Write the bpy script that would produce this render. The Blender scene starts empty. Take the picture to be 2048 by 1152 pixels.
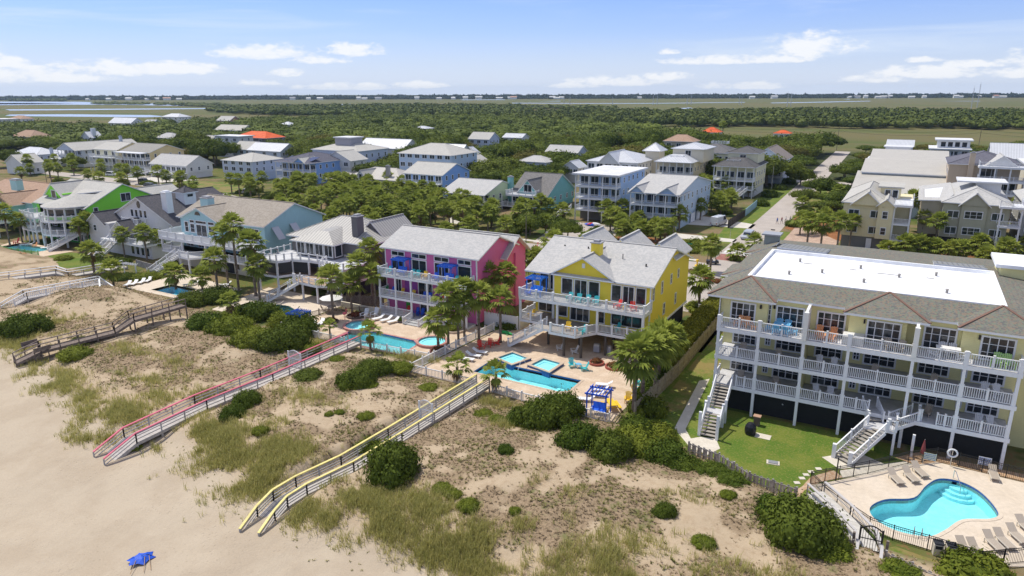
import bpy, math, random
import numpy as np
from mathutils import Vector, Matrix
from mathutils.geometry import tessellate_polygon
R = math.radians
random.seed(7)
# ------------------------------------------------------------------ camera, sky, sun, exposure
S = bpy.context.scene
C = S.collection
FPX = 1400.0; PITCH = math.atan(395 / FPX); YAW = R(29.5); ROLL = -0.0027; CAMZ = 32.0
cam_d = bpy.data.cameras.new("camera"); cam = bpy.data.objects.new("camera", cam_d); C.objects.link(cam)
cam_d.sensor_width = 36; cam_d.lens = 36 * FPX / 2048; cam_d.clip_start = 0.5; cam_d.clip_end = 40000
MCAM = Matrix.Translation((0, 0, CAMZ)) @ Matrix.Rotation(YAW, 4, 'Z') @ Matrix.Rotation(R(90) - PITCH, 4, 'X') @ Matrix.Rotation(ROLL, 4, 'Z')
cam.matrix_world = MCAM
S.camera = cam
S.view_settings.view_transform = 'Standard'; S.view_settings.look = 'None'
S.view_settings.exposure = 0.14; S.view_settings.gamma = 1
S.cycles.use_denoising = True
S.cycles.max_bounces = 6; S.cycles.diffuse_bounces = 3; S.cycles.glossy_bounces = 2
S.cycles.transparent_max_bounces = 12; S.cycles.volume_bounces = 0
S.cycles.sample_clamp_indirect = 4
SUN_AZ = math.atan2(0.13, -0.99); SUN_EL = R(62)          # direction towards the sun, from the +X axis
sd = bpy.data.lights.new("sun", 'SUN'); so = bpy.data.objects.new("sun", sd); C.objects.link(so)
sd.energy = 3.7; sd.angle = R(0.5); sd.color = (1.0, 0.94, 0.83)
sdir = Vector((math.cos(SUN_AZ) * math.cos(SUN_EL), math.sin(SUN_AZ) * math.cos(SUN_EL), math.sin(SUN_EL)))
so.rotation_euler = sdir.to_track_quat('Z', 'Y').to_euler(); so.location = (0, 0, 200)

class NT:
    """small helper to write node trees"""
    def __init__(s, tree): s.t = tree; s.n = tree.nodes; s.l = tree.links; s.n.clear()
    def add(s, typ, **kw):
        nd = s.n.new(typ)
        for k, v in kw.items():
            if k.startswith('i_'):
                key = k[2:]; key = int(key) if key.isdigit() else key.replace('_', ' ')
                s.put(v, nd.inputs[key])
            else: setattr(nd, k, v)
        return nd
    def put(s, v, sock):
        if isinstance(v, bpy.types.NodeSocket): s.l.new(v, sock)
        elif isinstance(v, bpy.types.Node): s.l.new(v.outputs[0], sock)
        else: sock.default_value = v
    def math(s, op, a, b=0.0, c=None, clamp=False):
        nd = s.n.new('ShaderNodeMath'); nd.operation = op; nd.use_clamp = clamp
        s.put(a, nd.inputs[0]); s.put(b, nd.inputs[1])
        if c is not None: s.put(c, nd.inputs[2])
        return nd.outputs[0]
    def noise(s, vec, scale, detail=3, rough=.5, dist=0.0):
        nd = s.n.new('ShaderNodeTexNoise'); s.put(vec, nd.inputs['Vector'])
        nd.inputs['Scale'].default_value = scale; nd.inputs['Detail'].default_value = detail
        nd.inputs['Roughness'].default_value = rough; nd.inputs['Distortion'].default_value = dist
        return nd.outputs[0]
    def ramp(s, fac, stops, interp='LINEAR'):
        nd = s.n.new('ShaderNodeValToRGB'); s.put(fac, nd.inputs[0]); cr = nd.color_ramp; cr.interpolation = interp
        while len(cr.elements) < len(stops): cr.elements.new(0.5)
        for e, (p, c) in zip(cr.elements, stops):
            e.position = p; e.color = (c, c, c, 1) if isinstance(c, (int, float)) else (*c, 1)
        return nd.outputs[0]
    def mix(s, fac, a, b, blend='MIX'):
        nd = s.n.new('ShaderNodeMix'); nd.data_type = 'RGBA'; nd.blend_type = blend
        s.put(fac, nd.inputs[0])
        s.put(a if not isinstance(a, tuple) or len(a) == 4 else (*a, 1), nd.inputs[6]); s.put(b if not isinstance(b, tuple) or len(b) == 4 else (*b, 1), nd.inputs[7])
        return nd.outputs[2]
    def smooth(s, x, lo, hi):
        nd = s.n.new('ShaderNodeMapRange'); nd.interpolation_type = 'SMOOTHSTEP'; s.put(x, nd.inputs[0])
        nd.inputs[1].default_value = lo; nd.inputs[2].default_value = hi
        return nd.outputs[0]
    def scaled(s, vec, sc, loc=(0, 0, 0), rot=(0, 0, 0)):
        nd = s.n.new('ShaderNodeMapping'); s.put(vec, nd.inputs[0]); nd.inputs['Scale'].default_value = sc
        nd.inputs['Location'].default_value = loc; nd.inputs['Rotation'].default_value = rot
        return nd.outputs[0]

# the sky: Nishita, with fair-weather clouds low over the horizon and thin cirrus above
wd = bpy.data.worlds.new("World"); S.world = wd; wd.use_nodes = True
k = NT(wd.node_tree)
sky = k.add('ShaderNodeTexSky', sky_type='NISHITA', sun_disc=False, sun_elevation=SUN_EL, sun_rotation=math.pi / 2 - SUN_AZ, altitude=0, air_density=1.0, dust_density=0.35, ozone_density=2.5)
tc = k.add('ShaderNodeTexCoord').outputs['Generated']
sep = k.add('ShaderNodeSeparateXYZ', i_0=tc)
zz = sep.outputs[2]
az = k.math('ARCTAN2', sep.outputs[1], sep.outputs[0])
ang = k.add('ShaderNodeCombineXYZ', i_0=az, i_1=zz, i_2=0.0).outputs[0]
def px_dir(px, py):
    d = MCAM.to_3x3() @ Vector(((px - 1024) / FPX, -(py - 576) / FPX, -1)); d.normalize()
    return math.atan2(d.y, d.x), d.z
warp = k.noise(k.scaled(ang, (26, 60, 1)), 1.0, 6, .62)
warp2 = k.noise(k.scaled(ang, (90, 170, 1), (3, 1, 0)), 1.0, 4, .6)
acc = None
for px, py, rx, ry in [(520, 108, 75, 17), (640, 122, 50, 10), (700, 103, 55, 15), (575, 149, 32, 8), (515, 168, 34, 6), (250, 142, 90, 15), (350, 140, 70, 13), (150, 158, 60, 9), (40, 152, 80, 17), (10, 130, 40, 12),
                       (1620, 102, 72, 24), (1560, 120, 60, 9), (1430, 124, 90, 9), (1340, 105, 22, 7), (1230, 166, 95, 11), (1150, 172, 60, 7), (1330, 156, 45, 9), (1490, 174, 70, 8), (1860, 148, 95, 12), (1750, 160, 50, 9), (1950, 130, 45, 8), (2040, 150, 40, 9),
                       (720, 176, 100, 7), (830, 172, 60, 7), (1850, 122, 25, 5), (2120, 120, 60, 20), (-80, 110, 60, 18), (1450, 35, 1, 1)]:
    a0, z0 = px_dir(px, py)
    dx = k.math('MULTIPLY', k.math('SUBTRACT', az, a0), FPX / rx)
    # flat bases: the lower half is squeezed
    dz = k.math('SUBTRACT', zz, z0)
    dzp = k.math('MULTIPLY', k.math('MAXIMUM', dz, 0.0), FPX / (ry * 1.25))
    dzn = k.math('MULTIPLY', k.math('MINIMUM', dz, 0.0), FPX / (ry * .55))
    dd = k.math('ADD', k.math('MULTIPLY', dx, dx), k.math('ADD', k.math('MULTIPLY', dzp, dzp), k.math('MULTIPLY', dzn, dzn)))
    b = k.math('SUBTRACT', 1.0, dd)
    acc = b if acc is None else k.math('MAXIMUM', acc, b)
acc = k.math('MAXIMUM', acc, -2.0)
dens = k.math('ADD', acc, k.math('ADD', k.math('MULTIPLY', k.math('SUBTRACT', warp, .5), 5.0), k.math('MULTIPLY', k.math('SUBTRACT', warp2, .5), 1.6)))
cum = k.smooth(dens, -0.45, .95)
cir = k.noise(k.scaled(ang, (3.2, 34, 1), (1.7, .4, 0), (0, 0, .06)), 1.0, 5, .55, .6)
cir2 = k.noise(k.scaled(ang, (2.0, 9, 1), (5.2, 2.4, 0)), 1.0, 2, .5)
cirf = k.math('MULTIPLY', k.math('MULTIPLY', k.smooth(cir, .46, .74), k.smooth(cir2, .38, .58)), .55)
veil = k.math('MULTIPLY', k.ramp(zz, [(0.0, .85), (.03, .62), (.075, .25), (.14, .05), (1.0, 0.0)]), 1.0)
skyc = k.mix(1.0, sky.outputs[0], (0.60, 0.76, 1.28), 'MULTIPLY')
c1 = k.mix(veil, skyc, (6.3, 6.9, 8.1)); c1 = k.mix(k.ramp(zz, [(0.0, 0.0), (.16, 0.0), (.34, .50), (1.0, .45)]), c1, (5.6, 5.5, 5.3))  # sky whitened high above the view, added to raise and neutralise ambient light
c2 = k.mix(cirf, c1, (6.2, 7.0, 8.2))
c3 = k.mix(k.math('MULTIPLY', cum, .86), c2, (8.0, 8.1, 8.3))
bg = k.add('ShaderNodeBackground', i_0=c3, i_1=0.112)
k.add('ShaderNodeOutputWorld', i_0=bg.outputs[0])

# ------------------------------------------------------------------ placing helpers
def ray(px, py):
    return MCAM.to_3x3() @ Vector(((px - 1024) / FPX, -(py - 576) / FPX, -1))
def at(px, py, z=0.0):
    d = ray(px, py); t = (z - CAMZ) / d.z
    return (d.x * t, d.y * t)

# ------------------------------------------------------------------ ground height
def vnoise(x, y, s, seed):
    """value noise, numpy"""
    x = np.asarray(x, float) / s + seed * 17.3; y = np.asarray(y, float) / s + seed * 9.1
    xi = np.floor(x); yi = np.floor(y); fx = x - xi; fy = y - yi
    fx = fx * fx * (3 - 2 * fx); fy = fy * fy * (3 - 2 * fy)
    def h(a, b):
        t = np.sin(a * 127.1 + b * 311.7 + seed) * 43758.5453
        return t - np.floor(t)
    return (h(xi, yi) * (1 - fx) + h(xi + 1, yi) * fx) * (1 - fy) + (h(xi, yi + 1) * (1 - fx) + h(xi + 1, yi + 1) * fx) * fy
def sstep(x, a, b):
    t = np.clip((np.asarray(x, float) - a) / (b - a), 0, 1); return t * t * (3 - 2 * t)
EDGE_U = [-300, -190, -101, -92, -76, -65, -59, -51, -47, -41, -36, -32, -28, -25, -10, 10, 60]
EDGE_V = [60, 52, 42, 41, 36.7, 34.6, 36.8, 35.2, 33.6, 32.9, 31.5, 32.6, 33.3, 32.6, 31, 30, 30]
LOT_U = [-300, -170, -150, -130, -112, -95, -70, -62, -48.5, -48.4, -33, -20, -13, -5.5, -3, 0, 3, 60]
LOT_V = [76, 76, 74, 70, 68, 66, 64, 64, 64, 61, 60.5, 62, 58.5, 55.5, 54, 52, 51, 50]
PITS = []          # (u0,u1,v0,v1) zones under paved pool decks where the ground sheet drops
def inpoly(x, y, poly):
    x = np.asarray(x, float); y = np.asarray(y, float); r = np.zeros(x.shape, bool); n = len(poly)
    for i in range(n):
        x0, y0 = poly[i]; x1, y1 = poly[(i + 1) % n]
        if y0 == y1: continue
        c = ((y0 > y) != (y1 > y)) & (x < (x1 - x0) * (y - y0) / (y1 - y0) + x0); r ^= c
    return r
def T(x, y):
    x = np.asarray(x, float); y = np.asarray(y, float)
    e = np.interp(x, EDGE_U, EDGE_V) + (vnoise(x, y, 5, 3) - .5) * 2.5
    lot = np.interp(x, LOT_U, LOT_V)
    s = sstep(y, e - 1.5, e + 5.0) * (1 - sstep(y, lot - 4.5, lot - .3))
    beach = -1.5 + 1.2 * sstep(y, e - 16, e) + 0.3 * sstep(y, e - 1, e + 5)
    hill = .25 + 1.5 * vnoise(x, y, 15, 1) ** 1.3 + .55 * (vnoise(x, y, 4.5, 2) - .4) + .22 * (vnoise(x, y, 1.6, 5) - .5)
    hill = hill + 1.3 * np.exp(-(((x + 78) / 13) ** 2 + ((y - 55) / 6) ** 2)) + .9 * np.exp(-(((x + 22) / 9) ** 2 + ((y - 50) / 6) ** 2)) + .7 * np.exp(-(((x + 105) / 10) ** 2 + ((y - 58) / 6) ** 2))
    ripple = .03 * (vnoise(x, y, 1.1, 8) - .5) + .14 * (vnoise(x, y, 7, 9) - .5)
    for cx, hw, top in ((np.interp(y, [31, 42, 62], [-61, -60.7, -59.8]), 2.5, .42), (np.interp(y, [30, 36, 40, 58], [-40.2, -40.3, -39, -38]), 2.3, .36)):
        w = 1 - sstep(np.abs(x - cx), hw - 1.4, hw); s = s * 1.0; hill = np.where(w > 0, hill * (1 - w) + np.minimum(hill, top + 1.2 - 1.5 + .25) * w, hill)
    far = sstep(y, lot - 1, lot + 1)
    z = np.where(far > .5, 0.0, beach + ripple + s * hill)
    z = z * (1 - far)
    for poly in PITS: z = np.where(inpoly(x, y, poly), -2.4, z)
    return z
def Tz(x, y): return float(T(np.array([x]), np.array([y]))[0])
def atg(px, py):
    """ground point under a pixel, following the terrain"""
    z = 0.0
    for _ in range(8):
        u, v = at(px, py, z); z = .5 * z + .5 * max(Tz(u, v), -1.6)
    return u, v, max(Tz(u, v), -1.6)

# ------------------------------------------------------------------ mesh builder
class MB:
    def __init__(s): s.v = []; s.f = []; s.m = []
    def poly(s, pts, m=0):
        b = len(s.v); s.v += [tuple(p) for p in pts]; s.f.append(tuple(range(b, b + len(pts)))); s.m.append(m); return s
    def box(s, x0, x1, y0, y1, z0, z1, m=0, top=None):
        b = len(s.v)
        s.v += [(x0, y0, z0), (x1, y0, z0), (x1, y1, z0), (x0, y1, z0), (x0, y0, z1), (x1, y0, z1), (x1, y1, z1), (x0, y1, z1)]
        for i, q in enumerate([(0, 3, 2, 1), (4, 5, 6, 7), (0, 1, 5, 4), (1, 2, 6, 5), (2, 3, 7, 6), (3, 0, 4, 7)]):
            s.f.append(tuple(b + j for j in q)); s.m.append(top if (i == 1 and top is not None) else m)
        return s
    def prism(s, pts, z0, z1, m=0, top=None):
        """vertical prism over a ccw polygon of (x,y); z0,z1 scalars"""
        n = len(pts); b = len(s.v)
        s.v += [(p[0], p[1], z0) for p in pts] + [(p[0], p[1], z1) for p in pts]
        s.f.append(tuple(b + i for i in reversed(range(n)))); s.m.append(m)
        s.f.append(tuple(b + n + i for i in range(n))); s.m.append(m if top is None else top)
        for i in range(n):
            j = (i + 1) % n; s.f.append((b + i, b + j, b + n + j, b + n + i)); s.m.append(m)
        return s
    def slab(s, pts, t, m=0, side=1):
        """sloped polygon (3d, ccw from above) with vertical thickness t under it"""
        n = len(pts); b = len(s.v)
        s.v += [tuple(p) for p in pts] + [(p[0], p[1], p[2] - t) for p in pts]
        s.f.append(tuple(b + i for i in range(n))); s.m.append(m)
        s.f.append(tuple(b + n + i for i in reversed(range(n)))); s.m.append(side)
        for i in range(n):
            j = (i + 1) % n; s.f.append((b + i, b + n + i, b + n + j, b + j)); s.m.append(side)
        return s
    def extr(s, pts, axis, a0, a1, m=0):
        """profile pts (p,z) extruded along axis 'x' (p=y) or 'y' (p=x)"""
        n = len(pts); b = len(s.v)
        for a in (a0, a1):
            s.v += [((a, p, z) if axis == 'x' else (p, a, z)) for p, z in pts]
        s.f.append(tuple(b + i for i in range(n))); s.m.append(m)
        s.f.append(tuple(b + n + i for i in reversed(range(n)))); s.m.append(m)
        for i in range(n):
            j = (i + 1) % n; s.f.append((b + i, b + n + i, b + n + j, b + j)); s.m.append(m)
        return s
    def bar(s, p, q, w, h=None, m=0):
        p = Vector(p); q = Vector(q); h = w if h is None else h
        d = q - p
        if d.length < 1e-6: return s
        d.normalize()
        side = Vector((0, 0, 1)).cross(d)
        if side.length < 1e-3: side = Vector((1, 0, 0))
        side.normalize(); up = d.cross(side)
        a = side * w / 2; c = up * h / 2; b = len(s.v)
        for o in (p, q):
            for t in (-a - c, a - c, a + c, -a + c): s.v.append(tuple(o + t))
        for qd in [(0, 3, 2, 1), (4, 5, 6, 7), (0, 1, 5, 4), (1, 2, 6, 5), (2, 3, 7, 6), (3, 0, 4, 7)]:
            s.f.append(tuple(b + j for j in qd)); s.m.append(m)
        return s
    def cyl(s, p, q, r0, r1=None, n=8, m=0, cap=True):
        r1 = r0 if r1 is None else r1
        p = Vector(p); q = Vector(q); d = (q - p).normalized()
        a = d.orthogonal().normalized(); c = d.cross(a); b = len(s.v)
        for o, r in ((p, r0), (q, r1)):
            for i in range(n):
                t = 2 * math.pi * i / n; s.v.append(tuple(o + (a * math.cos(t) + c * math.sin(t)) * r))
        for i in range(n):
            j = (i + 1) % n; s.f.append((b + i, b + j, b + n + j, b + n + i)); s.m.append(m)
        if cap:
            s.f.append(tuple(b + i for i in reversed(range(n)))); s.m.append(m)
            s.f.append(tuple(b + n + i for i in range(n))); s.m.append(m)
        return s
    def lathe(s, prof, c=(0, 0, 0), n=16, m=0):
        b = len(s.v)
        for r, z in prof:
            for i in range(n):
                t = 2 * math.pi * i / n; s.v.append((c[0] + r * math.cos(t), c[1] + r * math.sin(t), c[2] + z))
        for k_ in range(len(prof) - 1):
            for i in range(n):
                j = (i + 1) % n; s.f.append((b + k_ * n + i, b + k_ * n + j, b + (k_ + 1) * n + j, b + (k_ + 1) * n + i)); s.m.append(m)
        return s
    def xf(s, M, start=0):
        for i in range(start, len(s.v)): s.v[i] = tuple(M @ Vector(s.v[i]))
        return s
    def mesh(s, name, mats, smooth=False):
        me = bpy.data.meshes.new(name); me.from_pydata(s.v, [], s.f)
        for mm in (mats if isinstance(mats, (list, tuple)) else [mats]): me.materials.append(mm)
        me.polygons.foreach_set('material_index', s.m)
        if smooth: me.polygons.foreach_set('use_smooth', [True] * len(s.f))
        me.update(); return me
    def build(s, name, mats, parent=None, smooth=False, **tags):
        return link(name, s.mesh(name, mats, smooth), parent, **tags)
def link(name, data, parent=None, loc=None, rz=None, label=None, cat=None, group=None, kind=None, sc=None):
    o = bpy.data.objects.new(name, data); C.objects.link(o)
    if parent is not None: o.parent = parent
    if loc is not None: o.location = loc
    if rz is not None: o.rotation_euler = (0, 0, rz)
    if sc is not None: o.scale = sc if isinstance(sc, tuple) else (sc, sc, sc)
    for a, b in (('label', label), ('category', cat), ('group', group), ('kind', kind)):
        if b is not None: o[a] = b
    return o
def thing(name, label, cat, loc=(0, 0, 0), rz=0.0, group=None, sc=None):
    return link(name, None, None, loc, rz, label, cat, group, None, sc)
def dup(root, loc, rz=None, label=None, group=None, sc=None):
    r = root.copy(); C.objects.link(r); r.location = loc
    if rz is not None: r.rotation_euler = (0, 0, rz)
    if sc is not None: r.scale = sc if isinstance(sc, tuple) else (sc, sc, sc)
    if label: r['label'] = label
    if group: r['group'] = group
    for ch in list(KIDS.get(root.name, ())):
        c = ch.copy(); C.objects.link(c); c.parent = r
        for g in list(KIDS.get(ch.name, ())):
            d = g.copy(); C.objects.link(d); d.parent = c
    return r
KIDS = {}
def kids(root):
    """remember a thing's parts and sub-parts before it is copied"""
    KIDS[root.name] = list(root.children)
    for ch in root.children: KIDS[ch.name] = list(ch.children)
    return root
def npmesh(name, V, F, mats, cols=None, smooth=False):
    """fast mesh from numpy arrays; F is (n,3) or (n,4)"""
    me = bpy.data.meshes.new(name); V = np.asarray(V, np.float32); F = np.asarray(F, np.int32)
    kk = F.shape[1]
    me.vertices.add(len(V)); me.vertices.foreach_set('co', V.ravel())
    me.loops.add(F.size); me.loops.foreach_set('vertex_index', F.ravel())
    me.polygons.add(len(F)); me.polygons.foreach_set('loop_start', np.arange(0, F.size, kk, dtype=np.int32))
    if smooth: me.polygons.foreach_set('use_smooth', np.ones(len(F), bool))
    for mm in (mats if isinstance(mats, (list, tuple)) else [mats]): me.materials.append(mm)
    me.update(calc_edges=True)
    if cols is not None:
        for nm, arr in cols.items():
            at_ = me.attributes.new(nm, 'FLOAT', 'POINT'); at_.data.foreach_set('value', np.asarray(arr, np.float32))
    return me
# ------------------------------------------------------------------ materials
_M = {}
def newmat(name):
    m = bpy.data.materials.new(name); m.use_nodes = True; kk = NT(m.node_tree)
    out = kk.add('ShaderNodeOutputMaterial'); b = kk.add('ShaderNodeBsdfPrincipled'); kk.l.new(b.outputs[0], out.inputs[0])
    pos = kk.add('ShaderNodeNewGeometry').outputs['Position']
    return m, kk, b, pos
def bump(kk, b, h, strength=.3, dist=.02):
    n = kk.add('ShaderNodeBump'); n.inputs['Strength'].default_value = strength; n.inputs['Distance'].default_value = dist
    kk.put(h, n.inputs['Height']); kk.l.new(n.outputs[0], b.inputs['Normal'])
def paint(col, rough=.55, siding=0.0, var=.10, name=None, metal=0.0, spec=.4):
    key = ('paint', col, rough, siding, var, metal)
    if key in _M: return _M[key]
    m, kk, b, pos = newmat(name or 'painted_surface')
    n = kk.noise(pos, .55, 4, .6); n2 = kk.noise(kk.scaled(pos, (3, 3, .5)), 1.3, 3, .6)
    f = kk.math('ADD', kk.math('MULTIPLY', kk.math('SUBTRACT', n, .5), var * 1.6), kk.math('MULTIPLY', kk.math('SUBTRACT', n2, .5), var * 1.6))
    f = kk.math('ADD', f, 1.0)
    if siding:
        z = kk.add('ShaderNodeSeparateXYZ', i_0=pos).outputs[2]
        fr = kk.math('FRACT', kk.math('DIVIDE', z, siding))
        lap = kk.smooth(fr, 0.0, .12)
        f = kk.math('MULTIPLY', f, kk.math('ADD', kk.math('MULTIPLY', lap, .22), .78))
        bump(kk, b, kk.math('MULTIPLY', fr, -1.0), .5, .02)
    c = kk.mix(1.0, (*col, 1), (1, 1, 1, 1), 'MULTIPLY')
    mul = kk.add('ShaderNodeVectorMath', operation='SCALE'); kk.put(c, mul.inputs[0]); kk.put(f, mul.inputs[3])
    kk.l.new(mul.outputs[0], b.inputs['Base Color'])
    b.inputs['Roughness'].default_value = rough; b.inputs['Metallic'].default_value = metal
    b.inputs['Specular IOR Level'].default_value = spec
    _M[key] = m; return m
def shingle(col, col2=None, name='shingle_roof', row=.16, mix=.5, vs_=3.6, c3=None):
    key = ('sh', col, col2, row)
    if key in _M: return _M[key]
    m, kk, b, pos = newmat(name)
    v = kk.add('ShaderNodeTexVoronoi'); v.inputs['Scale'].default_value = 1.0
    kk.put(kk.scaled(pos, (vs_, vs_, vs_ * 2)), v.inputs['Vector'])
    n = kk.noise(pos, .5, 5, .65); nb = kk.noise(kk.scaled(pos, (4, 4, 10)), 1.2, 3, .6)
    col2 = col2 or tuple(c * .78 for c in col)
    vs = kk.add('ShaderNodeSeparateColor', i_0=v.outputs['Color']).outputs[0]
    c = kk.mix(kk.smooth(vs, .25, .75), (*col, 1), (*col2, 1))
    if c3:
        v2 = kk.add('ShaderNodeSeparateColor', i_0=v.outputs['Color']); c = kk.mix(kk.math('GREATER_THAN', v2.outputs[1], .66), c, (*c3, 1)); c = kk.mix(kk.math('GREATER_THAN', v2.outputs[2], .80), c, (.17, .20, .15, 1))
    fr = kk.math('FRACT', kk.math('DIVIDE', kk.add('ShaderNodeSeparateXYZ', i_0=pos).outputs[2], row * .36))
    f = kk.math('ADD', .80, kk.math('ADD', kk.math('MULTIPLY', n, .22), kk.math('MULTIPLY', nb, .14)))
    f = kk.math('MULTIPLY', f, kk.math('ADD', .9, kk.math('MULTIPLY', kk.smooth(fr, 0, .3), .12)))
    mul = kk.add('ShaderNodeVectorMath', operation='SCALE'); kk.put(c, mul.inputs[0]); kk.put(f, mul.inputs[3])
    kk.l.new(mul.outputs[0], b.inputs['Base Color']); b.inputs['Roughness'].default_value = .9
    b.inputs['Specular IOR Level'].default_value = .2
    bump(kk, b, v.outputs['Distance'], .35, .03)
    _M[key] = m; return m
def seam_metal(col, axis='x', pitch=.42, name='metal_roof', rough=.42):
    key = ('sm', col, axis, pitch)
    if key in _M: return _M[key]
    m, kk, b, pos = newmat(name)
    sp = kk.add('ShaderNodeSeparateXYZ', i_0=pos)
    if axis == 'auto':   # seams run down the slope: along whichever way the face leans
        nr = kk.add('ShaderNodeSeparateXYZ', i_0=kk.add('ShaderNodeNewGeometry').outputs['True Normal'])
        sel = kk.math('GREATER_THAN', kk.math('ABSOLUTE', nr.outputs[0]), kk.math('ABSOLUTE', nr.outputs[1]))
        cx = kk.math('ADD', kk.math('MULTIPLY', sp.outputs[1], sel), kk.math('MULTIPLY', sp.outputs[0], kk.math('SUBTRACT', 1.0, sel)))
    else: cx = sp.outputs[0 if axis == 'x' else 1]
    fr = kk.math('FRACT', kk.math('DIVIDE', cx, pitch)); st = kk.smooth(kk.math('ABSOLUTE', kk.math('SUBTRACT', fr, .5)),   .32, .44)
    n = kk.noise(pos, .4, 4, .6)
    f = kk.math('ADD', .86, kk.math('MULTIPLY', n, .26)); f = kk.math('MULTIPLY', f, kk.math('SUBTRACT', 1.0, kk.math('MULTIPLY', st, .48)))
    mul = kk.add('ShaderNodeVectorMath', operation='SCALE'); mul.inputs[0].default_value = col; kk.put(f, mul.inputs[3])
    kk.l.new(mul.outputs[0], b.inputs['Base Color']); b.inputs['Roughness'].default_value = rough
    bump(kk, b, st, .6, .04); _M[key] = m; return m
def glassm(col=(.018, .026, .036), name='window_glass'):
    key = ('gl', col)
    if key in _M: return _M[key]
    m, kk, b, pos = newmat(name)
    n = kk.noise(kk.scaled(pos, (.9, .9, .5)), 1.0, 2, .5)
    c = kk.mix(kk.smooth(n, .58, .72), (*col, 1), (.12, .14, .15, 1))
    kk.l.new(c, b.inputs['Base Color']); b.inputs['Roughness'].default_value = .06; b.inputs['Specular IOR Level'].default_value = .7
    _M[key] = m; return m
def planks(col, axis='y', w=.14, name='wood_decking', var=.35):
    key = ('pl', col, axis, w)
    if key in _M: return _M[key]
    m, kk, b, pos = newmat(name)
    sp = kk.add('ShaderNodeSeparateXYZ', i_0=pos); a = sp.outputs[0 if axis == 'x' else 1]
    q = kk.math('DIVIDE', a, w); cell = kk.math('FLOOR', q); fr = kk.math('FRACT', q)
    wn = kk.add('ShaderNodeTexWhiteNoise'); wn.noise_dimensions = '1D'; kk.put(cell, wn.inputs['W'])
    n = kk.noise(kk.scaled(pos, (5, 5, 5)), 1.0, 4, .7); n2 = kk.noise(pos, .35, 3)
    f = kk.math('ADD', 1 - var, kk.math('ADD', kk.math('MULTIPLY', wn.outputs[0], var * .6), kk.math('MULTIPLY', kk.math('ADD', n, n2), var * .75)))
    f = kk.math('MULTIPLY', f, kk.math('ADD', .55, kk.math('MULTIPLY', kk.smooth(fr, 0, .1), .45)))
    mul = kk.add('ShaderNodeVectorMath', operation='SCALE'); mul.inputs[0].default_value = col; kk.put(f, mul.inputs[3])
    kk.l.new(mul.outputs[0], b.inputs['Base Color']); b.inputs['Roughness'].default_value = .8
    _M[key] = m; return m
def mottled(c1, c2, scale=1.0, rough=.9, name='ground_surface', c3=None, lo=.4, hi=.62, bmp=.3, fine=6.0):
    key = ('mo', c1, c2, scale, name, c3)
    if key in _M: return _M[key]
    m, kk, b, pos = newmat(name)
    n = kk.noise(pos, scale, 5, .65); n2 = kk.noise(kk.scaled(pos, (1, 1, 1), (31, 7, 0)), scale * fine, 4, .7)
    c = kk.mix(kk.smooth(n, lo, hi), (*c1, 1), (*c2, 1))
    if c3: c = kk.mix(kk.smooth(n2, .5, .68), c, (*c3, 1))
    f = kk.math('ADD', .78, kk.math('MULTIPLY', n2, .44))
    mul = kk.add('ShaderNodeVectorMath', operation='SCALE'); kk.put(c, mul.inputs[0]); kk.put(f, mul.inputs[3])
    kk.l.new(mul.outputs[0], b.inputs['Base Color']); b.inputs['Roughness'].default_value = rough; b.inputs['Specular IOR Level'].default_value = .2
    bump(kk, b, n2, bmp, .05); _M[key] = m; return m
def stone_tiles(c1, c2, c3, size=.6, name='stone_paving', joint=.35):
    key = ('st', c1, size)
    if key in _M: return _M[key]
    m, kk, b, pos = newmat(name)
    br = kk.add('ShaderNodeTexBrick'); kk.put(pos, br.inputs['Vector']); br.inputs['Scale'].default_value = 1
    br.inputs['Brick Width'].default_value = size; br.inputs['Row Height'].default_value = size * .66; br.inputs['Mortar Size'].default_value = .008
    br.inputs['Color1'].default_value = (*c1, 1); br.inputs['Color2'].default_value = (*c2, 1); br.inputs['Mortar'].default_value = (*tuple(x * joint for x in c1), 1)
    n = kk.noise(pos, .8, 5, .7); n2 = kk.noise(pos, 3.1, 3, .7)
    c = kk.mix(kk.smooth(n, .42, .66), br.outputs[0], (*c3, 1)); c = kk.mix(kk.math('MULTIPLY', kk.smooth(n2, .5, .75), .5), c, (*tuple(x * .72 for x in c1), 1))
    kk.l.new(c, b.inputs['Base Color']); b.inputs['Roughness'].default_value = .8; _M[key] = m; return m
def leafm(dark, light, name='foliage', trans=.25):
    key = ('lf', dark, light)
    if key in _M: return _M[key]
    m, kk, b, pos = newmat(name)
    a = kk.add('ShaderNodeAttribute', attribute_name='tint').outputs['Fac']
    oi = kk.add('ShaderNodeObjectInfo').outputs['Random']
    t = kk.math('ADD', kk.math('MULTIPLY', a, .8), kk.math('MULTIPLY', oi, .2))
    c = kk.mix(t, (*dark, 1), (*light, 1))
    c = kk.mix(kk.math('MULTIPLY', oi, .14), c, (.22, .19, .040, 1))
    kk.l.new(c, b.inputs['Base Color']); b.inputs['Roughness'].default_value = .65; b.inputs['Specular IOR Level'].default_value = .08
    if trans:
        tr = kk.add('ShaderNodeBsdfTranslucent'); kk.l.new(c, tr.inputs[0])
        mx = kk.add('ShaderNodeMixShader', i_0=trans); kk.l.new(b.outputs[0], mx.inputs[1]); kk.l.new(tr.outputs[0], mx.inputs[2])
        out = [n for n in kk.n if n.type == 'OUTPUT_MATERIAL'][0]; kk.l.new(mx.outputs[0], out.inputs[0])
    _M[key] = m; return m
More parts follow.
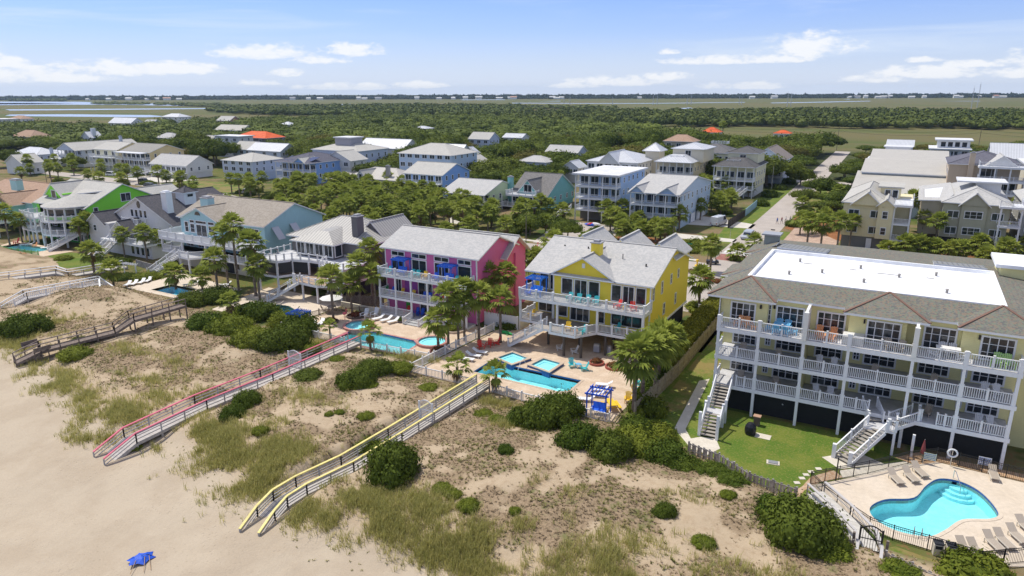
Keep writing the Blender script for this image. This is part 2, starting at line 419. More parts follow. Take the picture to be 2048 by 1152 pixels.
def watermat(tint, name, rough=.03):
    key = ('wa', tint)
    if key in _M: return _M[key]
    m = bpy.data.materials.new(name); m.use_nodes = True; kk = NT(m.node_tree)
    pos = kk.add('ShaderNodeNewGeometry').outputs['Position']
    bp = kk.add('ShaderNodeBump', i_Strength=.25, i_Distance=.03, i_Height=kk.noise(pos, 2.2, 3, .6))
    tr = kk.add('ShaderNodeBsdfTransparent', i_0=(*tint, 1)); gl = kk.add('ShaderNodeBsdfGlossy', i_0=(1, 1, 1, 1), i_Roughness=rough); kk.l.new(bp.outputs[0], gl.inputs['Normal'])
    fr = kk.add('ShaderNodeFresnel', i_0=1.33); kk.l.new(bp.outputs[0], fr.inputs['Normal'])
    mx = kk.add('ShaderNodeMixShader', i_0=kk.math('MULTIPLY', fr.outputs[0], .7)); kk.l.new(tr.outputs[0], mx.inputs[1]); kk.l.new(gl.outputs[0], mx.inputs[2])
    kk.add('ShaderNodeOutputMaterial', i_0=mx.outputs[0]); _M[key] = m; return m
WHITE = paint((.78, .79, .80), .45, name='white_paint')
GLASS = glassm()
WOODG = planks((.34, .32, .30), 'y', .15, 'weathered_decking')
WOODGX = planks((.34, .32, .30), 'x', .15, 'weathered_decking')
CONC = mottled((.56, .53, .47), (.64, .60, .53), .5, .85, 'concrete')
BLACK = paint((.018, .018, .02), .5, name='black_metal')
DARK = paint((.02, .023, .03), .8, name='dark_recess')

# ------------------------------------------------------------------ the ground, one sheet to the horizon
PAT_P = [(-61.2, 64.3), (-48.6, 65.0), (-47.3, 78.7), (-51, 79.2), (-66.2, 77.0), (-68, 73), (-66.5, 69)]
PAT_P = [(-73.5, 64.4), (-61.2, 64.3), (-48.4, 65.0), (-47.5, 78.6), (-50.5, 79.0), (-66.0, 76.6), (-67.4, 76.2), (-73.5, 74.5)]
PAT_Y = [(-48.2, 61.1), (-22.9, 60.2), (-22.4, 71.0), (-24.6, 74.4), (-24.6, 90), (-42, 90), (-47.2, 78.6)]
PAT_C = [(-3.9, 57.6), (-2.7, 55.9), (-0.9, 54.0), (2.4, 52.9), (4.5, 52.7), (7.9, 52.4), (16, 56.5), (16, 66.6), (5.5, 67.2), (3.6, 65.6), (-2.6, 58.9)]
PAT_L = [(-113, 67.2), (-98, 67.2), (-95, 76), (-113, 78)]     # patio of the pale blue house
PAT_G = [(-90, 66), (-74, 67), (-73.8, 79), (-92, 79)]
PAT_N = [(-168, 72), (-150, 73), (-149.5, 79), (-172, 79)]
def ellipse(cx, cy, rx, ry, n=28): return [(cx + rx * math.cos(2 * math.pi * i / n), cy + ry * math.sin(2 * math.pi * i / n)) for i in range(n)]
def spline(pts, per=5):
    """closed Catmull-Rom through pts"""
    o = []; n = len(pts)
    for i in range(n):
        p0, p1, p2, p3 = (Vector(pts[(i + j - 1) % n]) for j in range(4))
        for t in range(per):
            t /= per; o.append(tuple(.5 * ((2 * p1) + (p2 - p0) * t + (2 * p0 - 5 * p1 + 4 * p2 - p3) * t * t + (3 * p1 - p0 - 3 * p2 + p3) * t ** 3)))
    return o
POOL_P = [(-66.2, 66.2), (-60.5, 64.9), (-52.9, 65.0), (-53.2, 69.4), (-54.3, 69.9), (-62.2, 70.3), (-64.6, 69.0)]
POOL_P = [(-64.6, 65.0), (-52.9, 65.0), (-53.3, 68.9), (-54.6, 69.9), (-61.7, 70.0), (-64.6, 69.0)]
POOL_Y = [(-41.9, 64.7), (-30.6, 64.5), (-29.7, 65.2), (-29.7, 68.5), (-41.9, 68.5)]
POOL_C = spline([(0.7, 56.4), (1.7, 58.3), (3.7, 59.7), (4.6, 62.3), (5.6, 64.1), (7.2, 64.4), (8.6, 63.2), (9.5, 60.6), (8.9, 59.3), (7.0, 58.1), (5.8, 55.9), (4.7, 54.4), (2.8, 54.0), (1.2, 54.8)], 5)
POOL_L = [(-108.2, 68.4), (-101.5, 68.4), (-101.5, 72.2), (-108.2, 72.2)]
POOL_G = [(-88, 67.2), (-77, 67.6), (-77, 71.5), (-81, 73.0), (-88, 71.5)]
POOL_N = [(-168, 73.2), (-155.5, 73.6), (-155.5, 78.2), (-168, 77.5)]
def grow(poly, d):
    cx = sum(p[0] for p in poly) / len(poly); cy = sum(p[1] for p in poly) / len(poly); o = []
    for x, y in poly:
        L = math.hypot(x - cx, y - cy); o.append((x + (x - cx) / L * d, y + (y - cy) / L * d))
    return o
for pl in (PAT_P, PAT_Y, PAT_C, PAT_L, PAT_G, PAT_N): PITS.append(grow(pl, -1.1))

# clumps of sea oats and of low scrub, read off the photograph: pixel, radius along shore, radius inland, strength
GR = [(30, 680, 5, 3, .9), (100, 765, 4, 2, .9), (140, 792, 3, 1.5, .9), (75, 735, 2, 1.2, .6), (210, 830, 3.5, 1.6, .7), (250, 822, 3, 1.4, .8), (185, 870, 2.2, 1.2, 1), (340, 800, 4, 1.6, .3), (300, 760, 4, 1.6, .3),
      (380, 868, 4.5, 2.0, 1), (430, 885, 4, 2, .9), (470, 930, 4, 2.4, 1), (530, 935, 4, 2.4, 1), (560, 905, 5, 2, .7), (480, 970, 1.6, 1, .9), (570, 1000, 1.3, 1, .8), (640, 975, 1.6, .9, .7), (600, 1020, 1.6, 1, .9), (580, 1040, 1.5, .9, .9), (660, 1040, 1.5, .8, .8),
      (730, 1000, 2.2, 1.3, .9), (760, 1040, 2.6, 1.3, 1), (800, 1070, 2.5, 1.2, 1), (860, 1010, 3, 1.6, .7), (900, 1090, 3, 1.4, .8), (960, 1060, 2.5, 1.2, .5), (1000, 1110, 3, 1.5, .8), (1090, 1120, 3, 1.4, .8), (1200, 1110, 3, 1.3, .6), (1330, 1120, 3, 1.3, .6),
      (860, 1110, 2, 1, .8), (940, 1130, 2.4, 1, .8), (1180, 1060, 1.6, 1, .6), (1060, 1060, 1.8, .9, .5), (1500, 1130, 3, 1.3, .4), (1040, 1145, 4, 1, .8), (1240, 1145, 4, 1, .7), (1380, 1000, 2, 1, .3), (330, 730, 5, 2, .2), (420, 790, 4, 2.0, .2), (110, 640, 4, 2, .4), (600, 800, 4, 2, .25),
      (700, 1080, 1.6, .7, .5), (640, 690, 3, 1.2, .5), (830, 715, 4, 1.0, .7), (960, 800, 4, 1.2, .5), (1010, 850, 2, 1, .4), (540, 850, 3, 1.5, .3), (250, 700, 4, 1.5, .25), (1120, 975, 2, 1, .3)]
GRUV = [(*atg(a, b)[:2], c, d, e) for a, b, c, d, e in GR]
def grass_d(x, y):
    g = np.zeros(np.shape(x))
    for u, v, a, b, w in GRUV:
        g = np.maximum(g, w * np.exp(-(((x - u) / a) ** 2 + ((y - v) / b) ** 2) * 1.1))
    return np.clip(g * (2.6 * vnoise(x, y, 2.3, 21) - .55), 0, 1)
def scrub_d(x, y):
    e = np.interp(x, EDGE_U, EDGE_V); lot = np.interp(x, LOT_U, LOT_V)
    inz = sstep(y, e + 1.5, e + 6.5) * (1 - sstep(y, lot - .5, lot + .5))
    n = .55 * vnoise(x, y, 4.5, 31) + .45 * vnoise(x, y, 1.3, 32) + .25 * (vnoise(x, y, 12, 33) - .5)
    return inz * sstep(n, .22, .64)

def ground_material():
    m, kk, b, pos = newmat('sand_and_soil')
    A = lambda nm: kk.add('ShaderNodeAttribute', attribute_name=nm).outputs['Fac']
    n1 = kk.noise(pos, .22, 5, .6); n2 = kk.noise(pos, 1.7, 5, .7); n3 = kk.noise(pos, 7.0, 3, .7); n4 = kk.noise(kk.scaled(pos, (1, 1, 1), (9, 4, 0)), .06, 3, .5)
    beach = kk.mix(kk.smooth(n1, .40, .64), (.475, .40, .30, 1), (.43, .355, .262, 1))
    beach = kk.mix(kk.math('MULTIPLY', kk.smooth(n2, .56, .75), .35), beach, (.39, .305, .215, 1))
    pale = kk.mix(kk.smooth(n2, .45, .7), (.46, .365, .25, 1), (.39, .295, .195, 1))
    sand = kk.mix(A('dune'), beach, pale)
    scr = kk.mix(kk.smooth(n3, .35, .65), (.19, .135, .085, 1), (.33, .245, .155, 1))
    scr = kk.mix(kk.smooth(kk.noise(pos, .9, 4, .7), .52, .66), scr, (.13, .14, .045, 1))
    sfac = kk.smooth(kk.math('ADD', A('scrub'), kk.math('MULTIPLY', kk.math('SUBTRACT', n3, .5), 1.7)), .30, .80)
    c = kk.mix(kk.math('MULTIPLY', sfac, .85), sand, scr)
    gfac = kk.smooth(kk.math('ADD', A('grass'), kk.math('MULTIPLY', kk.math('SUBTRACT', n3, .5), .8)), .2, .8)
    c = kk.mix(kk.math('MULTIPLY', gfac, .7), c, (.24, .22, .09, 1))
    # the lots behind: thin grass, pine straw, leaf litter
    lots = kk.mix(kk.smooth(n4, .42, .58), (.115, .135, .035, 1), (.22, .17, .095, 1))
    lots = kk.mix(kk.smooth(n2, .5, .68), lots, (.23, .12, .06, 1))
    lots = kk.mix(kk.smooth(kk.noise(pos, .12, 3, .6), .54, .62), lots, (.07, .105, .025, 1))
    c = kk.mix(A('inland'), c, lots)
    wood = kk.mix(kk.smooth(n1, .4, .6), (.045, .06, .022, 1), (.085, .095, .035, 1))
    c = kk.mix(A('wood'), c, wood)
    # the salt marsh: sweeps of cordgrass, brown and green
    ms = kk.scaled(pos, (.0035, .011, .01), (0, 0, 0), (0, 0, R(-29.5)))
    mn = kk.noise(ms, 1.0, 6, .6); mn2 = kk.noise(kk.scaled(pos, (.02, .06, .01), (0, 0, 0), (0, 0, R(-29.5))), 1.0, 5, .7)
    mar = kk.mix(kk.smooth(mn, .40, .62), (.150, .135, .055, 1), (.105, .125, .038, 1))
    mar = kk.mix(kk.math('MULTIPLY', kk.smooth(mn2, .5, .7), .6), mar, (.165, .13, .07, 1))
    c = kk.mix(A('marsh'), c, mar)
    trk = kk.add('ShaderNodeTexVoronoi'); trk.inputs['Scale'].default_value = 2.1; kk.put(kk.scaled(pos, (1, 1.6, 1)), trk.inputs['Vector']); tm = kk.math('MULTIPLY', kk.smooth(kk.noise(kk.scaled(pos, (1, 1, 1), (2, 60, 0)), .13, 3, .6), .50, .62), kk.math('SUBTRACT', 1.0, kk.smooth(trk.outputs['Distance'], .10, .26)))  # footprint hollows darkened into the sand colour, standing in for their shading
    v = kk.add('ShaderNodeVectorMath', operation='SCALE'); kk.put(c, v.inputs[0]); kk.put(kk.math('SUBTRACT', kk.math('ADD', .88, kk.math('MULTIPLY', n3, .24)), kk.math('MULTIPLY', tm, .14)), v.inputs[3])
    kk.l.new(v.outputs[0], b.inputs['Base Color']); b.inputs['Roughness'].default_value = .95; b.inputs['Specular IOR Level'].default_value = .1
    # footprints and wind ripples on the sand
    fp = kk.add('ShaderNodeTexVoronoi'); fp.inputs['Scale'].default_value = 2.6; kk.put(pos, fp.inputs['Vector'])
    track = kk.smooth(kk.noise(kk.scaled(pos, (1, 1, 1), (2, 60, 0)), .16, 3, .6), .47, .60)
    h = kk.math('ADD', kk.math('MULTIPLY', n3, .5), kk.math('ADD', kk.math('MULTIPLY', n2, .6), kk.math('MULTIPLY', kk.math('MULTIPLY', kk.smooth(fp.outputs['Distance'], .0, .32), .8), track)))
    bump(kk, b, h, .5, .14)
    return m
GROUND_M = ground_material()
def axis_coords(dense0, dense1, step, far, g=1.12):
    a = list(np.arange(dense0, dense1, step)); s = step; x = a[-1]
    while x < far: s *= g; x += s; a.append(x)
    s = step; x = a[0]; lo = []
    while x > -far: s *= g; x -= s; lo.append(x)
    return np.array(lo[::-1] + a)
gx = axis_coords(-140, 24, .42, 4300); gy = axis_coords(20, 80, .34, 4300)
X, Y = np.meshgrid(gx, gy); Z = T(X, Y)
CW, SW = math.cos(-YAW), math.sin(-YAW)
D0 = -X * math.sin(YAW) + Y * math.cos(YAW); L0 = X * math.cos(YAW) + Y * math.sin(YAW)     # distance ahead of the camera, offset to its right
lotv = np.interp(X, LOT_U, LOT_V)
inl = sstep(Y, lotv - .8, lotv + .4)
br = np.interp(L0 / np.maximum(D0, 1), [-.8, -.55, -.35, -.2, .0, .25, .35, .8], [620, 570, 700, 800, 700, 450, 375, 380])   # how far the trees reach
marsh = sstep(D0, br - 10, br + 30); wood = sstep(Y, 205, 235) * sstep(D0, 150, 200) * (1 - marsh)
ii = np.arange(len(gx) * len(gy)).reshape(len(gy), len(gx))
F = np.stack([ii[:-1, :-1], ii[:-1, 1:], ii[1:, 1:], ii[1:, :-1]], -1).reshape(-1, 4)
V = np.stack([X, Y, Z], -1).reshape(-1, 3)
e_ = np.interp(X, EDGE_U, EDGE_V)
me = npmesh('ground', V, F, GROUND_M, {'scrub': scrub_d(X, Y).ravel(), 'grass': grass_d(X, Y).ravel(), 'inland': inl.ravel(), 'marsh': marsh.ravel(), 'wood': wood.ravel(), 'dune': sstep(Y, e_ - .5, e_ + 3).ravel()}, smooth=True)
link('ground', me, kind='structure')

# ------------------------------------------------------------------ flat sheets on the ground
ZL = [0.0]
def sheet(name, poly, mat, z=.004, holes=(), kind='structure', parent=None, zb=None, **kw):
    loops = [[Vector((x, y, 0)) for x, y in poly]] + [[Vector((x, y, 0)) for x, y in h] for h in holes]
    tri = tessellate_polygon(loops); pts = [p for lp in loops for p in lp]
    mb = MB(); mb.v = [(p.x, p.y, z) for p in pts]
    for t in tri:
        a, b2, c2 = (pts[i] for i in t)
        t = t if (b2 - a).cross(c2 - a).z > 0 else (t[0], t[2], t[1])
        mb.f.append(tuple(t)); mb.m.append(0)
    if zb is not None:      # vertical sides, outside and round each hole
        off = 0
        for lp in loops:
            n = len(lp)
            for i in range(n):
                j = (i + 1) % n; p, q = lp[i], lp[j]
                mb.poly([(p.x, p.y, zb), (q.x, q.y, zb), (q.x, q.y, z), (p.x, p.y, z)], 0)
    return mb.build(name, mat, parent, kind=kind, **kw)
def strip(name, pts, w, mat, z=.004, kind='structure', **kw):
    l, r = [], []
    for i, p in enumerate(pts):
        a = Vector(pts[max(i - 1, 0)]); b2 = Vector(pts[min(i + 1, len(pts) - 1)]); d = (b2 - a).normalized(); n = Vector((-d.y, d.x)) * w / 2
        l.append((p[0] + n.x, p[1] + n.y)); r.append((p[0] - n.x, p[1] - n.y))
    mb = MB()
    for i in range(len(pts) - 1): mb.poly([(*r[i], z), (*r[i + 1], z), (*l[i + 1], z), (*l[i], z)])
    return mb.build(name, mat, None, kind=kind, **kw)
LAWN = mottled((.085, .155, .018), (.15, .185, .03), .35, .95, 'lawn_grass', (.21, .19, .06), .38, .62, .5, 14)
LAWN2 = mottled((.11, .17, .025), (.24, .19, .07), .22, .95, 'dry_lawn', (.22, .2, .07), .42, .58, .5, 14)
ASPH = mottled((.42, .375, .335), (.47, .42, .375), .3, .9, 'road_surface', (.37, .33, .29), .4, .6, .2, 12)
PAVER = stone_tiles((.47, .33, .25), (.40, .27, .20), (.52, .39, .30), .3, 'pink_pavers')
STRAW = mottled((.30, .13, .055), (.22, .095, .04), .6, .95, 'pine_straw', (.38, .19, .09), .4, .6, .6, 9)
TAN = mottled((.52, .40, .28), (.46, .34, .24), .35, .9, 'sandy_drive')
BRICKR = stone_tiles((.34, .13, .10), (.28, .11, .09), (.36, .17, .13), .3, 'red_brick_paving')
strip('side_street', [(-28, 116), (-28.2, 150), (-29, 200), (-31, 306), (-33, 420)], 7.4, ASPH, .008)
strip('front_street', [(40, 131), (-28, 128.5), (-72, 128), (-109, 133), (-141, 136), (-179, 144), (-208, 153), (-330, 160)], 7.5, ASPH, .004)
strip('back_street', [(60, 276), (-26, 274), (-120, 270), (-260, 250)], 7, ASPH, .004)
sheet('brick_crossing', [(-31.3, 136), (-24.9, 136), (-24.9, 141.5), (-31.3, 141.5)], BRICKR, .012)
mb = MB()
for i in range(7): mb.poly([(-31.2 + .95 * i, 143, .012), (-30.7 + .95 * i, 143, .012), (-30.7 + .95 * i, 147, .012), (-31.2 + .95 * i, 147, .012)])
mb.poly([(-31.3, 142.2, .012), (-24.9, 142.2, .012), (-24.9, 142.6, .012), (-31.3, 142.6, .012)])
mb.build('crossing_marks', paint((.7, .7, .68), .8), kind='structure')
sheet('lawn_strip', [(-35.6, 152), (-31.6, 152), (-32.2, 200), (-34.1, 262), (-40, 262), (-39, 196), (-37.5, 172)], LAWN, .004)
sheet('lawn_strip', [(-24.2, 150), (-22, 150), (-22, 172), (-24.6, 172)], LAWN, .004)
sheet('lawn_strip', [(-24.9, 190), (-21, 190), (-21, 262), (-27, 262)], LAWN2, .004)
sheet('lawn_strip', [(-120, 139), (-36, 134), (-36, 138), (-120, 144)], LAWN2, .004)
sheet('lawn_strip', [(-125, 116), (-52, 117.5), (-52, 123.5), (-125, 124.5)], LAWN2, .004)
sheet('sidewalk', [(-120, 137.6), (-90, 134.2), (-34, 133), (-34, 134.4), (-90, 135.6), (-120, 139)], CONC, .012)
sheet('driveway', [(-70, 133), (-58, 133), (-56, 160), (-76, 160)], ASPH, .008)
sheet('driveway', [(-72, 116), (-56, 116), (-58, 124), (-72, 124)], CONC, .008)
sheet('driveway', [(-100, 144), (-95, 143), (-108, 168), (-114, 168)], CONC, .008)
sheet('driveway', [(-47, 170), (-31.5, 172), (-31.5, 178), (-47, 184)], CONC, .008)
sheet('driveway', [(-47, 152), (-31.5, 154), (-31.5, 157.5), (-47, 158)], CONC, .008)
sheet('parking_court', [(-24.8, 84), (-17.5, 84), (-17.5, 118), (-24.8, 124.6)], TAN, .004)
sheet('parking_court', [(-52, 100), (-24.9, 100), (-24.9, 124.6), (-50, 124)], ASPH, .006)
sheet('parking_court', [(-22.5, 152), (-11.5, 152), (-11.5, 166), (-20, 180), (-22.5, 180)], PAVER, .008)
sheet('pine_straw_bed', [(-24.6, 176), (-11.5, 166), (-11, 200), (-24.6, 196)], STRAW, .006)
sheet('pine_straw_bed', [(-6.5, 133), (30, 140), (30, 168), (-5, 160)], STRAW, .004)
sheet('lawn_strip', [(-22, 140), (-5, 138.5), (32, 140), (32, 144), (-4, 150), (-22, 151.6)], LAWN2, .008)
sheet('pine_straw_bed', [(-58, 138.2), (-46, 138.2), (-46, 150), (-58, 152)], STRAW, .004)
sheet('condo_lawn', [(-21.2, 62), (-14.6, 57.6), (-8.6, 55.6), (-5.9, 54.9), (-3.5, 55.5), (-4.2, 58.5), (-3, 61), (2, 66), (2, 69), (-14, 69), (-16, 104), (-21.5, 104)], LAWN, .004)
sheet('dry_grass_strip', [(-19.9, 66), (-17.4, 63.6), (-17.4, 70), (-15.2, 82), (-15.4, 104), (-20.2, 104)], LAWN2, .008)
sheet('condo_lawn', [(.8, 50.2), (2.6, 51.9), (4.5, 51.6), (7.9, 51.4), (20, 57), (24, 50), (6, 42), (2.5, 47)], LAWN2, .004)
PATH = mottled((.60, .55, .46), (.66, .61, .52), .8, .85, 'path_concrete')
sheet('path', [(-17.9, 75), (-17.0, 76.2), (-15.9, 62.6), (-14.9, 60.9), (-14.2, 61.7), (-12.8, 62.0), (-12.0, 60.3), (-12.7, 58.6), (-13.9, 58.4), (-16.9, 62.2)], PATH, .012)
sheet('path', [(-3.6, 63.2), (-1.0, 65.8), (1.4, 64.6), (-2.0, 61.7)], PATH, .012)
sheet('path', [(-2, 61.4), (1.6, 64.8), (3.0, 66), (3.9, 65.5), (-1.6, 60.2)], PATH, .016)
sheet('stone_path', [(-5.3, 55.2), (-4.4, 57.3), (-4.0, 59.2), (-2.4, 61.2), (-1.6, 60.4), (-3.2, 58.6), (-4.2, 56.6), (-4.4, 55.4)], mottled((.47, .30, .18), (.56, .44, .32), 3, .9, 'gravel', (.36, .2, .12), .4, .6, .6, 5), .008)
sheet('mulch_bed', [(3.8, 65.7), (5.6, 67.4), (16, 66.8), (16, 68.5), (4.0, 68.5), (2.2, 66.4)], mottled((.47, .29, .16), (.56, .40, .26), 4, .9, 'gravel', (.3, .17, .1), .4, .6, .6, 5), .008)
sheet('lawn_green', [(-48.0, 79.2), (-42.6, 76), (-42.6, 78), (-42.6, 100), (-48.5, 100)], LAWN, .008)
sheet('lawn_green', [(-22.2, 62.5), (-20.6, 62.5), (-20.8, 76), (-22.2, 71)], LAWN, .008)
sheet('lawn_green', [(-160, 67), (-136, 68), (-134, 77.5), (-148, 78.5), (-165, 71.5)], LAWN, .004)
for nm, pts in (('lawn_green', [(-235, 158), (-195, 150), (-185, 160), (-215, 172), (-240, 168)]), ('lawn_green', [(-290, 162), (-255, 160), (-250, 170), (-290, 170)]), ('lawn_green', [(-228, 148), (-190, 140), (-186, 144), (-226, 154)])):
    sheet(nm, pts, LAWN2, .004)
sheet('driveway', [(-262, 160), (-238, 160), (-232, 172), (-262, 172)], CONC, .006)
# ------------------------------------------------------------------ pool decks and pools
TRAV = stone_tiles((.60, .46, .33), (.54, .41, .29), (.66, .53, .40), .62, 'travertine_paving', .7)
PDECK = mottled((.62, .53, .42), (.66, .57, .46), .4, .85, 'pool_deck_concrete')
WT = watermat((.72, .95, .97), 'pool_water'); WT2 = watermat((.30, .66, .74), 'pool_water')
BASIN = mottled((.46, .84, .89), (.52, .88, .92), .8, .5, 'pool_plaster')
BASIN2 = mottled((.18, .52, .56), (.22, .58, .60), .8, .5, 'pool_plaster')
TILEB = stone_tiles((.05, .12, .36), (.07, .16, .44), (.04, .10, .32), .15, 'blue_tile'); COPING = stone_tiles((.55, .43, .32), (.50, .39, .29), (.6, .48, .36), .4, 'stone_coping')
COPP = stone_tiles((.50, .22, .19), (.44, .19, .17), (.55, .30, .26), .3, 'pink_coping'); STEEL = paint((.55, .56, .58), .25, metal=.9, name='steel')
def ring(mb, inner, outer, z0, z1, m=0):
    n = len(inner)
    for i in range(n):
        j = (i + 1) % n; a, b = inner[i], inner[j]; c, d = outer[i], outer[j]
        mb.poly([(*a, z1), (*c, z1), (*d, z1), (*b, z1)][::1], m)
        mb.poly([(*c, z0), (*d, z0), (*d, z1), (*c, z1)], m); mb.poly([(*a, z0), (*a, z1), (*b, z1), (*b, z0)], m)
def ccw(p): return p if sum(p[i][0] * p[(i + 1) % len(p)][1] - p[(i + 1) % len(p)][0] * p[i][1] for i in range(len(p))) > 0 else p[::-1]
def off(poly, d):
    """offset a ccw polygon outwards by d"""
    o = []; n = len(poly)
    for i in range(n):
        a = Vector(poly[i - 1]); b = Vector(poly[i]); c = Vector(poly[(i + 1) % n])
        d1 = (b - a).normalized(); d2 = (c - b).normalized(); n1 = Vector((d1.y, -d1.x)); n2 = Vector((d2.y, -d2.x)); bis = n1 + n2
        if bis.length < 1e-3: bis = n1
        bis.normalize(); k2 = max(bis.dot(n1), .5); o.append(tuple(b + bis * d / k2))
    return o
def pool(name, label, poly, deep=1.5, z=.03, cop=COPING, basin=BASIN, water=WT, steps=None, band=None, copw=.3, wl=-.13, group=None):
    poly = ccw(poly); t = thing(name, label, 'hot tub' if 'tub' in name else 'pool', (sum(p[0] for p in poly) / len(poly), sum(p[1] for p in poly) / len(poly), 0), group=group)
    ox, oy = t.location.x, t.location.y; P = [(a - ox, b - oy) for a, b in poly]; n = len(P)
    mb = MB()
    for i in range(n):
        j = (i + 1) % n; a, b = P[i], P[j]
        mb.poly([(*a, z - deep), (*a, z), (*b, z), (*b, z - deep)], 0)
        if band: mb.poly([(a[0] * .998, a[1] * .998, z - .17), (a[0] * .998, a[1] * .998, z), (b[0] * .998, b[1] * .998, z), (b[0] * .998, b[1] * .998, z - .17)], 1)
    tri = tessellate_polygon([[Vector((a, b, 0)) for a, b in P]])
    for q in tri: mb.poly([(*P[i], z - deep) for i in q], 0)
    if steps:
        for (sx, sy, r0, n_) in steps:
            for i_ in range(n_): mb.prism(ellipse(sx - ox, sy - oy, r0 * (1 - i_ * .24), r0 * (1 - i_ * .24), 24), z - deep, z - deep + .26 * (i_ + 1), 0)
    mb.build('basin', [basin, band or basin], t)
    w = MB(); w.v = [(*p, z + wl) for p in P]; w.f = [tuple(q) if (Vector(P[q[1]]) - Vector(P[q[0]])).cross(Vector(P[q[2]]) - Vector(P[q[0]])) > 0 else (q[0], q[2], q[1]) for q in tri]; w.m = [0] * len(tri); w.build('water', water, t)
    c = MB(); ring(c, P, off(P, copw), z - .2, z + .03); c.build('coping', cop, t)
    return t
def tub(label, poly, cop, side, zt=.34, group=None, bot=-.4):
    poly = ccw(poly); t = thing('hot_tub', label, 'hot tub', (sum(p[0] for p in poly) / len(poly), sum(p[1] for p in poly) / len(poly), 0), group=group)
    ox, oy = t.location.x, t.location.y; P = [(a - ox, b - oy) for a, b in poly]; In = off(P, -.32); In2 = off(P, -.75)
    b = MB(); ring(b, In, P, bot, zt - .06); b.build('surround', side, t)
    c = MB(); ring(c, In, off(P, .05), zt - .06, zt + .02); c.build('coping', cop, t)
    s = MB(); n = len(P)
    for i in range(n):
        j = (i + 1) % n; s.poly([(*In[i], zt - .2), (*In[j], zt - .2), (*In2[j], zt - .2), (*In2[i], zt - .2)]); s.poly([(*In2[i], zt - .2), (*In2[j], zt - .2), (*In2[j], (.06)), (*In2[i], (.06))]); s.poly([(*In[i], zt), (*In[j], zt), (*In[j], zt - .2), (*In[i], zt - .2)])
    s.poly([(*p, (.06)) for p in In2]); s.build('bench', mottled((.52, .84, .90), (.58, .87, .92), 1, .5, 'tub_plaster'), t)
    w = MB(); w.poly([(*p, zt - .12) for p in In]); w.build('water', watermat((.72, .95, .96), 'tub_water'), t)
    return t
sheet('patio', ccw(PAT_P), TRAV, .03, [ccw(POOL_P)], zb=-.4)
sheet('patio', ccw(PAT_Y), TRAV, .034, [ccw(POOL_Y)], zb=-.4)
sheet('patio', ccw(PAT_C), PDECK, .03, [ccw(POOL_C)], zb=-.4)
sheet('patio', ccw(PAT_L), PDECK, .03, [ccw(POOL_L)], zb=-.4)
sheet('patio', ccw(PAT_G), PDECK, .034, [ccw(POOL_G)], zb=-.4)
sheet('patio', ccw(PAT_N), TRAV, .03, [ccw(POOL_N)], zb=-.4)
pool('swimming_pool', 'long turquoise pool with round spas in front of the pink house', POOL_P, cop=COPP, band=TILEB, steps=[(-52.8, 66.8, 1.7, 3)], group='backyard swimming pools')
pool('swimming_pool', 'rectangular turquoise pool with square spas below the yellow house', POOL_Y, cop=COPING, band=TILEB, steps=[(-29.7, 66.4, 1.8, 3)], group='backyard swimming pools')
pool('swimming_pool', 'free-form kidney pool in the pale fenced deck beside the condominium', POOL_C, deep=1.35, cop=PDECK, band=TILEB, steps=[(7.1, 64.6, 1.5, 3)], group='backyard swimming pools', wl=-.2)
pool('swimming_pool', 'small rectangular blue pool below the pale blue house', POOL_L, cop=PDECK, basin=mottled((.20, .56, .74), (.24, .6, .78), 1, .5, 'pool_plaster'), group='backyard swimming pools')
pool('swimming_pool', 'dark green pool half hidden by shrubs at the grey house', POOL_G, cop=PDECK, basin=BASIN2, water=WT2, group='backyard swimming pools')
pool('swimming_pool', 'bright pool in front of the lime green house', POOL_N, cop=COPING, basin=BASIN, group='backyard swimming pools')
tub('round hot tub with pink rim at the far side of the pink house pool', ellipse(-64.7, 70.7, 2.25, 2.25, 28), COPP, COPP, group='raised round hot tubs')
tub('round hot tub with pink rim at the palm side of the pink house pool', ellipse(-51.9, 70.3, 2.1, 2.1, 28), COPP, COPP, group='raised round hot tubs')
tub('square blue tiled hot tub nearer the stairs of the yellow house', [(-41.7, 69.2), (-38.6, 68.1), (-37.6, 71.2), (-40.8, 72.2)], COPING, TILEB, group='raised square hot tubs')
tub('square blue tiled hot tub at the middle of the yellow house pool', [(-37.0, 69.1), (-33.6, 68.2), (-33.4, 71.7), (-36.5, 72.2)], COPING, TILEB, group='raised square hot tubs')

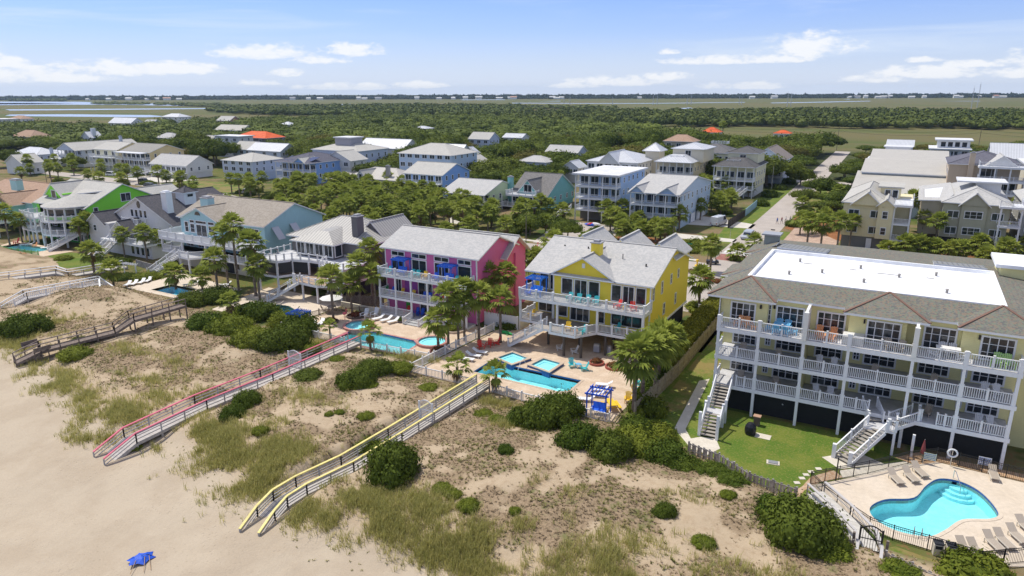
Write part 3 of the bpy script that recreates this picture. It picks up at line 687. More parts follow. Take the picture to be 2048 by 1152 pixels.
# ------------------------------------------------------------------ foliage
def sph_quads(cx, cy, cz, rx, ry, rz, nu=8, nv=5, jit=.12, rng=None, lo=-.5):
    V = []; F = []
    for j in range(nv + 1):
        ph = math.pi * (lo + (.5 - lo) * j / nv)
        for i in range(nu):
            th = 2 * math.pi * i / nu; q = 1 + (rng.random() - .5) * jit * 2
            V.append((cx + rx * q * math.cos(ph) * math.cos(th), cy + ry * q * math.cos(ph) * math.sin(th), cz + rz * q * math.sin(ph)))
    for j in range(nv):
        for i in range(nu): F.append((j * nu + i, j * nu + (i + 1) % nu, (j + 1) * nu + (i + 1) % nu, (j + 1) * nu + i))
    return np.array(V), np.array(F)
def leafcloud(lobes, n, leaf, seed, low=-.25, core=.80, flat=.55, tintvar=.5):
    rng = np.random.default_rng(seed); L = np.array(lobes, float)
    w = (L[:, 3] * L[:, 4] + L[:, 3] * L[:, 5]); idx = rng.choice(len(L), n, p=w / w.sum())
    z = rng.uniform(low, 1, n); th = rng.uniform(0, 2 * math.pi, n); r = np.sqrt(1 - z * z)
    d = np.stack([r * np.cos(th), r * np.sin(th), z], -1)
    rad = L[idx, 3:6] * (1 + .15 * rng.standard_normal(n))[:, None] * (1 + .16 * np.sin(d[:, :1] * 9 + idx[:, None]) * np.cos(d[:, 1:2] * 8 + idx[:, None] * 2))
    P = L[idx, :3] + d * rad
    nn = d * 1.5 + rng.standard_normal((n, 3)) * .5; nn /= np.linalg.norm(nn, axis=1)[:, None]
    a = np.cross(nn, rng.standard_normal((n, 3))); a /= np.linalg.norm(a, axis=1)[:, None]; b = np.cross(nn, a)
    s = leaf * (.6 + .8 * rng.random(n))[:, None]; a = a * s; b = b * s * flat
    V = np.stack([P - a, P - b, P + a, P + b], 1).reshape(-1, 3); F = np.arange(4 * n).reshape(-1, 4)
    lt = rng.random(len(L)); t = np.clip(.5 + tintvar * (lt[idx] - .5) + .5 * (rng.random(n) - .5), 0, 1); t = np.repeat(t, 4)
    Vs = [V]; Fs = [F]; Ts = [t]; o = len(V)
    if core:
        for i, l in enumerate(L):
            v, f = sph_quads(l[0], l[1], l[2], l[3] * core, l[4] * core, l[5] * core, 8, 4, .08, rng, -.3 if low < 0 else 0)
            Vs.append(v); Fs.append(f + o); Ts.append(np.full(len(v), .5 + tintvar * (lt[i] - .5) * .6)); o += len(v)
    return np.concatenate(Vs), np.concatenate(Fs), np.concatenate(Ts)
OAK = leafm((.026, .052, .008), (.175, .225, .032), 'oak_foliage'); OAKB = leafm((.085, .090, .018), (.25, .22, .05), 'oak_foliage_olive')
MYRT = leafm((.06, .10, .012), (.24, .28, .034), 'myrtle_foliage'); MYRD = leafm((.035, .072, .008), (.135, .185, .026), 'juniper_foliage')
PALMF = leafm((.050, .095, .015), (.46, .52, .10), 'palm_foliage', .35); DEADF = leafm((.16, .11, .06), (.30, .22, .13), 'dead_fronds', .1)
HEDG = leafm((.13, .16, .02), (.36, .35, .06), 'hedge_foliage'); BARK = mottled((.17, .13, .10), (.27, .22, .17), 3, .95, 'bark', None, .4, .6, .8, 4)
def oak_lobes(seed, R0=7.0, H=7.8):
    rg = random.Random(seed); L = [(0, 0, H * .60, R0 * .66, R0 * .66, H * .34)]
    for i in range(19):
        a = i * 2.4 + rg.random(); d = R0 * (.18 + .62 * rg.random()); r = R0 * (.19 + .16 * rg.random())
        L.append((d * math.cos(a), d * math.sin(a), H * (.60 + .20 * rg.random()) * (1 - .34 * (d / R0) ** 1.6), r, r, r * (.60 + .2 * rg.random())))
    return L
OAKS = []
for i in range(5):
    v, f, t = leafcloud(oak_lobes(i), 4600, .33, i, -.2, .80, .55, .9)
    OAKS.append(npmesh('oak_crown', v, f, OAK if i != 3 else OAKB, {'tint': t}))
def trunk_mesh(h, r, limbs, seed):
    mb = MB(); rg = random.Random(seed); top = Vector((rg.uniform(-.3, .3), rg.uniform(-.3, .3), h * .5)); mb.cyl((0, 0, -.2), top, r, r * .75, 8)
    for i in range(limbs):
        a = i * 6.28 / limbs + rg.random(); e = Vector((math.cos(a) * h * .38, math.sin(a) * h * .38, h * .78)); m_ = top.lerp(e, .5) + Vector((0, 0, .2)); mb.cyl(top, m_, r * .5, r * .32, 6); mb.cyl(m_, e, r * .32, r * .12, 6)
    return mb.mesh('trunk', BARK)
OTR = [trunk_mesh(7, .33, 5, s) for s in range(2)]
# palms
def frond(V, F, T, base, az, el, L, rad, rng, seg=11, droop=.5, tint=.5):
    """a fan leaf: petiole, then leaflets spreading from its end"""
    ca, sa = math.cos(az), math.sin(az); dirv = np.array([ca * math.cos(el), sa * math.cos(el), math.sin(el)])
    side = np.array([-sa, ca, 0.0]); up = np.cross(dirv, side) * -1
    if up[2] < 0 and el < 1.2: up = -up
    tip = base + dirv * L
    o = len(V); V += [base - side * .025, base + side * .025, tip + side * .02, tip - side * .02]; F.append((o, o + 1, o + 2, o + 3)); T += [tint] * 4
    sp = 2.5
    for i in range(seg):
        a = -sp / 2 + sp * i / (seg - 1); d = dirv * math.cos(a) + side * math.sin(a); w = rad * .105
        n_ = np.cross(d, up); ln = rad * (1 - .25 * abs(a) / 1.25) * (.85 + .3 * rng.random())
        mid = tip + d * ln * .6 + up * (.04 * (-1) ** i); end = tip + d * ln + np.array([0, 0, -droop * ln * .45])
        o = len(V); V += [tip, mid - n_ * w, end, mid + n_ * w]; F.append((o, o + 1, o + 2, o + 3)); tt = min(1, max(0, tint + .3 * (rng.random() - .5))); T += [tt, tt, tt, tt]
def palm_crown(seed, n=34, L=.75, rad=.95, lowest=-.75):
    rng = random.Random(seed); V = []; F = []; T = []
    for i in range(n):
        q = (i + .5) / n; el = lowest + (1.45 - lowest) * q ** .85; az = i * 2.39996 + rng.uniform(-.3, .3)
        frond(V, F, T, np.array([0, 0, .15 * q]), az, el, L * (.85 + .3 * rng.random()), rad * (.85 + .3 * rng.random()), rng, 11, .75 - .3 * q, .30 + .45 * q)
    return np.array(V), np.array(F), np.array(T)
def skirt(seed, n=16):
    rng = random.Random(seed); V = []; F = []; T = []
    for i in range(n): frond(V, F, T, np.array([0, 0, -.1 - .25 * rng.random()]), i * 2.4, rng.uniform(-1.35, -.95), .4, .8, rng, 6, .8, rng.random())
    return np.array(V), np.array(F), np.array(T)
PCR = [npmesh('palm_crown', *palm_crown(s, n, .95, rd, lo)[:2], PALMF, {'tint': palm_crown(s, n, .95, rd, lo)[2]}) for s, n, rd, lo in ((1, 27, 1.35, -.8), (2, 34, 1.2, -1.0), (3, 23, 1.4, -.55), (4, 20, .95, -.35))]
PSK = [npmesh('dead_fronds', *skirt(s)[:2], DEADF, {'tint': skirt(s)[2]}) for s in (1, 2)]
_rg = random.Random(5); mb = MB()
for i in range(12): mb.cyl((0, 0, i / 12 - .02), (0, 0, (i + 1) / 12), .17 if i else .24, .145 + .03 * (i % 2), 9)
PTR = mb.mesh('trunk', BARK)
def palm(x, y, h=4.5, v=0, sc=1.0, label=None, group=None, sk=True, z=0.0, tilt=0.0, cat='palm tree'):
    t = thing('palm_tree', label, cat, (x, y, z), random.Random(x * 7 + y).uniform(0, 6.28), group)
    t.rotation_euler = (tilt, 0, t.rotation_euler[2])
    link('trunk', PTR, t, (0, 0, 0), sc=(1.0 * sc, 1.0 * sc, h))
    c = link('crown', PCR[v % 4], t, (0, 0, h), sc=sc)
    if sk: link('dead_fronds', PSK[v % 2], c)
    return t
def oak(x, y, v=0, s=1.0, sz=1.0, label=None, group=None, cat='oak tree', z=0.0):
    t = thing('oak_tree', label, cat, (x, y, z), random.Random(x * 3 + y).uniform(0, 6.28), group, (s, s, s * sz))
    link('trunk', OTR[v % 2], t); link('crown', OAKS[v % 5], t)
    return t
# shrubs
def dome(seed, nl=14, fl=.62):
    rg = random.Random(seed); L = [(0, 0, .12, .72, .72, .55)]
    for i in range(nl):
        a = i * 2.4 + rg.random(); d = .30 + .42 * rg.random(); r = .20 + .17 * rg.random(); L.append((d * math.cos(a), d * math.sin(a), .10 + (.62 - d * .55) * fl * rg.uniform(.6, 1.1), r, r, r * .85))
    return L
SHR = []
for i, (n, lf, mt) in enumerate([(5200, .046, MYRD), (5200, .046, MYRT), (2600, .065, MYRD), (2600, .065, MYRT), (6500, .042, MYRD)]):
    v, f, t = leafcloud(dome(40 + i, 20), n, lf, 60 + i, -.35, .78, .5, .8); SHR.append(npmesh('shrub_foliage', v, f, mt, {'tint': t}))
def shrub(x, y, r, label, v=0, h=1.0, group=None, ry=None, rz=0.0, z=None, cat='shrub'):
    z = Tz(x, y) - .12 * r if z is None else z
    return link('shrub', SHR[v % 5], None, (x, y, z), rz or (x * 1.3 + y), label, cat, group, None, (r, ry or r, r * h))
# ------------------------------------------------------------------ far country: woods, water, the other shore
rng = np.random.default_rng(11)
def px_xy(L, D): return (L * math.cos(YAW) - D * math.sin(YAW), L * math.sin(YAW) + D * math.cos(YAW))   # offset right of the view, distance ahead
def DL(x, y): return (-x * math.sin(YAW) + y * math.cos(YAW), x * math.cos(YAW) + y * math.sin(YAW))
def clump_mass(name, pts, mat, nleaf, leaf, seed, jitter=.25):
    """many tree canopies fused into one mass: pts are (x, y, radius, height)"""
    base = []
    for s in range(6):
        rg = random.Random(seed + s); L = [(0, 0, .50, .72, .72, .46)]
        for i in range(4):
            a = i * 1.57 + rg.random(); L.append((.5 * math.cos(a), .5 * math.sin(a), .45 + .2 * rg.random(), .42, .42, .3))
        base.append(leafcloud(L, nleaf, leaf, seed + s, -.1, .9, .6, .4))
    Vs, Fs, Ts = [], [], []; o = 0
    for i, (x, y, r, h) in enumerate(pts):
        v, f, t = base[i % 6]; a = i * 1.7; c, s_ = math.cos(a), math.sin(a)
        q = np.empty_like(v); q[:, 0] = (v[:, 0] * c - v[:, 1] * s_) * r + x; q[:, 1] = (v[:, 0] * s_ + v[:, 1] * c) * r + y; q[:, 2] = v[:, 2] * h
        Vs.append(q); Fs.append(f + o); Ts.append(np.clip(t + rng.uniform(-.3, .3), 0, 1)); o += len(v)
    me = npmesh(name, np.concatenate(Vs), np.concatenate(Fs), mat, {'tint': np.concatenate(Ts)})
    return me
FARL = leafm((.035, .065, .012), (.15, .18, .036), 'far_foliage', .0)
# bands of marsh woods, as polygons on the ground given by where they stand in the view
def woods(name, label, poly, spacing, r, h, nleaf=60, leaf=.22, seed=5, cat='woodland', mat=None):
    W = [at(a, b, 0) for a, b in poly]; xs = [p[0] for p in W]; ys = [p[1] for p in W]
    area = abs(sum(W[i][0] * W[(i + 1) % len(W)][1] - W[(i + 1) % len(W)][0] * W[i][1] for i in range(len(W)))) / 2
    n = int(area / spacing ** 2); rg = np.random.default_rng(seed); pts = []
    while len(pts) < n:
        X_ = rg.uniform(min(xs), max(xs), 4000); Y_ = rg.uniform(min(ys), max(ys), 4000)
        for x, y in zip(X_[(k_ := inpoly(X_, Y_, W))], Y_[k_]):
            pts.append((x, y, r * rg.uniform(.7, 1.3), h * rg.uniform(.65, 1.2)))
            if len(pts) >= n: break
    link(name, clump_mass(name, pts, mat or FARL, nleaf, leaf, seed), None, label=label, cat=cat, kind='stuff')
woods('far_woods', 'band of mixed green woods between two strips of marsh', [(1010, 253), (1300, 253), (2140, 262), (2140, 231), (1700, 227), (1300, 229), (1010, 229)], 11, 7.5, 8.0, 90, .2, 5)
woods('far_woods', 'wooded hummocks beyond the oaks with water behind them', [(470, 229), (700, 236), (1040, 236), (1040, 217), (850, 215), (700, 217), (450, 219), (420, 224)], 14, 9, 8.5, 60, .22, 9)
woods('far_woods', 'thin green line of scrub along the far creek', [(190, 207), (450, 210), (460, 214), (1100, 214), (1240, 216), (1240, 219), (900, 219), (620, 218), (430, 215), (300, 210), (190, 209)], 22, 10, 5.5, 40, .25, 13)
woods('far_woods', 'dark low tree island in the left marsh', [(20, 201), (130, 201), (130, 203), (20, 203)], 20, 12, 7, 40, .25, 19)
# the opposite shore, three kilometres off
pts = []
for D_, hh in ((2790, 9), (2840, 12), (2900, 13), (2980, 15), (3080, 16)):
    L_ = -D_ * .80
    while L_ < D_ * .80:
        L_ += rng.uniform(9, 17); x, y = px_xy(L_, D_ + rng.uniform(-25, 25)); pts.append((x, y, rng.uniform(11, 19), hh * rng.uniform(.7, 1.12)))
SHOREL = leafm((.010, .026, .014), (.032, .052, .030), 'far_foliage', .0)
link('far_treeline', clump_mass('far_treeline', pts, SHOREL, 26, .3, 33), None, label='dark wooded shoreline along the whole horizon', cat='treeline', kind='stuff')
# creeks and flooded marsh
WATERF = None
m_, kk_, b_, p_ = newmat('creek_water'); b_.inputs['Base Color'].default_value = (.40, .46, .54, 1); b_.inputs['Roughness'].default_value = .22; b_.inputs['Specular IOR Level'].default_value = 1.0
bump(kk_, b_, kk_.noise(kk_.scaled(p_, (.15, .15, .15)), 1.0, 3, .6), .4, .6); WATERF = m_
for poly in ([(-60, 203), (160, 203.5), (280, 207), (400, 208.5), (440, 211.5), (420, 212.8), (250, 209.8), (100, 209.2), (-60, 211.0)],
             [(-60, 206), (60, 206), (150, 207), (60, 208.4), (-60, 209)],
             [(10, 218.6), (200, 217.6), (410, 216.2), (412, 217.8), (200, 219.8), (20, 221.0)],
             [(20, 229), (140, 228.4), (300, 230), (335, 233), (290, 234.5), (60, 232.5), (10, 231.5)],
             [(640, 210.2), (700, 207.5), (704, 211.5), (660, 212.5)], [(720, 216), (752, 214), (757, 217), (735, 219)], [(900, 221.5), (930, 218), (980, 219.5), (975, 225), (930, 226)],
             [(825, 216.5), (860, 215.5), (856, 217.8)], [(1024, 205.5), (1160, 206.4), (1300, 206.2), (1490, 204.2), (1490, 205.0), (1300, 207.2), (1150, 207.3), (1024, 206.5)],
             [(1540, 205.4), (1660, 203.2), (1740, 201.7), (1742, 202.5), (1660, 204.6), (1545, 206.4)], [(1360, 216.2), (1380, 215), (1386, 216.6), (1366, 217.8)], [(1075, 202.6), (1120, 201.8), (1122, 202.6)],
             [(1190, 222), (1240, 220.5), (1244, 223), (1200, 224.5)], [(1870, 202.4), (1960, 202.0), (1960, 202.7)], [(1685, 198.8), (1700, 198.6), (1700, 199.2)], [(920, 199.3), (1010, 199.0), (1010, 199.8), (925, 200.2)]):
    W = [at(a, b, .12) for a, b in poly]; sheet('creek_water', ccw(W), WATERF, .12)
sheet('sand_track', ccw([at(a, b, .15) for a, b in [(440, 222.5), (512, 221.5), (560, 220.6), (562, 221.8), (512, 223.8), (445, 224.5)]]), mottled((.5, .42, .3), (.45, .36, .25), .1, .9, 'sandy_drive'), .15)
# waterfront houses dotted along the far shore
fh = MB(); fh.box(-7, 7, -5, 5, 0, 6.5, 0).slab([(-8, -6, 6.3), (8, -6, 6.3), (8, 0, 9.5), (-8, 0, 9.5)], .3, 1, 1).slab([(-8, 0, 9.5), (8, 0, 9.5), (8, 6, 6.3), (-8, 6, 6.3)], .3, 1, 1)
FHM = [fh.mesh('far_house', [paint((.78, .77, .74), .6), paint(c, .7)]) for c in ((.62, .62, .6), (.30, .30, .32), (.5, .28, .2))]
for i, px in enumerate([222, 262, 300, 335, 352, 372, 395, 512 + 150, 735, 746, 772, 845, 886, 914, 937, 1001, 1021, 1101, 1110, 1119, 1028, 1266, 1479, 1521, 1664, 1678, 1694, 1717, 1728, 1740, 1781, 1805, 1865, 1872, 1908, 1940, 1953, 2035, 2045, 640, 610, 962]):
    D_ = 2745 + (i * 37 % 30); x, y = px_xy((px - 1024) / FPX * D_ * 1.02, D_); link('waterfront_house', FHM[i % 3 if i % 5 == 0 else 0], None, (x, y, 0), YAW + (i * .7) % .6 - .3, 'small pale waterfront house in front of the far tree line', 'house', 'houses on the far shore', None, (1.0 + (i * .31) % .8, 1, .8 + (i * .17) % .5))

# ------------------------------------------------------------------ the oak woods between the houses
HOLES = []      # circles (x,y,r) kept clear of trees; filled by the house list
def clear(x, y, r): return all((x - a) ** 2 + (y - b) ** 2 > (r + c) ** 2 for a, b, c in HOLES)
def street_clear(x, y):
    sx = np.interp(y, [116, 150, 200, 306, 420], [-28, -28.2, -29, -31, -33])
    return abs(x - sx) > 9 or y > 420
# ------------------------------------------------------------------ houses
def onx(px, py, y0):
    """x and z where the sight line through a pixel meets the plane y = y0"""
    d = ray(px, py); t = y0 / d.y; return d.x * t, CAMZ + d.z * t
def ony(px, py, x0):
    d = ray(px, py); t = x0 / d.x; return d.y * t, CAMZ + d.z * t
class House:
    def __init__(s, label, cat='house', x=0, y=0, rz=0.0, name='house', group=None, absolute=True, z=0):
        s.t = thing(name, label, cat, (x, y, z), rz, group); s.o = Vector((x, y, 0)) if absolute else Vector((0, 0, 0))
    def put(s, mb, name, mats, parent=None, smooth=False, **kw):
        if s.o.length: mb.v = [(a - s.o.x, b - s.o.y, c) for a, b, c in mb.v]
        return mb.build(name, mats, parent or s.t, smooth, **kw)
    def wall(s, x0, x1, y0, y1, z0, z1, mat, name='wall', **kw): return s.put(MB().box(x0, x1, y0, y1, z0, z1), name, mat, **kw)
    def win(s, face, p, a0, a1, z0, z1, nx=1, nz=1, fr=.13, door=False, frm=None, name=None):
        """glazing on a wall plane; face F (-y), R (+x), L (-x)"""
        sg = {'F': (0, -1), 'R': (1, 0), 'L': (-1, 0)}[face]
        def bx(m, u0, u1, w0, w1, d0, d1, k=0):
            if face == 'F': m.box(u0, u1, p - d1, p - d0, w0, w1, k)
            elif face == 'R': m.box(p + d0, p + d1, u0, u1, w0, w1, k)
            else: m.box(p - d1, p - d0, u0, u1, w0, w1, k)
        g = MB(); bx(g, a0 + fr * .5, a1 - fr * .5, z0 + fr * .5, z1 - fr * .5, -.02, .035)
        w = s.put(g, name or ('glass_door' if door else 'window'), GLASS)
        f = MB()
        for u0, u1, w0, w1 in ((a0, a0 + fr, z0, z1), (a1 - fr, a1, z0, z1), (a0 + fr, a1 - fr, z0, z0 + fr), (a0 + fr, a1 - fr, z1 - fr, z1)): bx(f, u0, u1, w0, w1, -.01, .09)
        for i in range(1, nx): c = a0 + (a1 - a0) * i / nx; bx(f, c - .04, c + .04, z0 + fr, z1 - fr, .0, .075)
        for i in range(1, nz): c = z0 + (z1 - z0) * i / nz; bx(f, a0 + fr, a1 - fr, c - .025, c + .025, .0, .07)
        s.put(f, 'frame', frm or WHITE, w); return w
    def gable(s, axis, x0, x1, y0, y1, ze, zr, oh=.5, mat=None, wallm=None, ohg=.4, name='roof', t=.18, trim=None, fill=True, zw=None):
        """gable roof over a footprint: ridge along axis; ze is the height of the eave line at the wall"""
        mb = MB()
        if axis == 'x':
            ym = (y0 + y1) / 2; sl = (zr - ze) / (ym - y0); a, b = x0 - ohg, x1 + ohg
            mb.slab([(a, y0 - oh, ze - sl * oh), (b, y0 - oh, ze - sl * oh), (b, ym, zr), (a, ym, zr)], t); mb.slab([(a, ym, zr), (b, ym, zr), (b, y1 + oh, ze - sl * oh), (a, y1 + oh, ze - sl * oh)], t)
            mb.bar((a, ym, zr + .03), (b, ym, zr + .03), .3, .08, 0)
        else:
            xm = (x0 + x1) / 2; sl = (zr - ze) / (xm - x0); a, b = y0 - ohg, y1 + ohg
            mb.slab([(x0 - oh, b, ze - sl * oh), (x0 - oh, a, ze - sl * oh), (xm, a, zr), (xm, b, zr)], t); mb.slab([(xm, b, zr), (xm, a, zr), (x1 + oh, a, ze - sl * oh), (x1 + oh, b, ze - sl * oh)], t)
            mb.bar((xm, a, zr + .03), (xm, b, zr + .03), .3, .08, 0)
        r = s.put(mb, name, [mat, trim or WHITE])
        if fill and wallm:
            zb = ze - .3 if zw is None else zw; q = .17
            if axis == 'x': g = MB().extr([(y0, zb), (y1, zb), (y1, ze - q), (ym, zr - q), (y0, ze - q)], 'x', x0 - .006, x1 + .006)
            else: g = MB().extr([(x0, zb), (x1, zb), (x1, ze - q), (xm, zr - q), (x0, ze - q)], 'y', y0 - .006, y1 + .006)
            s.put(g, 'gable_wall', wallm)
        return r
    def hip(s, x0, x1, y0, y1, ze, zr, oh=.5, mat=None, name='roof', t=.18, trim=None, cap=0.0):
        """hip roof; the ridge follows the longer side"""
        x0 -= oh; x1 += oh; y0 -= oh; y1 += oh; xm, ym = (x0 + x1) / 2, (y0 + y1) / 2; w, d = x1 - x0, y1 - y0; mb = MB(); h = min(w, d) / 2 * (1 - cap)
        if w >= d: A, B = (x0 + h, ym, zr), (x1 - h, ym, zr)
        else: A, B = (xm, y0 + h, zr), (xm, y1 - h, zr)
        if cap: c0, c1, c2, c3 = (x0 + h, y0 + h, zr), (x1 - h, y0 + h, zr), (x1 - h, y1 - h, zr), (x0 + h, y1 - h, zr)
        else: c0, c1, c2, c3 = (A, B, B, A) if w >= d else (A, A, B, B)
        P0, P1, P2, P3 = (x0, y0, ze), (x1, y0, ze), (x1, y1, ze), (x0, y1, ze)
        def cl(p):
            o = []
            for q in p:
                if not o or (Vector(q) - Vector(o[-1])).length > .01: o.append(q)
            if (Vector(o[0]) - Vector(o[-1])).length < .01: o.pop()
            return o
        for p in ([P0, P1, c1, c0], [P1, P2, c2, c1], [P2, P3, c3, c2], [P3, P0, c0, c3]):
            q = cl(p)
            if len(q) > 2: mb.slab(q, t)
        if cap: mb.poly([c0, c1, c2, c3], 0)
        for a, b in ((P0, c0), (P1, c1), (P2, c2), (P3, c3)) + (() if cap else ((A, B),)):
            if (Vector(a) - Vector(b)).length > .1: mb.bar(Vector(a) + Vector((0, 0, .02)), Vector(b) + Vector((0, 0, .02)), .26, .08, 0)
        return s.put(mb, name, [mat, trim or WHITE])
    def deck(s, poly, z, th=.35, mat=None, name='deck', trim=None):
        return s.put(MB().prism(ccw(poly), z - th, z, 1, 0), name, [mat or WOODG, trim or WHITE])
    def rail(s, pts, z, h=1.05, bal=.2, post=2.2, mat=None, closed=False, name='railing', pw=.13, solid=False, wires=0, posts=True, caps=True, zs=None):
        return s.put(rail_mb(pts, z, h, bal, post, pw, solid, wires, posts, caps, zs), name, mat or WHITE)
    def posts(s, pts, z0, z1, w=.22, mat=None, name='column'):
        for x, y in pts: s.put(MB().box(x - w / 2, x + w / 2, y - w / 2, y + w / 2, z0, z1), name, mat or WHITE)
    def stairs(s, b, t, zb, zt, w, mat=None, n=None, rails=True, trim=None, bal=.2, name='stairs', h=1.0):
        """straight flight from b (x,y) up to t (x,y)"""
        B = Vector((b[0], b[1])); T_ = Vector((t[0], t[1])); d = (T_ - B); L = d.length; d.normalize(); nrm = Vector((-d.y, d.x)); n = n or max(2, round(abs(zt - zb) / .19)); mb = MB()
        for i in range(n):
            a = B + d * (L * i / n); c = B + d * (L * (i + 1) / n + .04); z = zb + (zt - zb) * (i + 1) / n - .02
            mb.prism([tuple(a - nrm * w / 2), tuple(c - nrm * w / 2), tuple(c + nrm * w / 2), tuple(a + nrm * w / 2)], z - .06, z, 0)
            mb.prism([tuple(c - nrm * w / 2 - d * .05), tuple(c - nrm * w / 2 - d * .02), tuple(c + nrm * w / 2 - d * .02), tuple(c + nrm * w / 2 - d * .05)], z - .2, z - .06, 1)
        for sgn in (-1, 1):
            a = B + nrm * sgn * (w / 2 + .03); c = T_ + nrm * sgn * (w / 2 + .03); mb.bar((a.x, a.y, zb - .02), (c.x, c.y, zt - .12), .06, .32, 1)
        st = s.put(mb, name, [mat or WOODG, trim or WHITE])
        if rails:
            for sgn in (-1, 1):
                a = B + nrm * sgn * (w / 2 + .06); c = T_ + nrm * sgn * (w / 2 + .06); s.rail([tuple(a), tuple(c)], 0, h=h, bal=bal, zs=[zb, zt], mat=trim or WHITE)
        return st
    def chimney(s, x0, x1, y0, y1, z0, z1, mat, capm=None):
        c = s.wall(x0, x1, y0, y1, z0, z1, mat, 'chimney'); s.put(MB().box(x0 - .12, x1 + .12, y0 - .12, y1 + .12, z1, z1 + .14).box(x0 + .25, x1 - .25, y0 + .2, y1 - .2, z1 + .14, z1 + .4, 0), 'chimney_cap', capm or paint((.35, .35, .36), .5), c); return c
def rail_mb(pts, z, h=1.05, bal=.2, post=2.2, pw=.13, solid=False, wires=0, posts=True, caps=True, zs=None):
    mb = MB(); P = []
    for i, p in enumerate(pts): P.append(Vector((p[0], p[1], (zs[i] if zs else z))))
    for i in range(len(P) - 1):
        a, b = P[i], P[i + 1]; L = (b - a).length
        if L < .05: continue
        up = Vector((0, 0, 1)); mb.bar(a + up * (h - .03), b + up * (h - .03), .11, .07)
        if solid: mb.bar(a + up * (h * .5 + .05), b + up * (h * .5 + .05), .05, h - .2)
        elif wires:
            for k_ in range(wires): mb.bar(a + up * (h * (k_ + 1) / (wires + 1)), b + up * (h * (k_ + 1) / (wires + 1)), .05, .07)
        else:
            mb.bar(a + up * .12, b + up * .12, .05, .06)
            if bal:
                n = max(1, int(L / bal))
                for k_ in range(1, n): q = a.lerp(b, k_ / n); mb.box(q.x - .024, q.x + .024, q.y - .024, q.y + .024, q.z + .12, q.z + h - .06)
        if posts:
            n = max(1, round(L / post))
            for k_ in range(0 if i == 0 else 1, n + 1):
                q = a.lerp(b, k_ / n); w = pw / 2; mb.box(q.x - w, q.x + w, q.y - w, q.y + w, q.z - .02, q.z + h + .08)
                if caps: mb.box(q.x - w - .03, q.x + w + .03, q.y - w - .03, q.y + w + .03, q.z + h + .08, q.z + h + .14)
    return mb
GSH = shingle((.50, .49, .47), (.43, .43, .42), 'grey_shingles'); TSH = shingle((.36, .32, .27), (.30, .265, .22), 'tan_shingles'); BSH = shingle((.42, .29, .21), (.36, .24, .17), 'brown_shingles')
DSH = shingle((.105, .10, .11), (.075, .075, .085), 'dark_shingles'); MSH = shingle((.20, .195, .165), (.135, .135, .125), 'mixed_grey_shingles', vs_=6.5, c3=(.225, .18, .135)); LSH = shingle((.50, .485, .44), (.44, .43, .40), 'pale_shingles')
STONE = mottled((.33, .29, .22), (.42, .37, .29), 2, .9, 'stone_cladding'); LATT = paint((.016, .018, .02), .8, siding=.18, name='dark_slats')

# ---- yellow beach house
YEL = paint((.86, .68, .06), .6, siding=.14, var=.06, name='yellow_siding')
h = House('bright yellow beach house with white decks and pale grey roof', x=-34, y=87)
h.wall(-42.2, -38.7, 81.2, 96, 2.9, 9.25, YEL); h.wall(-38.7, -25.6, 79.5, 96, 2.9, 9.2, YEL)
h.put(MB().box(-25.6, -25.52, 79.45, 96.05, 2.7, 2.95).box(-38.7, -25.52, 79.4, 79.5, 2.7, 2.95).box(-25.65, -25.5, 79.4, 79.55, 2.95, 9.2).box(-38.78, -38.62, 79.4, 79.5, 6, 9.2).box(-38.6, -30.3, 79.42, 79.5, 9.12, 9.3), 'corner_trim', WHITE)
h.gable('x', -42.2, -25.6, 79.5, 96, 9.35, 12.25, .55, GSH, YEL, .55)
h.gable('y', -38.6, -30.4, 79.45, 86.5, 9.4, 11.75, .45, GSH, YEL, .5)
for cx in (-38.6, -33.0, -27.6): h.gable('y', cx - 2.0, cx + 2.0, 88.3, 95.6, 11.0, 12.6, .45, GSH, YEL, .1, zw=9.2)
h.chimney(-34.9, -33.7, 82.6, 83.8, 9.8, 12.9, YEL)
h.put(MB().box(-34.7, -34.3, 79.38, 79.46, 10.3, 10.9), 'gable_vent', WHITE)
h.put(MB().cyl((-31, 84, 10.8), (-31, 84, 11.6), .06).cyl((-27.5, 83, 10.5), (-27.5, 83, 10.9), .1).cyl((-36.5, 85.5, 11.2), (-36.5, 85.5, 11.7), .1).cyl((-40, 85.5, 11.2), (-40, 85.5, 11.6), .1), 'roof_pipes', BLACK)
h.win('F', 81.2, -41.6, -40.2, 6.3, 8.7); h.win('F', 81.2, -40.1, -38.9, 6.3, 8.7, door=True)
h.win('F', 79.5, -37.6, -35.9, 6.5, 8.75, 1, 1); h.win('F', 79.5, -35.8, -33.9, 6.3, 8.75, 2, 1, door=True); h.win('F', 79.5, -33.8, -32.2, 6.5, 8.75)
h.win('F', 79.5, -30.7, -29.3, 6.5, 8.75); h.win('F', 79.5, -29.2, -27.6, 6.3, 8.75, 2, 1, door=True); h.win('F', 79.5, -27.5, -26.1, 6.5, 8.75)
h.win('F', 81.2, -41.8, -39.3, 3.1, 5.4, 2, 1, door=True); h.win('F', 79.5, -38.0, -36.6, 3.4, 5.4); h.win('F', 79.5, -36.3, -33.5, 3.1, 5.4, 3, 1, door=True); h.win('F', 79.5, -32.5, -31.4, 3.3, 5.4); h.win('F', 79.5, -30.6, -26.4, 3.4, 5.4, 3, 1)
for (a, b, z0, z1) in ((80.2, 80.9, 6.9, 8.7), (83.6, 84.3, 7.0, 8.7), (87.4, 88.1, 7.4, 8.8), (90.6, 91.3, 7.5, 8.8), (84.8, 85.6, 3.9, 5.5), (89.9, 90.6, 4.0, 5.6)): h.win('R', -25.6, a, b, z0, z1, 1, 2, .09)
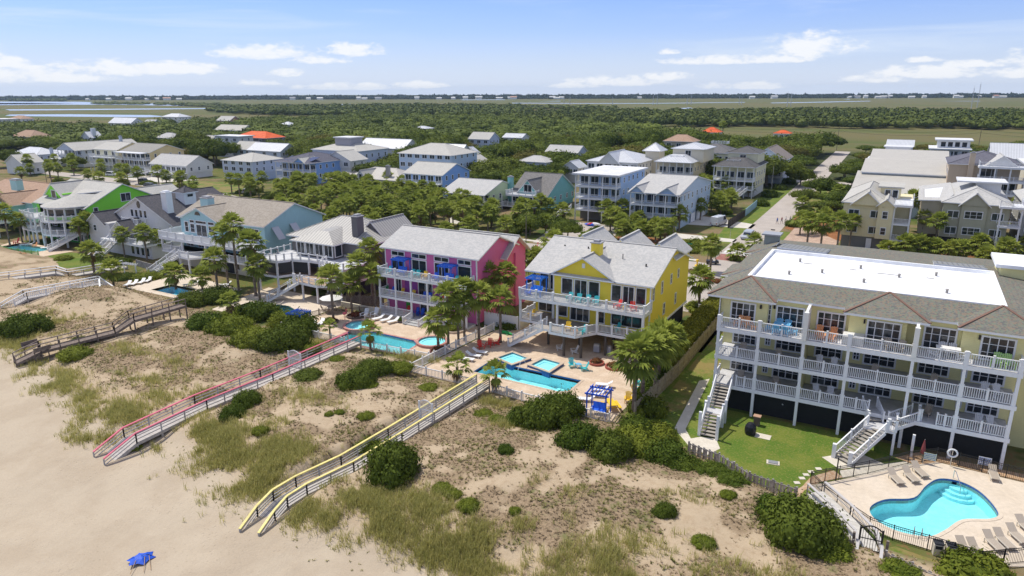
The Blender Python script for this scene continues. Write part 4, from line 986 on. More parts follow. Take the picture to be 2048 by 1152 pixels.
h.deck([(-42.4, 76.7), (-25.3, 76.7), (-25.3, 79.5), (-38.7, 79.5), (-38.7, 81.2), (-42.4, 81.2)], 6.2, .4, mottled((.42, .42, .42), (.50, .50, .50), 1, .8, 'grey_deck'))
h.rail([(-42.3, 81), (-42.3, 76.8), (-25.4, 76.8), (-25.4, 79.4)], 6.2, bal=.17, post=2.4, pw=.24)
DK1 = [(-42.4, 77.0), (-38.3, 77.0), (-36.8, 74.3), (-33.2, 74.3), (-31.4, 77.0), (-25.5, 77.0), (-25.5, 79.5), (-38.7, 79.5), (-38.7, 81.2), (-42.4, 81.2)]
h.deck(DK1, 3.0, .35, mottled((.30, .27, .24), (.38, .34, .31), 1, .8, 'porch_floor'))
h.rail([(-42.3, 81), (-42.3, 77.1), (-39.3, 77.1)], 3.0, bal=.17, post=2, pw=.22); h.rail([(-36.6, 74.4), (-33.2, 74.4), (-31.4, 77.1), (-25.6, 77.1)], 3.0, bal=.17, post=2.0, pw=.22)
h.posts([(-42.25, 76.9), (-31.4, 76.95), (-36.9, 76.95)], 3, 5.8, .26); h.posts([(-25.5, 76.9), (-38.6, 79.3)], 2.7, 5.8, .3)
h.stairs((-42.6, 74.9), (-38.0, 75.6), .1, 3.0, 1.7, paint((.50, .44, .38), .8)); h.deck([(-39.2, 75.0), (-37.2, 74.9), (-37.2, 77.0), (-39.2, 77.0)], 2.99, .3)
PIL = paint((.10, .085, .07), .9, name='dark_timber')
h.posts([(-42.0, 79.5), (-38.3, 77.3), (-34.8, 74.6), (-32.6, 74.9), (-30.3, 77.2), (-26.0, 77.2), (-34.6, 79), (-30.3, 80), (-38.4, 81), (-26, 84), (-26, 90), (-26, 95.5)], 0, 2.7, .25, PIL, 'pile')
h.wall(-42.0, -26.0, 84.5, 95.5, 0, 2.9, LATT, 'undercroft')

# ---- pink house
PNK = paint((.70, .15, .36), .6, siding=.14, var=.06, name='pink_siding'); PNKF = paint((.64, .15, .37), .6, siding=.14, var=.05, name='pink_front_siding'); VIO = paint((.30, .07, .36), .6, name='violet_panel')
h = House('hot pink three storey beach house with blue pergolas on its top deck', x=-58, y=86)
h.wall(-66.2, -50.3, 79.0, 89.5, .3, 9.9, PNK); h.wall(-59, -50.0, 89.5, 92.6, .2, 8.7, PNK)
h.put(MB().box(-66.15, -50.35, 78.96, 79.02, .3, 9.7), 'front_siding', PNKF)  # front face a touch darker and more violet than the side walls
for a, b in ((-62.8, -60.6), (-57.2, -55.0)): h.put(MB().box(a, b, 78.9, 78.97, 3.1, 5.9), 'wall_panel', VIO)
h.gable('x', -66.2, -50.3, 79.0, 89.5, 10.05, 12.15, .55, GSH, PNK, .7); h.gable('x', -59, -50.0, 86.0, 92.6, 8.9, 11.3, .5, GSH, PNK, .8)
h.put(MB().box(-50.36, -50.2, 78.92, 79.08, .3, 9.9).box(-66.3, -66.15, 78.92, 79.02, .3, 9.9), 'corner_trim', WHITE)
for a, b in ((-65.1, -62.6), (-61.4, -58.7), (-57.4, -54.8), (-53.4, -51.1)):
    h.win('F', 78.96, a, b, 6.4, 8.55, 2 if b > -60 and a < -54 else 1, 1, door=a < -57 and a > -58); h.win('F', 78.96, a, b, 8.65, 9.45, 2, 1)
for a, b, d in ((-64.6, -63.4, 1), (-60.4, -57.8, 1), (-56.4, -55.2, 0), (-53.6, -51.4, 1)): h.win('F', 78.96, a, b, 3.2, 5.5, 2, 1, door=bool(d))
h.win('F', 78.96, -60.2, -58.2, .6, 2.5, 1, 1); h.put(MB().box(-62.7, -61.7, 78.88, 78.95, .35, 2.5), 'door', paint((.04, .33, .03), .5), label='green ground floor door')
for z in (6.2, 3.0): h.deck([(-66.1, 76.8), (-50.6, 76.8), (-50.6, 79), (-66.1, 79)], z, .35, mottled((.42, .42, .42), (.50, .50, .50), 1, .8, 'grey_deck'))
h.deck([(-66.1, 76.8), (-50.6, 76.8), (-50.6, 79), (-66.1, 79)], .35, .4, mottled((.42, .42, .42), (.50, .50, .50), 1, .8, 'grey_deck'))
CX = [-65.9, -63.0, -60.2, -57.3, -54.2, -50.8]
h.rail([(-66, 79), (-66, 76.9), (-50.7, 76.9), (-50.7, 78.9)], 6.2, bal=.17, post=2.9, pw=.24)
h.rail([(-66, 79), (-66, 76.9), (-50.7, 76.9)], 3.0, bal=.17, post=2.9, pw=.15)
h.rail([(-66, 79), (-66, 76.9), (-60.3, 76.9)], .35, bal=.17, post=2.9, pw=.15); h.rail([(-57.2, 76.9), (-50.7, 76.9)], .35, bal=.17, post=2.9, pw=.15)
h.posts([(c, 76.95) for c in CX], .35, 2.65, .22); h.posts([(c, 76.95) for c in CX], 3.0, 5.85, .22)
h.stairs((-58.7, 74.6), (-58.7, 76.8), .05, .35, 2.6, paint((.42, .42, .42), .8), n=3, h=.95)

# ---- grey house with the standing seam roof
GRY = paint((.155, .15, .15), .6, siding=.16, name='dark_grey_siding'); SMET = seam_metal((.42, .405, .37), 'auto', .62, 'standing_seam_roof'); DKW = mottled((.55, .56, .58), (.62, .63, .65), 1, .7, 'pale_decking')
h = House('dark grey house with ribbed metal hip roof and white wrap-around deck', x=-82, y=88)
h.wall(-91.6, -75.2, 84.6, 96.5, 3, 8.2, GRY); h.wall(-88.2, -79.8, 82.3, 84.6, 5.6, 8.1, GRY); h.wall(-75.4, -74.0, 88, 97, 3, 8.0, GRY)
h.hip(-91.6, -74.4, 84.6, 97.0, 8.2, 11.1, .6, SMET); 
h.put(MB().slab([(-88.9, 81.6, 8.1), (-79.1, 81.6, 8.1), (-82.6, 84.4, 9.6), (-84.3, 84.4, 9.6)][:4], .18).slab([(-79.1, 81.6, 8.1), (-79.1, 84.8, 8.1), (-82.8, 88.5, 9.9), (-82.6, 84.4, 9.6)], .18).slab([(-88.9, 84.8, 8.1), (-88.9, 81.6, 8.1), (-84.3, 84.4, 9.6), (-84.3, 88.5, 9.9)], .18).slab([(-84.3, 84.4, 9.6), (-82.6, 84.4, 9.6), (-82.8, 88.5, 9.9), (-84.3, 88.5, 9.9)], .18), 'bay_roof', [SMET, WHITE])
h.gable('y', -80.5, -74.4, 89, 97.5, 8.3, 11.0, .5, SMET, GRY, .2)
h.chimney(-78.6, -77.4, 85.6, 87.2, 9, 12.2, GRY)
for i in range(4): h.win('F', 82.3, -88.0 + i * 2.05, -86.1 + i * 2.05, 5.8, 7.9, 2, 1, .16, door=i % 2 == 1)
h.win('R', -79.8, 82.5, 84.2, 5.8, 7.9, 1, 1); h.win('F', 84.6, -90.6, -88.4, 5.8, 7.9, 2, 1)
for i in range(3): h.win('F', 84.6, -85.4 + i * 2.6, -83.6 + i * 2.6, 3.1, 5.1, 1, 1, door=True)
D2 = [(-92.0, 77.2), (-87.6, 77.2), (-86.4, 79.4), (-83.4, 80.2), (-79.6, 80.2), (-78.8, 77.8), (-73.8, 77.8), (-73.8, 84.6), (-92.0, 84.6)]
h.deck(D2, 5.5, .4, DKW); h.rail([(-91.9, 84.5)] + [(a + .05, b + .08) for a, b in D2[:7]] + [(-73.9, 84.5)], 5.5, bal=0, post=1.6, pw=.2, h=1.0)
h.deck([(-92, 77.2), (-87.6, 77.2), (-86.4, 79.4), (-83.4, 80.2), (-83.4, 76.4), (-78.0, 76.0), (-74.4, 77.6), (-74, 84.6), (-92, 84.6)], 3.0, .38, mottled((.36, .27, .20), (.43, .33, .25), 1, .8, 'brown_deck'))
SCR = paint((.025, .028, .035), .4, name='screen_mesh')
for a, b in (((-91.8, 77.4), (-88.0, 77.4)), ((-87.6, 77.6), (-86.4, 79.4)), ((-86.3, 79.6), (-83.6, 80.3))): h.put(MB().bar((*a, 4.3), (*b, 4.3), .04, 1.9), 'screen_panel', SCR)
h.posts([(-91.9, 77.3), (-87.6, 77.3), (-86.4, 79.5), (-83.4, 80.2)], 3.0, 5.1, .26); h.posts([(-91.9, 77.3), (-87.6, 77.3), (-86.4, 79.5), (-79.4, 80.0), (-77.9, 76.2), (-74.6, 78), (-81.4, 76.6)], 0, 2.65, .24); h.posts([(-77.5, 80), (-74, 78)], 3, 5.1, .24)
h.rail([(-83.3, 76.6), (-82.8, 76.4)], 3, bal=0, post=3, pw=.2, wires=1); h.rail([(-81.2, 76.4), (-78.0, 76.1), (-74.5, 77.7)], 3.0, bal=0, post=1.8, pw=.2, h=.95, wires=1)
h.stairs((-86.0, 73.6), (-82.0, 76.6), .1, 3.0, 1.6, paint((.45, .43, .40), .8), bal=0)
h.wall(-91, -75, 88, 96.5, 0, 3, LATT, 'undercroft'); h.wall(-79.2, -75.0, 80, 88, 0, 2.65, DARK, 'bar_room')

# ---- pale blue house with tan roof
LBL = paint((.38, .60, .64), .6, siding=.14, name='pale_blue_siding'); CRM = paint((.70, .64, .50), .8, name='cream_stucco')
h = House('pale blue gabled house with tan roof above arched cream ground floor', x=-110, y=88)
h.wall(-122, -98.8, 85.2, 99.5, 3, 9.0, LBL); h.wall(-119.6, -109.8, 84.0, 85.2, 5.6, 9.1, LBL)
h.gable('x', -122, -98.8, 85.2, 99.5, 9.1, 12.1, .6, TSH, LBL, .5); h.gable('y', -119.6, -109.9, 84.0, 91.5, 9.2, 11.2, .5, TSH, LBL, .5)
h.chimney(-118.6, -116.4, 87.5, 89.0, 10, 12.2, LBL)
for a, b, z0, z1, nx in ((-119.2, -118.0, 6.2, 8.3, 1), (-117.6, -116.2, 6.2, 8.0, 1), (-115.9, -112.8, 5.7, 8.0, 2), (-112.4, -110.6, 6.1, 8.0, 1)): h.win('F', 84.0, a, b, z0, z1, nx, 2 if nx == 1 else 1); 
for a, b in ((-117.6, -116.2), (-115.9, -112.8), (-112.4, -110.6)): h.win('F', 84.0, a, b, 8.1, 8.7, 1, 1, .09)
h.put(MB().extr([(-115.1 + .75 * math.cos(t_), 9.7 + .7 * math.sin(t_)) for t_ in [math.pi * i / 8 for i in range(9)]], 'y', 83.93, 83.99), 'arched_window', GLASS)
h.win('F', 85.2, -108.6, -104.2, 5.8, 8.4, 3, 2); h.win('F', 85.2, -103.4, -100.2, 5.8, 8.2, 2, 1, door=True)
D2 = [(-122.6, 80.6), (-100.4, 80.4), (-98.8, 82.0), (-98.8, 85.2), (-122.6, 85.2)]
h.deck(D2, 5.6, .5, DKW); h.rail([(-122.5, 88), (-122.5, 80.7), (-100.4, 80.5), (-98.9, 82.1)], 5.6, bal=.13, post=2.6, pw=.2)
D1 = [(-122.4, 80.8), (-116.2, 80.8), (-114.6, 78.6), (-111.6, 78.4), (-109.6, 80.6), (-98.8, 80.6), (-98.8, 85.2), (-122.4, 85.2)]
h.deck(D1, 3.0, .35, DKW); h.rail([(-122.3, 85), (-122.3, 80.9), (-117, 80.9)], 3, bal=.17, pw=.2); h.rail([(-114.4, 78.7), (-111.6, 78.5), (-109.6, 80.7), (-99, 80.7)], 3, bal=.17, pw=.2)
h.posts([(x, 80.95) for x in (-122.2, -116.4, -109.8, -105, -99.2)], 3, 5.2, .3)
for a, b, d in ((-121, -118.8, 0), (-117.6, -115.8, 1), (-114.2, -112.8, 1), (-111.8, -110.6, 0), (-106.5, -101, 1)): h.win('F', 85.2, a, b, 3.1, 5.0, 2, 1, door=bool(d))
g = MB().box(-122, -98.9, 82.6, 98, 0, 3.0); h.put(g, 'ground_floor', CRM)
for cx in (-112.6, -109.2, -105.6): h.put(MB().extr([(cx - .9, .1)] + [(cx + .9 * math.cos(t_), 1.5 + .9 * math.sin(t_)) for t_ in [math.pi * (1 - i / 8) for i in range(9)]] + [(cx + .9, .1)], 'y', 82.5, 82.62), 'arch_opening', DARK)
h.win('F', 82.6, -104.4, -103, .8, 2.2); h.win('F', 82.6, -101.6, -100.2, .8, 2.2)
h.stairs((-117.2, 74.2), (-115.6, 79.2), .1, 3.0, 1.8, paint((.5, .5, .5), .8)); h.posts([(-114.4, 78.8), (-111.7, 78.6)], 0, 2.7, .26)
for yy in (87.5, 91.8): h.put(MB().bar((-98.7, yy, 8.4), (-97.0, yy, 6.3), 1.6, .05), 'storm_awning', paint((.55, .55, .58), .6))

# ---- white house with the near black roof
WSD = paint((.66, .65, .64), .6, siding=.15, name='white_siding')
h = House('white house with big charcoal gable roof, tall white chimney and cupola', x=-135, y=92)
h.wall(-146.0, -127.5, 86.5, 103, 0, 6.6, WSD); h.gable('y', -147.2, -126.2, 86.5, 104, 6.4, 11.3, .5, DSH, WSD, .5)
h.wall(-149.0, -141.5, 82.6, 88, 0, 6.0, WSD); h.gable('y', -149.0, -143.0, 82.6, 90, 5.9, 8.0, .5, DSH, WSD, .4); h.gable('y', -140.2, -134.6, 82.2, 88, 5.0, 7.0, .5, DSH, WSD, .4)
h.put(MB().prism(ellipse(-136.7, 86.2, .6, .1), 0, .1), 'trim', WHITE)
for i in range(4): h.win('F', 86.5, -139.8 + i * 1.45, -138.7 + i * 1.45, 7.0, 8.7, 1, 1)
h.put(MB().extr([(-136.8 + .55 * math.cos(t_), 9.7 + .75 * math.sin(t_)) for t_ in [2 * math.pi * i / 14 for i in range(14)]], 'y', 86.42, 86.5), 'oval_window', GLASS)
h.chimney(-131.6, -130.0, 88.2, 89.6, 7.2, 12.3, WHITE, WHITE)
h.wall(-134.6, -131.8, 93.6, 96.4, 9, 11.6, WHITE, 'cupola'); h.hip(-134.6, -131.8, 93.6, 96.4, 11.6, 12.8, .4, DSH, 'cupola_roof'); h.win('R', -131.8, 94.2, 95.8, 10.5, 11.3)
h.deck([(-143, 81.2), (-128, 80.6), (-127.4, 86.5), (-143, 86.5)], 3.1, .4, DKW); h.rail([(-137.6, 81.1), (-128, 80.8), (-127.5, 86.4)], 3.1, bal=0, wires=4, post=2.6); h.rail([(-140.6, 84.9), (-135.0, 84.6), (-135, 86.4)], 6.0, bal=.3, wires=0, post=1.4)
h.deck([(-141, 84.6), (-134.8, 84.5), (-134.8, 86.5), (-141, 86.5)], 6.0, .3, DKW)
h.wall(-142, -128.2, 82.4, 87, 0, 2.7, WSD, 'ground_floor'); 
for i in range(4): h.win('F', 82.4, -134.8 + i * 1.6, -133.6 + i * 1.6, .4, 2.3, 1, 1, frm=WHITE)
h.win('F', 82.6, -147.2, -146.0, 4.0, 5.4, 1, 2); h.win('F', 86.5, -140.8, -139.6, 3.4, 5.4); h.win('F', 86.5, -133.2, -130.4, 3.3, 5.4, 2, 1, door=True)
h.stairs((-137.4, 76.0), (-138.8, 81.6), .1, 3.1, 2.2, paint((.5, .48, .45), .8), bal=0)

# ---- lime green house
GRN = paint((.27, .80, .06), .6, siding=.14, var=.05, name='lime_siding'); DGR = paint((.06, .34, .05), .6)
h = House('lime green beach house with round glazed turret and pale grey roof', x=-160, y=90)
h.wall(-170, -152.0, 84.2, 101, 3.0, 8.2, GRN); h.gable('x', -171, -152.0, 84.2, 101.5, 8.3, 12.4, .5, LSH, GRN, .5, zw=3)
h.wall(-169.0, -163.2, 86.0, 92, 8, 10.2, GRN); h.gable('y', -169.6, -163.2, 85.8, 94, 9.9, 12.4, .5, LSH, GRN, .4)
tur = [(-157.8 + 5.0 * math.cos(t_), 84.6 + 5.0 * math.sin(t_)) for t_ in [math.pi * (1 + i / 8) for i in range(9)]]
h.put(MB().prism(tur + [(-152.8, 88), (-162.8, 88)], 5.9, 8.6), 'turret_wall', GRN)
for i in range(8):
    a, b = Vector(tur[i]), Vector(tur[i + 1]); dd = (b - a).normalized(); nn = Vector((dd.y, -dd.x)); a2 = a + dd * .2 + nn * .03; b2 = b - dd * .2 + nn * .03
    w = h.put(MB().bar((a2.x, a2.y, 7.35), (b2.x, b2.y, 7.35), .08, 1.5).bar((a2.x, a2.y, 8.38), (b2.x, b2.y, 8.38), .08, .36), 'window', GLASS)
    h.put(MB().bar((a.x + nn.x * .05, a.y + nn.y * .05, 8.13), (b.x + nn.x * .05, b.y + nn.y * .05, 8.13), .14, .14).bar((a.x + nn.x * .05, a.y + nn.y * .05, 6.55), (b.x + nn.x * .05, b.y + nn.y * .05, 6.55), .14, .14).box(a.x - .16, a.x + .16, a.y - .16, a.y + .1, 5.9, 8.65), 'frame', WHITE, w)
ro = MB(); ct = (-157.8, 85.6, 10.6)
eo = [(-157.8 + 5.7 * math.cos(t_), 84.6 + 5.7 * math.sin(t_), 8.6) for t_ in [math.pi * (1 + i / 10) for i in range(11)]]
for i in range(10): ro.slab([eo[i], eo[i + 1], ct], .2)
ro.slab([ct, eo[-1], (-152, 92, 10.2)], .2); ro.slab([eo[0], ct, (-163.5, 92, 10.2)], .2); ro.slab([ct, (-152.3, 92, 11.2), (-163, 92, 11.2)], .2)
h.put(ro, 'turret_roof', [LSH, WHITE])
h.win('R', -152.0, 92.2, 94.6, 8.4, 10.3, 2, 1); h.win('R', -152.0, 85.8, 86.9, 6.6, 8.0); h.win('R', -152.0, 98.6, 99.7, 7.2, 8.2); h.win('F', 85.8, -167.2, -165.4, 9.0, 10.9)
h.wall(-158, -151.6, 100, 106, 3, 9.0, GRN); h.gable('y', -158.5, -151.8, 98, 107, 8.8, 10.6, .5, LSH, GRN, .4)
arc = [(-157.8 + 6.0 * math.cos(t_), 84.4 + 6.0 * math.sin(t_)) for t_ in [math.pi * (1.08 + i * .84 / 10) for i in range(11)]]
D = [(-170.4, 80.0)] + [(-163.8, 79.4)] + arc[1:] + [(-151, 82.2), (-151, 84.4), (-170.4, 86)]
for z, q in ((5.8, .4), (2.9, .35)): h.deck(D, z, q, DKW); h.rail([(-170.3, 85.5), (-170.3, 80.1), (-163.8, 79.5)] + arc[1:] + [(-151.1, 82.3)], z, bal=.22, post=1.9, pw=.2)
h.posts([(-170.2, 80.2), (-168, 80), (-165.8, 79.8), (-163.8, 79.6)] + arc[2::2], .1, 5.4, .3)
h.wall(-169.6, -152.4, 84.4, 100, 0, 3, DGR, 'ground_floor')
for i in range(5): h.win('F', 84.2, -169.3 + i * 3.4, -167.3 + i * 3.4, 3.2, 5.3, 2, 1, door=True)
for i in range(5): h.win('F', 84.4, -168.8 + i * 3.3, -167.0 + i * 3.3, .4, 2.4)
h.stairs((-154.4, 76.6), (-152.0, 81.8), .1, 2.9, 1.8, paint((.55, .54, .52), .8))

# ---- aqua house at the left edge
AQ = paint((.36, .62, .62), .6, siding=.14, name='aqua_siding')
h = House('aqua house with low brown roof cut by the picture edge', x=-190, y=92)
h.wall(-204, -176.5, 86, 103, 2.5, 7.4, AQ); h.gable('x', -204, -176.5, 86, 103, 7.4, 10.3, .5, BSH, AQ, .5); h.gable('y', -187.5, -180.0, 82.0, 92, 7.0, 9.2, .5, BSH, AQ, .4); h.wall(-187.4, -180.1, 82.2, 86, 2.5, 6.9, AQ)
h.chimney(-190, -187.2, 88.5, 90, 9, 11.4, AQ); h.win('F', 82.2, -184.6, -182.6, 4.6, 6.6, 2, 1); h.deck([(-205, 79), (-179, 79), (-179, 82.2), (-205, 84)], 3.4, .4, DKW); h.rail([(-205, 79.1), (-179.1, 79.1), (-179.1, 82)], 3.4, bal=.25)
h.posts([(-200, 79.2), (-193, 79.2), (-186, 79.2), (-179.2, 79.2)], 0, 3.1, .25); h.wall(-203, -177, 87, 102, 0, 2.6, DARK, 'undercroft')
# ---- the condominium
CON = paint((.80, .74, .36), .65, siding=.16, var=.05, name='cream_yellow_siding'); CFL = mottled((.52, .52, .53), (.60, .60, .62), 1, .8, 'balcony_floor'); TPO = mottled((.80, .81, .82), (.86, .87, .88), .25, .7, 'white_membrane', None, .4, .6, .05, 3)
h = House('three storey cream condominium with white balconies and flat white roof', 'condominium', -2, 84, name='condominium')
XC = [-14.8, -10.9, -6.75, -2.85, 2.4, 6.35, 10.25]
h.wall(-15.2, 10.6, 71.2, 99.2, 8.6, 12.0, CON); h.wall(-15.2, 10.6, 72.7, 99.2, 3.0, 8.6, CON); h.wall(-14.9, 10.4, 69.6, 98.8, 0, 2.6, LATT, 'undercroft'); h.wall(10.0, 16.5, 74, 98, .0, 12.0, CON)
for a, b in ((-15.2, -10.6), (-3.2, 1.6), (5.9, 10.6)): h.wall(a, b, 70.5, 71.2, 9.0, 12.0, CON)
# roof: parapet well of white membrane inside a shingled skirt
E0, E1, F0, F1 = -16.3, 18.0, 70.6, 100.6; I0, I1, J0, J1 = -13.4, 9.1, 74.0, 88.4; ZE, ZR = 12.1, 13.2
r = MB(); c = [(E0, F0, ZE), (E1, F0, ZE), (E1, F1, ZE), (E0, F1, ZE)]; d = [(I0, J0, ZR), (I1, J0, ZR), (I1, J1, ZR), (I0, J1, ZR)]
for i in range(4): j = (i + 1) % 4; r.slab([c[i], c[j], d[j], d[i]], .2)
h.put(r, 'roof', [MSH, WHITE])
h.put(MB().box(I0 - .05, I1 + .05, J0 - .05, J1 + .05, 12.5, 12.95, 0), 'flat_roof', TPO)
p = MB(); ring(p, [(I0 + .25, J0 + .25), (I1 - .25, J0 + .25), (I1 - .25, J1 - .25), (I0 + .25, J1 - .25)], [(I0 - .06, J0 - .06), (I1 + .06, J0 - .06), (I1 + .06, J1 + .06), (I0 - .06, J1 + .06)], 12.9, 13.3); h.put(p, 'parapet', TPO)
RIDGE = paint((.19, .11, .08), .8, name='ridge_tiles')
for a, b in ((-16.3, -9.7), (-3.7, 3.3), (5.4, 12.2)):
    m = (a + b) / 2; hp = MB(); ap = (m, 73.7, 13.36)
    hp.slab([(a, 69.2, ZE - .05), (b, 69.2, ZE - .05), ap], .2); hp.slab([(b, 69.2, ZE - .05), (b, 71.4, ZE + .15), (m + 1.0, 74.0, 13.25), ap], .2); hp.slab([(a, 71.4, ZE + .15), (a, 69.2, ZE - .05), ap, (m - 1.0, 74.0, 13.25)], .2)
    h.put(hp, 'hip_roof', [MSH, WHITE]); h.put(MB().bar((a, 69.2, ZE), ap, .22, .09), 'ridge_cap', RIDGE); h.put(MB().bar((b, 69.2, ZE), ap, .22, .09), 'ridge_cap', RIDGE)
    h.put(MB().box(a + .7 if a > -16 else -15.2, b - .7 if b < 12 else 10.6, 70.45, 71.0, 11.5, 12.05), 'soffit', WHITE)

for yy in (77.5, 90.0): h.put(MB().bar((E0 - .6, yy, ZE), (I0 - .2, yy + 1.6, ZR - .1), .22, .09), 'ridge_cap', RIDGE); h.put(MB().slab([(E0 - .7, yy, ZE - .05), (-13.5, yy + 1.6, 13.22), (-13.5, yy + 4.4, 13.22), (E0 - .7, yy + 6, ZE - .05)][::1], .15).slab([(E0 - .7, yy, ZE - .06), (E0 + .3, yy - .9, ZE + .2), (-13.5, yy + 1.6, 13.25)], .1), 'side_hip', [MSH, WHITE])
SMG = seam_metal((.25, .245, .21), 'x', .5, 'standing_seam_roof')
h.put(MB().slab([(-13.0, 88.8, 13.5), (-7.4, 88.8, 13.4), (-7.4, 94.5, 12.7), (-13.0, 94.5, 12.9)], .2), 'rear_metal_roof', [SMG, WHITE]); h.put(MB().slab([(3.6, 88.8, 13.4), (8.6, 88.8, 13.4), (8.6, 94.5, 12.6), (3.6, 94.5, 12.6)], .2), 'rear_metal_roof', [SMG, WHITE])
h.wall(-15.4, -13.7, 93.8, 95.4, 12, 13.9, paint((.27, .30, .28), .6), 'stair_tower'); h.put(MB().box(-15.7, -13.4, 93.5, 95.7, 13.9, 14.08), 'tower_cap', paint((.35, .36, .37), .4))
h.wall(9.6, 14.0, 87.5, 93.0, 12.2, 14.0, CON, 'roof_cabin'); h.put(MB().box(9.1, 14.6, 87.0, 93.5, 14.0, 14.35), 'cabin_roof', TPO)
v = MB()
for x, y in ((-9.7, 86.8), (-9.9, 80.2), (-3.4, 86.6), (-2.7, 80.4), (3.8, 87.0), (4.6, 80.0), (-6.9, 82.6), (0.4, 84.4)): y -= 2.4; v.cyl((x, y, 12.9), (x, y, 13.3), .12, .12, 7).cyl((x, y, 13.3), (x, y, 13.38), .2, .1, 7)
for a, b, y in ((-9.2, -8.3, 86.2), (-4.4, -3.7, 85.6), (-1.7, .3, 85.2), (2.9, 3.6, 85.5)): v.bar((a, y - 2.4, 13.0), (b, y - 2.4, 13.0), .05)
h.put(v, 'roof_vents', paint((.30, .28, .26), .7))
# balconies
for z in (9.0, 6.0, 2.95):
    h.deck([(-15.0, 68.5), (10.5, 68.5), (10.5, 72.8), (-15.0, 72.8)], z, .38 if z < 9 else .42, CFL)
    h.put(MB().box(-14.9, 10.4, 69.0, 71.2, z - .43, z - .41), 'ceiling', paint((.30, .30, .30), .8))
for i in range(6):
    a, b = XC[i] + .14, XC[i + 1] - .14; m = (a + b) / 2
    for z in (9.0, 6.0, 2.95):
        if z < 3 and i in (0,): a2, b2 = a + 2.0, b
        elif z < 3 and i == 3: a2, b2 = a, m - .3
        elif z < 3 and i == 4: a2, b2 = m + .6, b
        else: a2, b2 = a, b
        if b2 - a2 > .5: h.rail([(a2, 68.62), (b2, 68.62)], z, h=1.07, bal=.165, post=(b2 - a2) / 2, pw=.12, caps=True)
for z0, z1 in ((0, 2.6), (2.95, 5.65), (6.0, 8.6)): h.posts([(x, 68.65) for x in XC], z0, z1, .26)
h.posts([(x, 68.62) for x in (-14.85, -10.9, -2.85, 6.35, 10.3)], 9.0, 10.25, .3); h.rail([(-14.9, 71), (-14.9, 68.7)], 9.0, bal=.165, post=3); h.rail([(10.4, 71), (10.4, 68.7)], 9.0, bal=.165, post=3)
for z in (6.0, 2.95): h.rail([(-14.9, 71), (-14.9, 68.7)], z, bal=.165, post=3)
for x in (-6.75, 2.4): h.put(MB().extr([(68.3, 9.0), (68.3, 11.7), (68.7, 11.9), (71.2, 12.0), (71.2, 9.0)], 'x', x - .12, x + .12).box(x - .2, x + .2, 68.2, 68.6, 9, 11.8), 'divider_wall', [paint((.78, .77, .72), .6)])
for x in (-6.75, 2.4):
    for z in (2.95, 6.0): h.wall(x - .1, x + .1, 68.9, 72.7, z, z + 2.6, CON, 'party_wall')
WN = [(-14.2, -11.7, 2), (-10.9, -10.3, 0), (-9.9, -7.2, 2), (-6.1, -3.5, 2), (-2.6, -1.95, 0), (-1.7, 1.2, 2), (2.95, 5.6, 2), (6.5, 7.0, 0), (7.3, 9.9, 2)]
for z in (9.0, 6.0, 2.95):
    for a, b, k_ in WN:
        y = 71.2 if z > 8 else 72.7
        if z == 9.0 and (a < -11 or a == -1.7 or a > 7 or k_ == 0 and False): y = 70.5
        if k_: h.win('F', y, a, b, z + .1, z + 2.35, 4, 3, .16, door=True)
        else: h.win('F', y, a, b, z + .1 if z == 9 else z + .4, z + 2.3, 2, 4, .10, door=z == 9)
h.put(MB().box(-11.35, -11.15, 70.35, 70.5, 10.9, 11.3).box(-10.15, -9.98, 71.05, 71.2, 10.9, 11.3).box(-3.15, -3.0, 71.05, 71.2, 10.9, 11.3).box(-1.98, -1.83, 70.35, 70.5, 10.9, 11.3).box(6.0, 6.15, 71.05, 71.2, 10.9, 11.3).box(7.1, 7.25, 70.35, 70.5, 10.9, 11.3), 'wall_lamps', BLACK)
h.win('L', -15.2, 70.2, 70.9, 9.8, 11.5, 1, 2); 
for z in (3.9, 6.9, 9.9):
    for y in (74, 79, 84, 89, 94): h.win('L', -15.2, y, y + 1.1, z, z + 1.6, 1, 2)
# left flight: up from the garden path beside the first balcony bay
STP = paint((.34, .31, .27), .8, name='stair_treads')
h.stairs((-13.55, 61.9), (-13.75, 64.6), .05, 1.35, 1.5, STP, h=1.0); h.deck([(-14.6, 64.6), (-12.9, 64.6), (-12.9, 65.9), (-14.6, 65.9)], 1.35, .2, CFL); h.stairs((-13.75, 65.9), (-13.85, 68.6), 1.35, 2.95, 1.5, STP, h=1.0)
h.posts([(-14.6, 64.7), (-12.9, 64.7), (-14.6, 65.8), (-12.9, 65.8), (-14.4, 61.9), (-12.7, 61.8)], 0, 2.5, .26)
# right flight: two short arms meet on a landing, then down to the slab
h.deck([(-.7, 66.6), (1.9, 66.6), (1.9, 68.5), (-.7, 68.5)], 2.3, .2, CFL); h.stairs((-2.0, 63.2), (.4, 66.7), .05, 2.3, 1.7, STP, h=1.0)
h.stairs((.2, 68.0), (-.5, 69.8), 2.3, 2.95, 1.2, STP); h.stairs((1.6, 68.0), (3.4, 69.4), 2.3, 2.95, 1.2, STP); h.rail([(1.9, 66.7), (1.9, 68.4)], 2.3, bal=.165, post=2, pw=.22); h.rail([(1.3, 66.65), (1.9, 66.65)], 2.3, bal=.165, post=2, pw=.22)
h.rail([(3.6, 68.7), (3.6, 69.9)], 2.95, bal=.165, post=2, pw=.22); h.posts([(-2.7, 63.7), (-1.3, 62.7)], 0, 1.35, .34); h.posts([(1.85, 66.7), (-.6, 66.8), (3.4, 67.2)], 0, 2.2, .22)
h.put(MB().prism([(-8.2 + .14 * math.cos(a_), 69.5) for a_ in (0, 1)] + [(-8.2, 69.6)], 1.5, 1.6), 'bracket', WHITE)
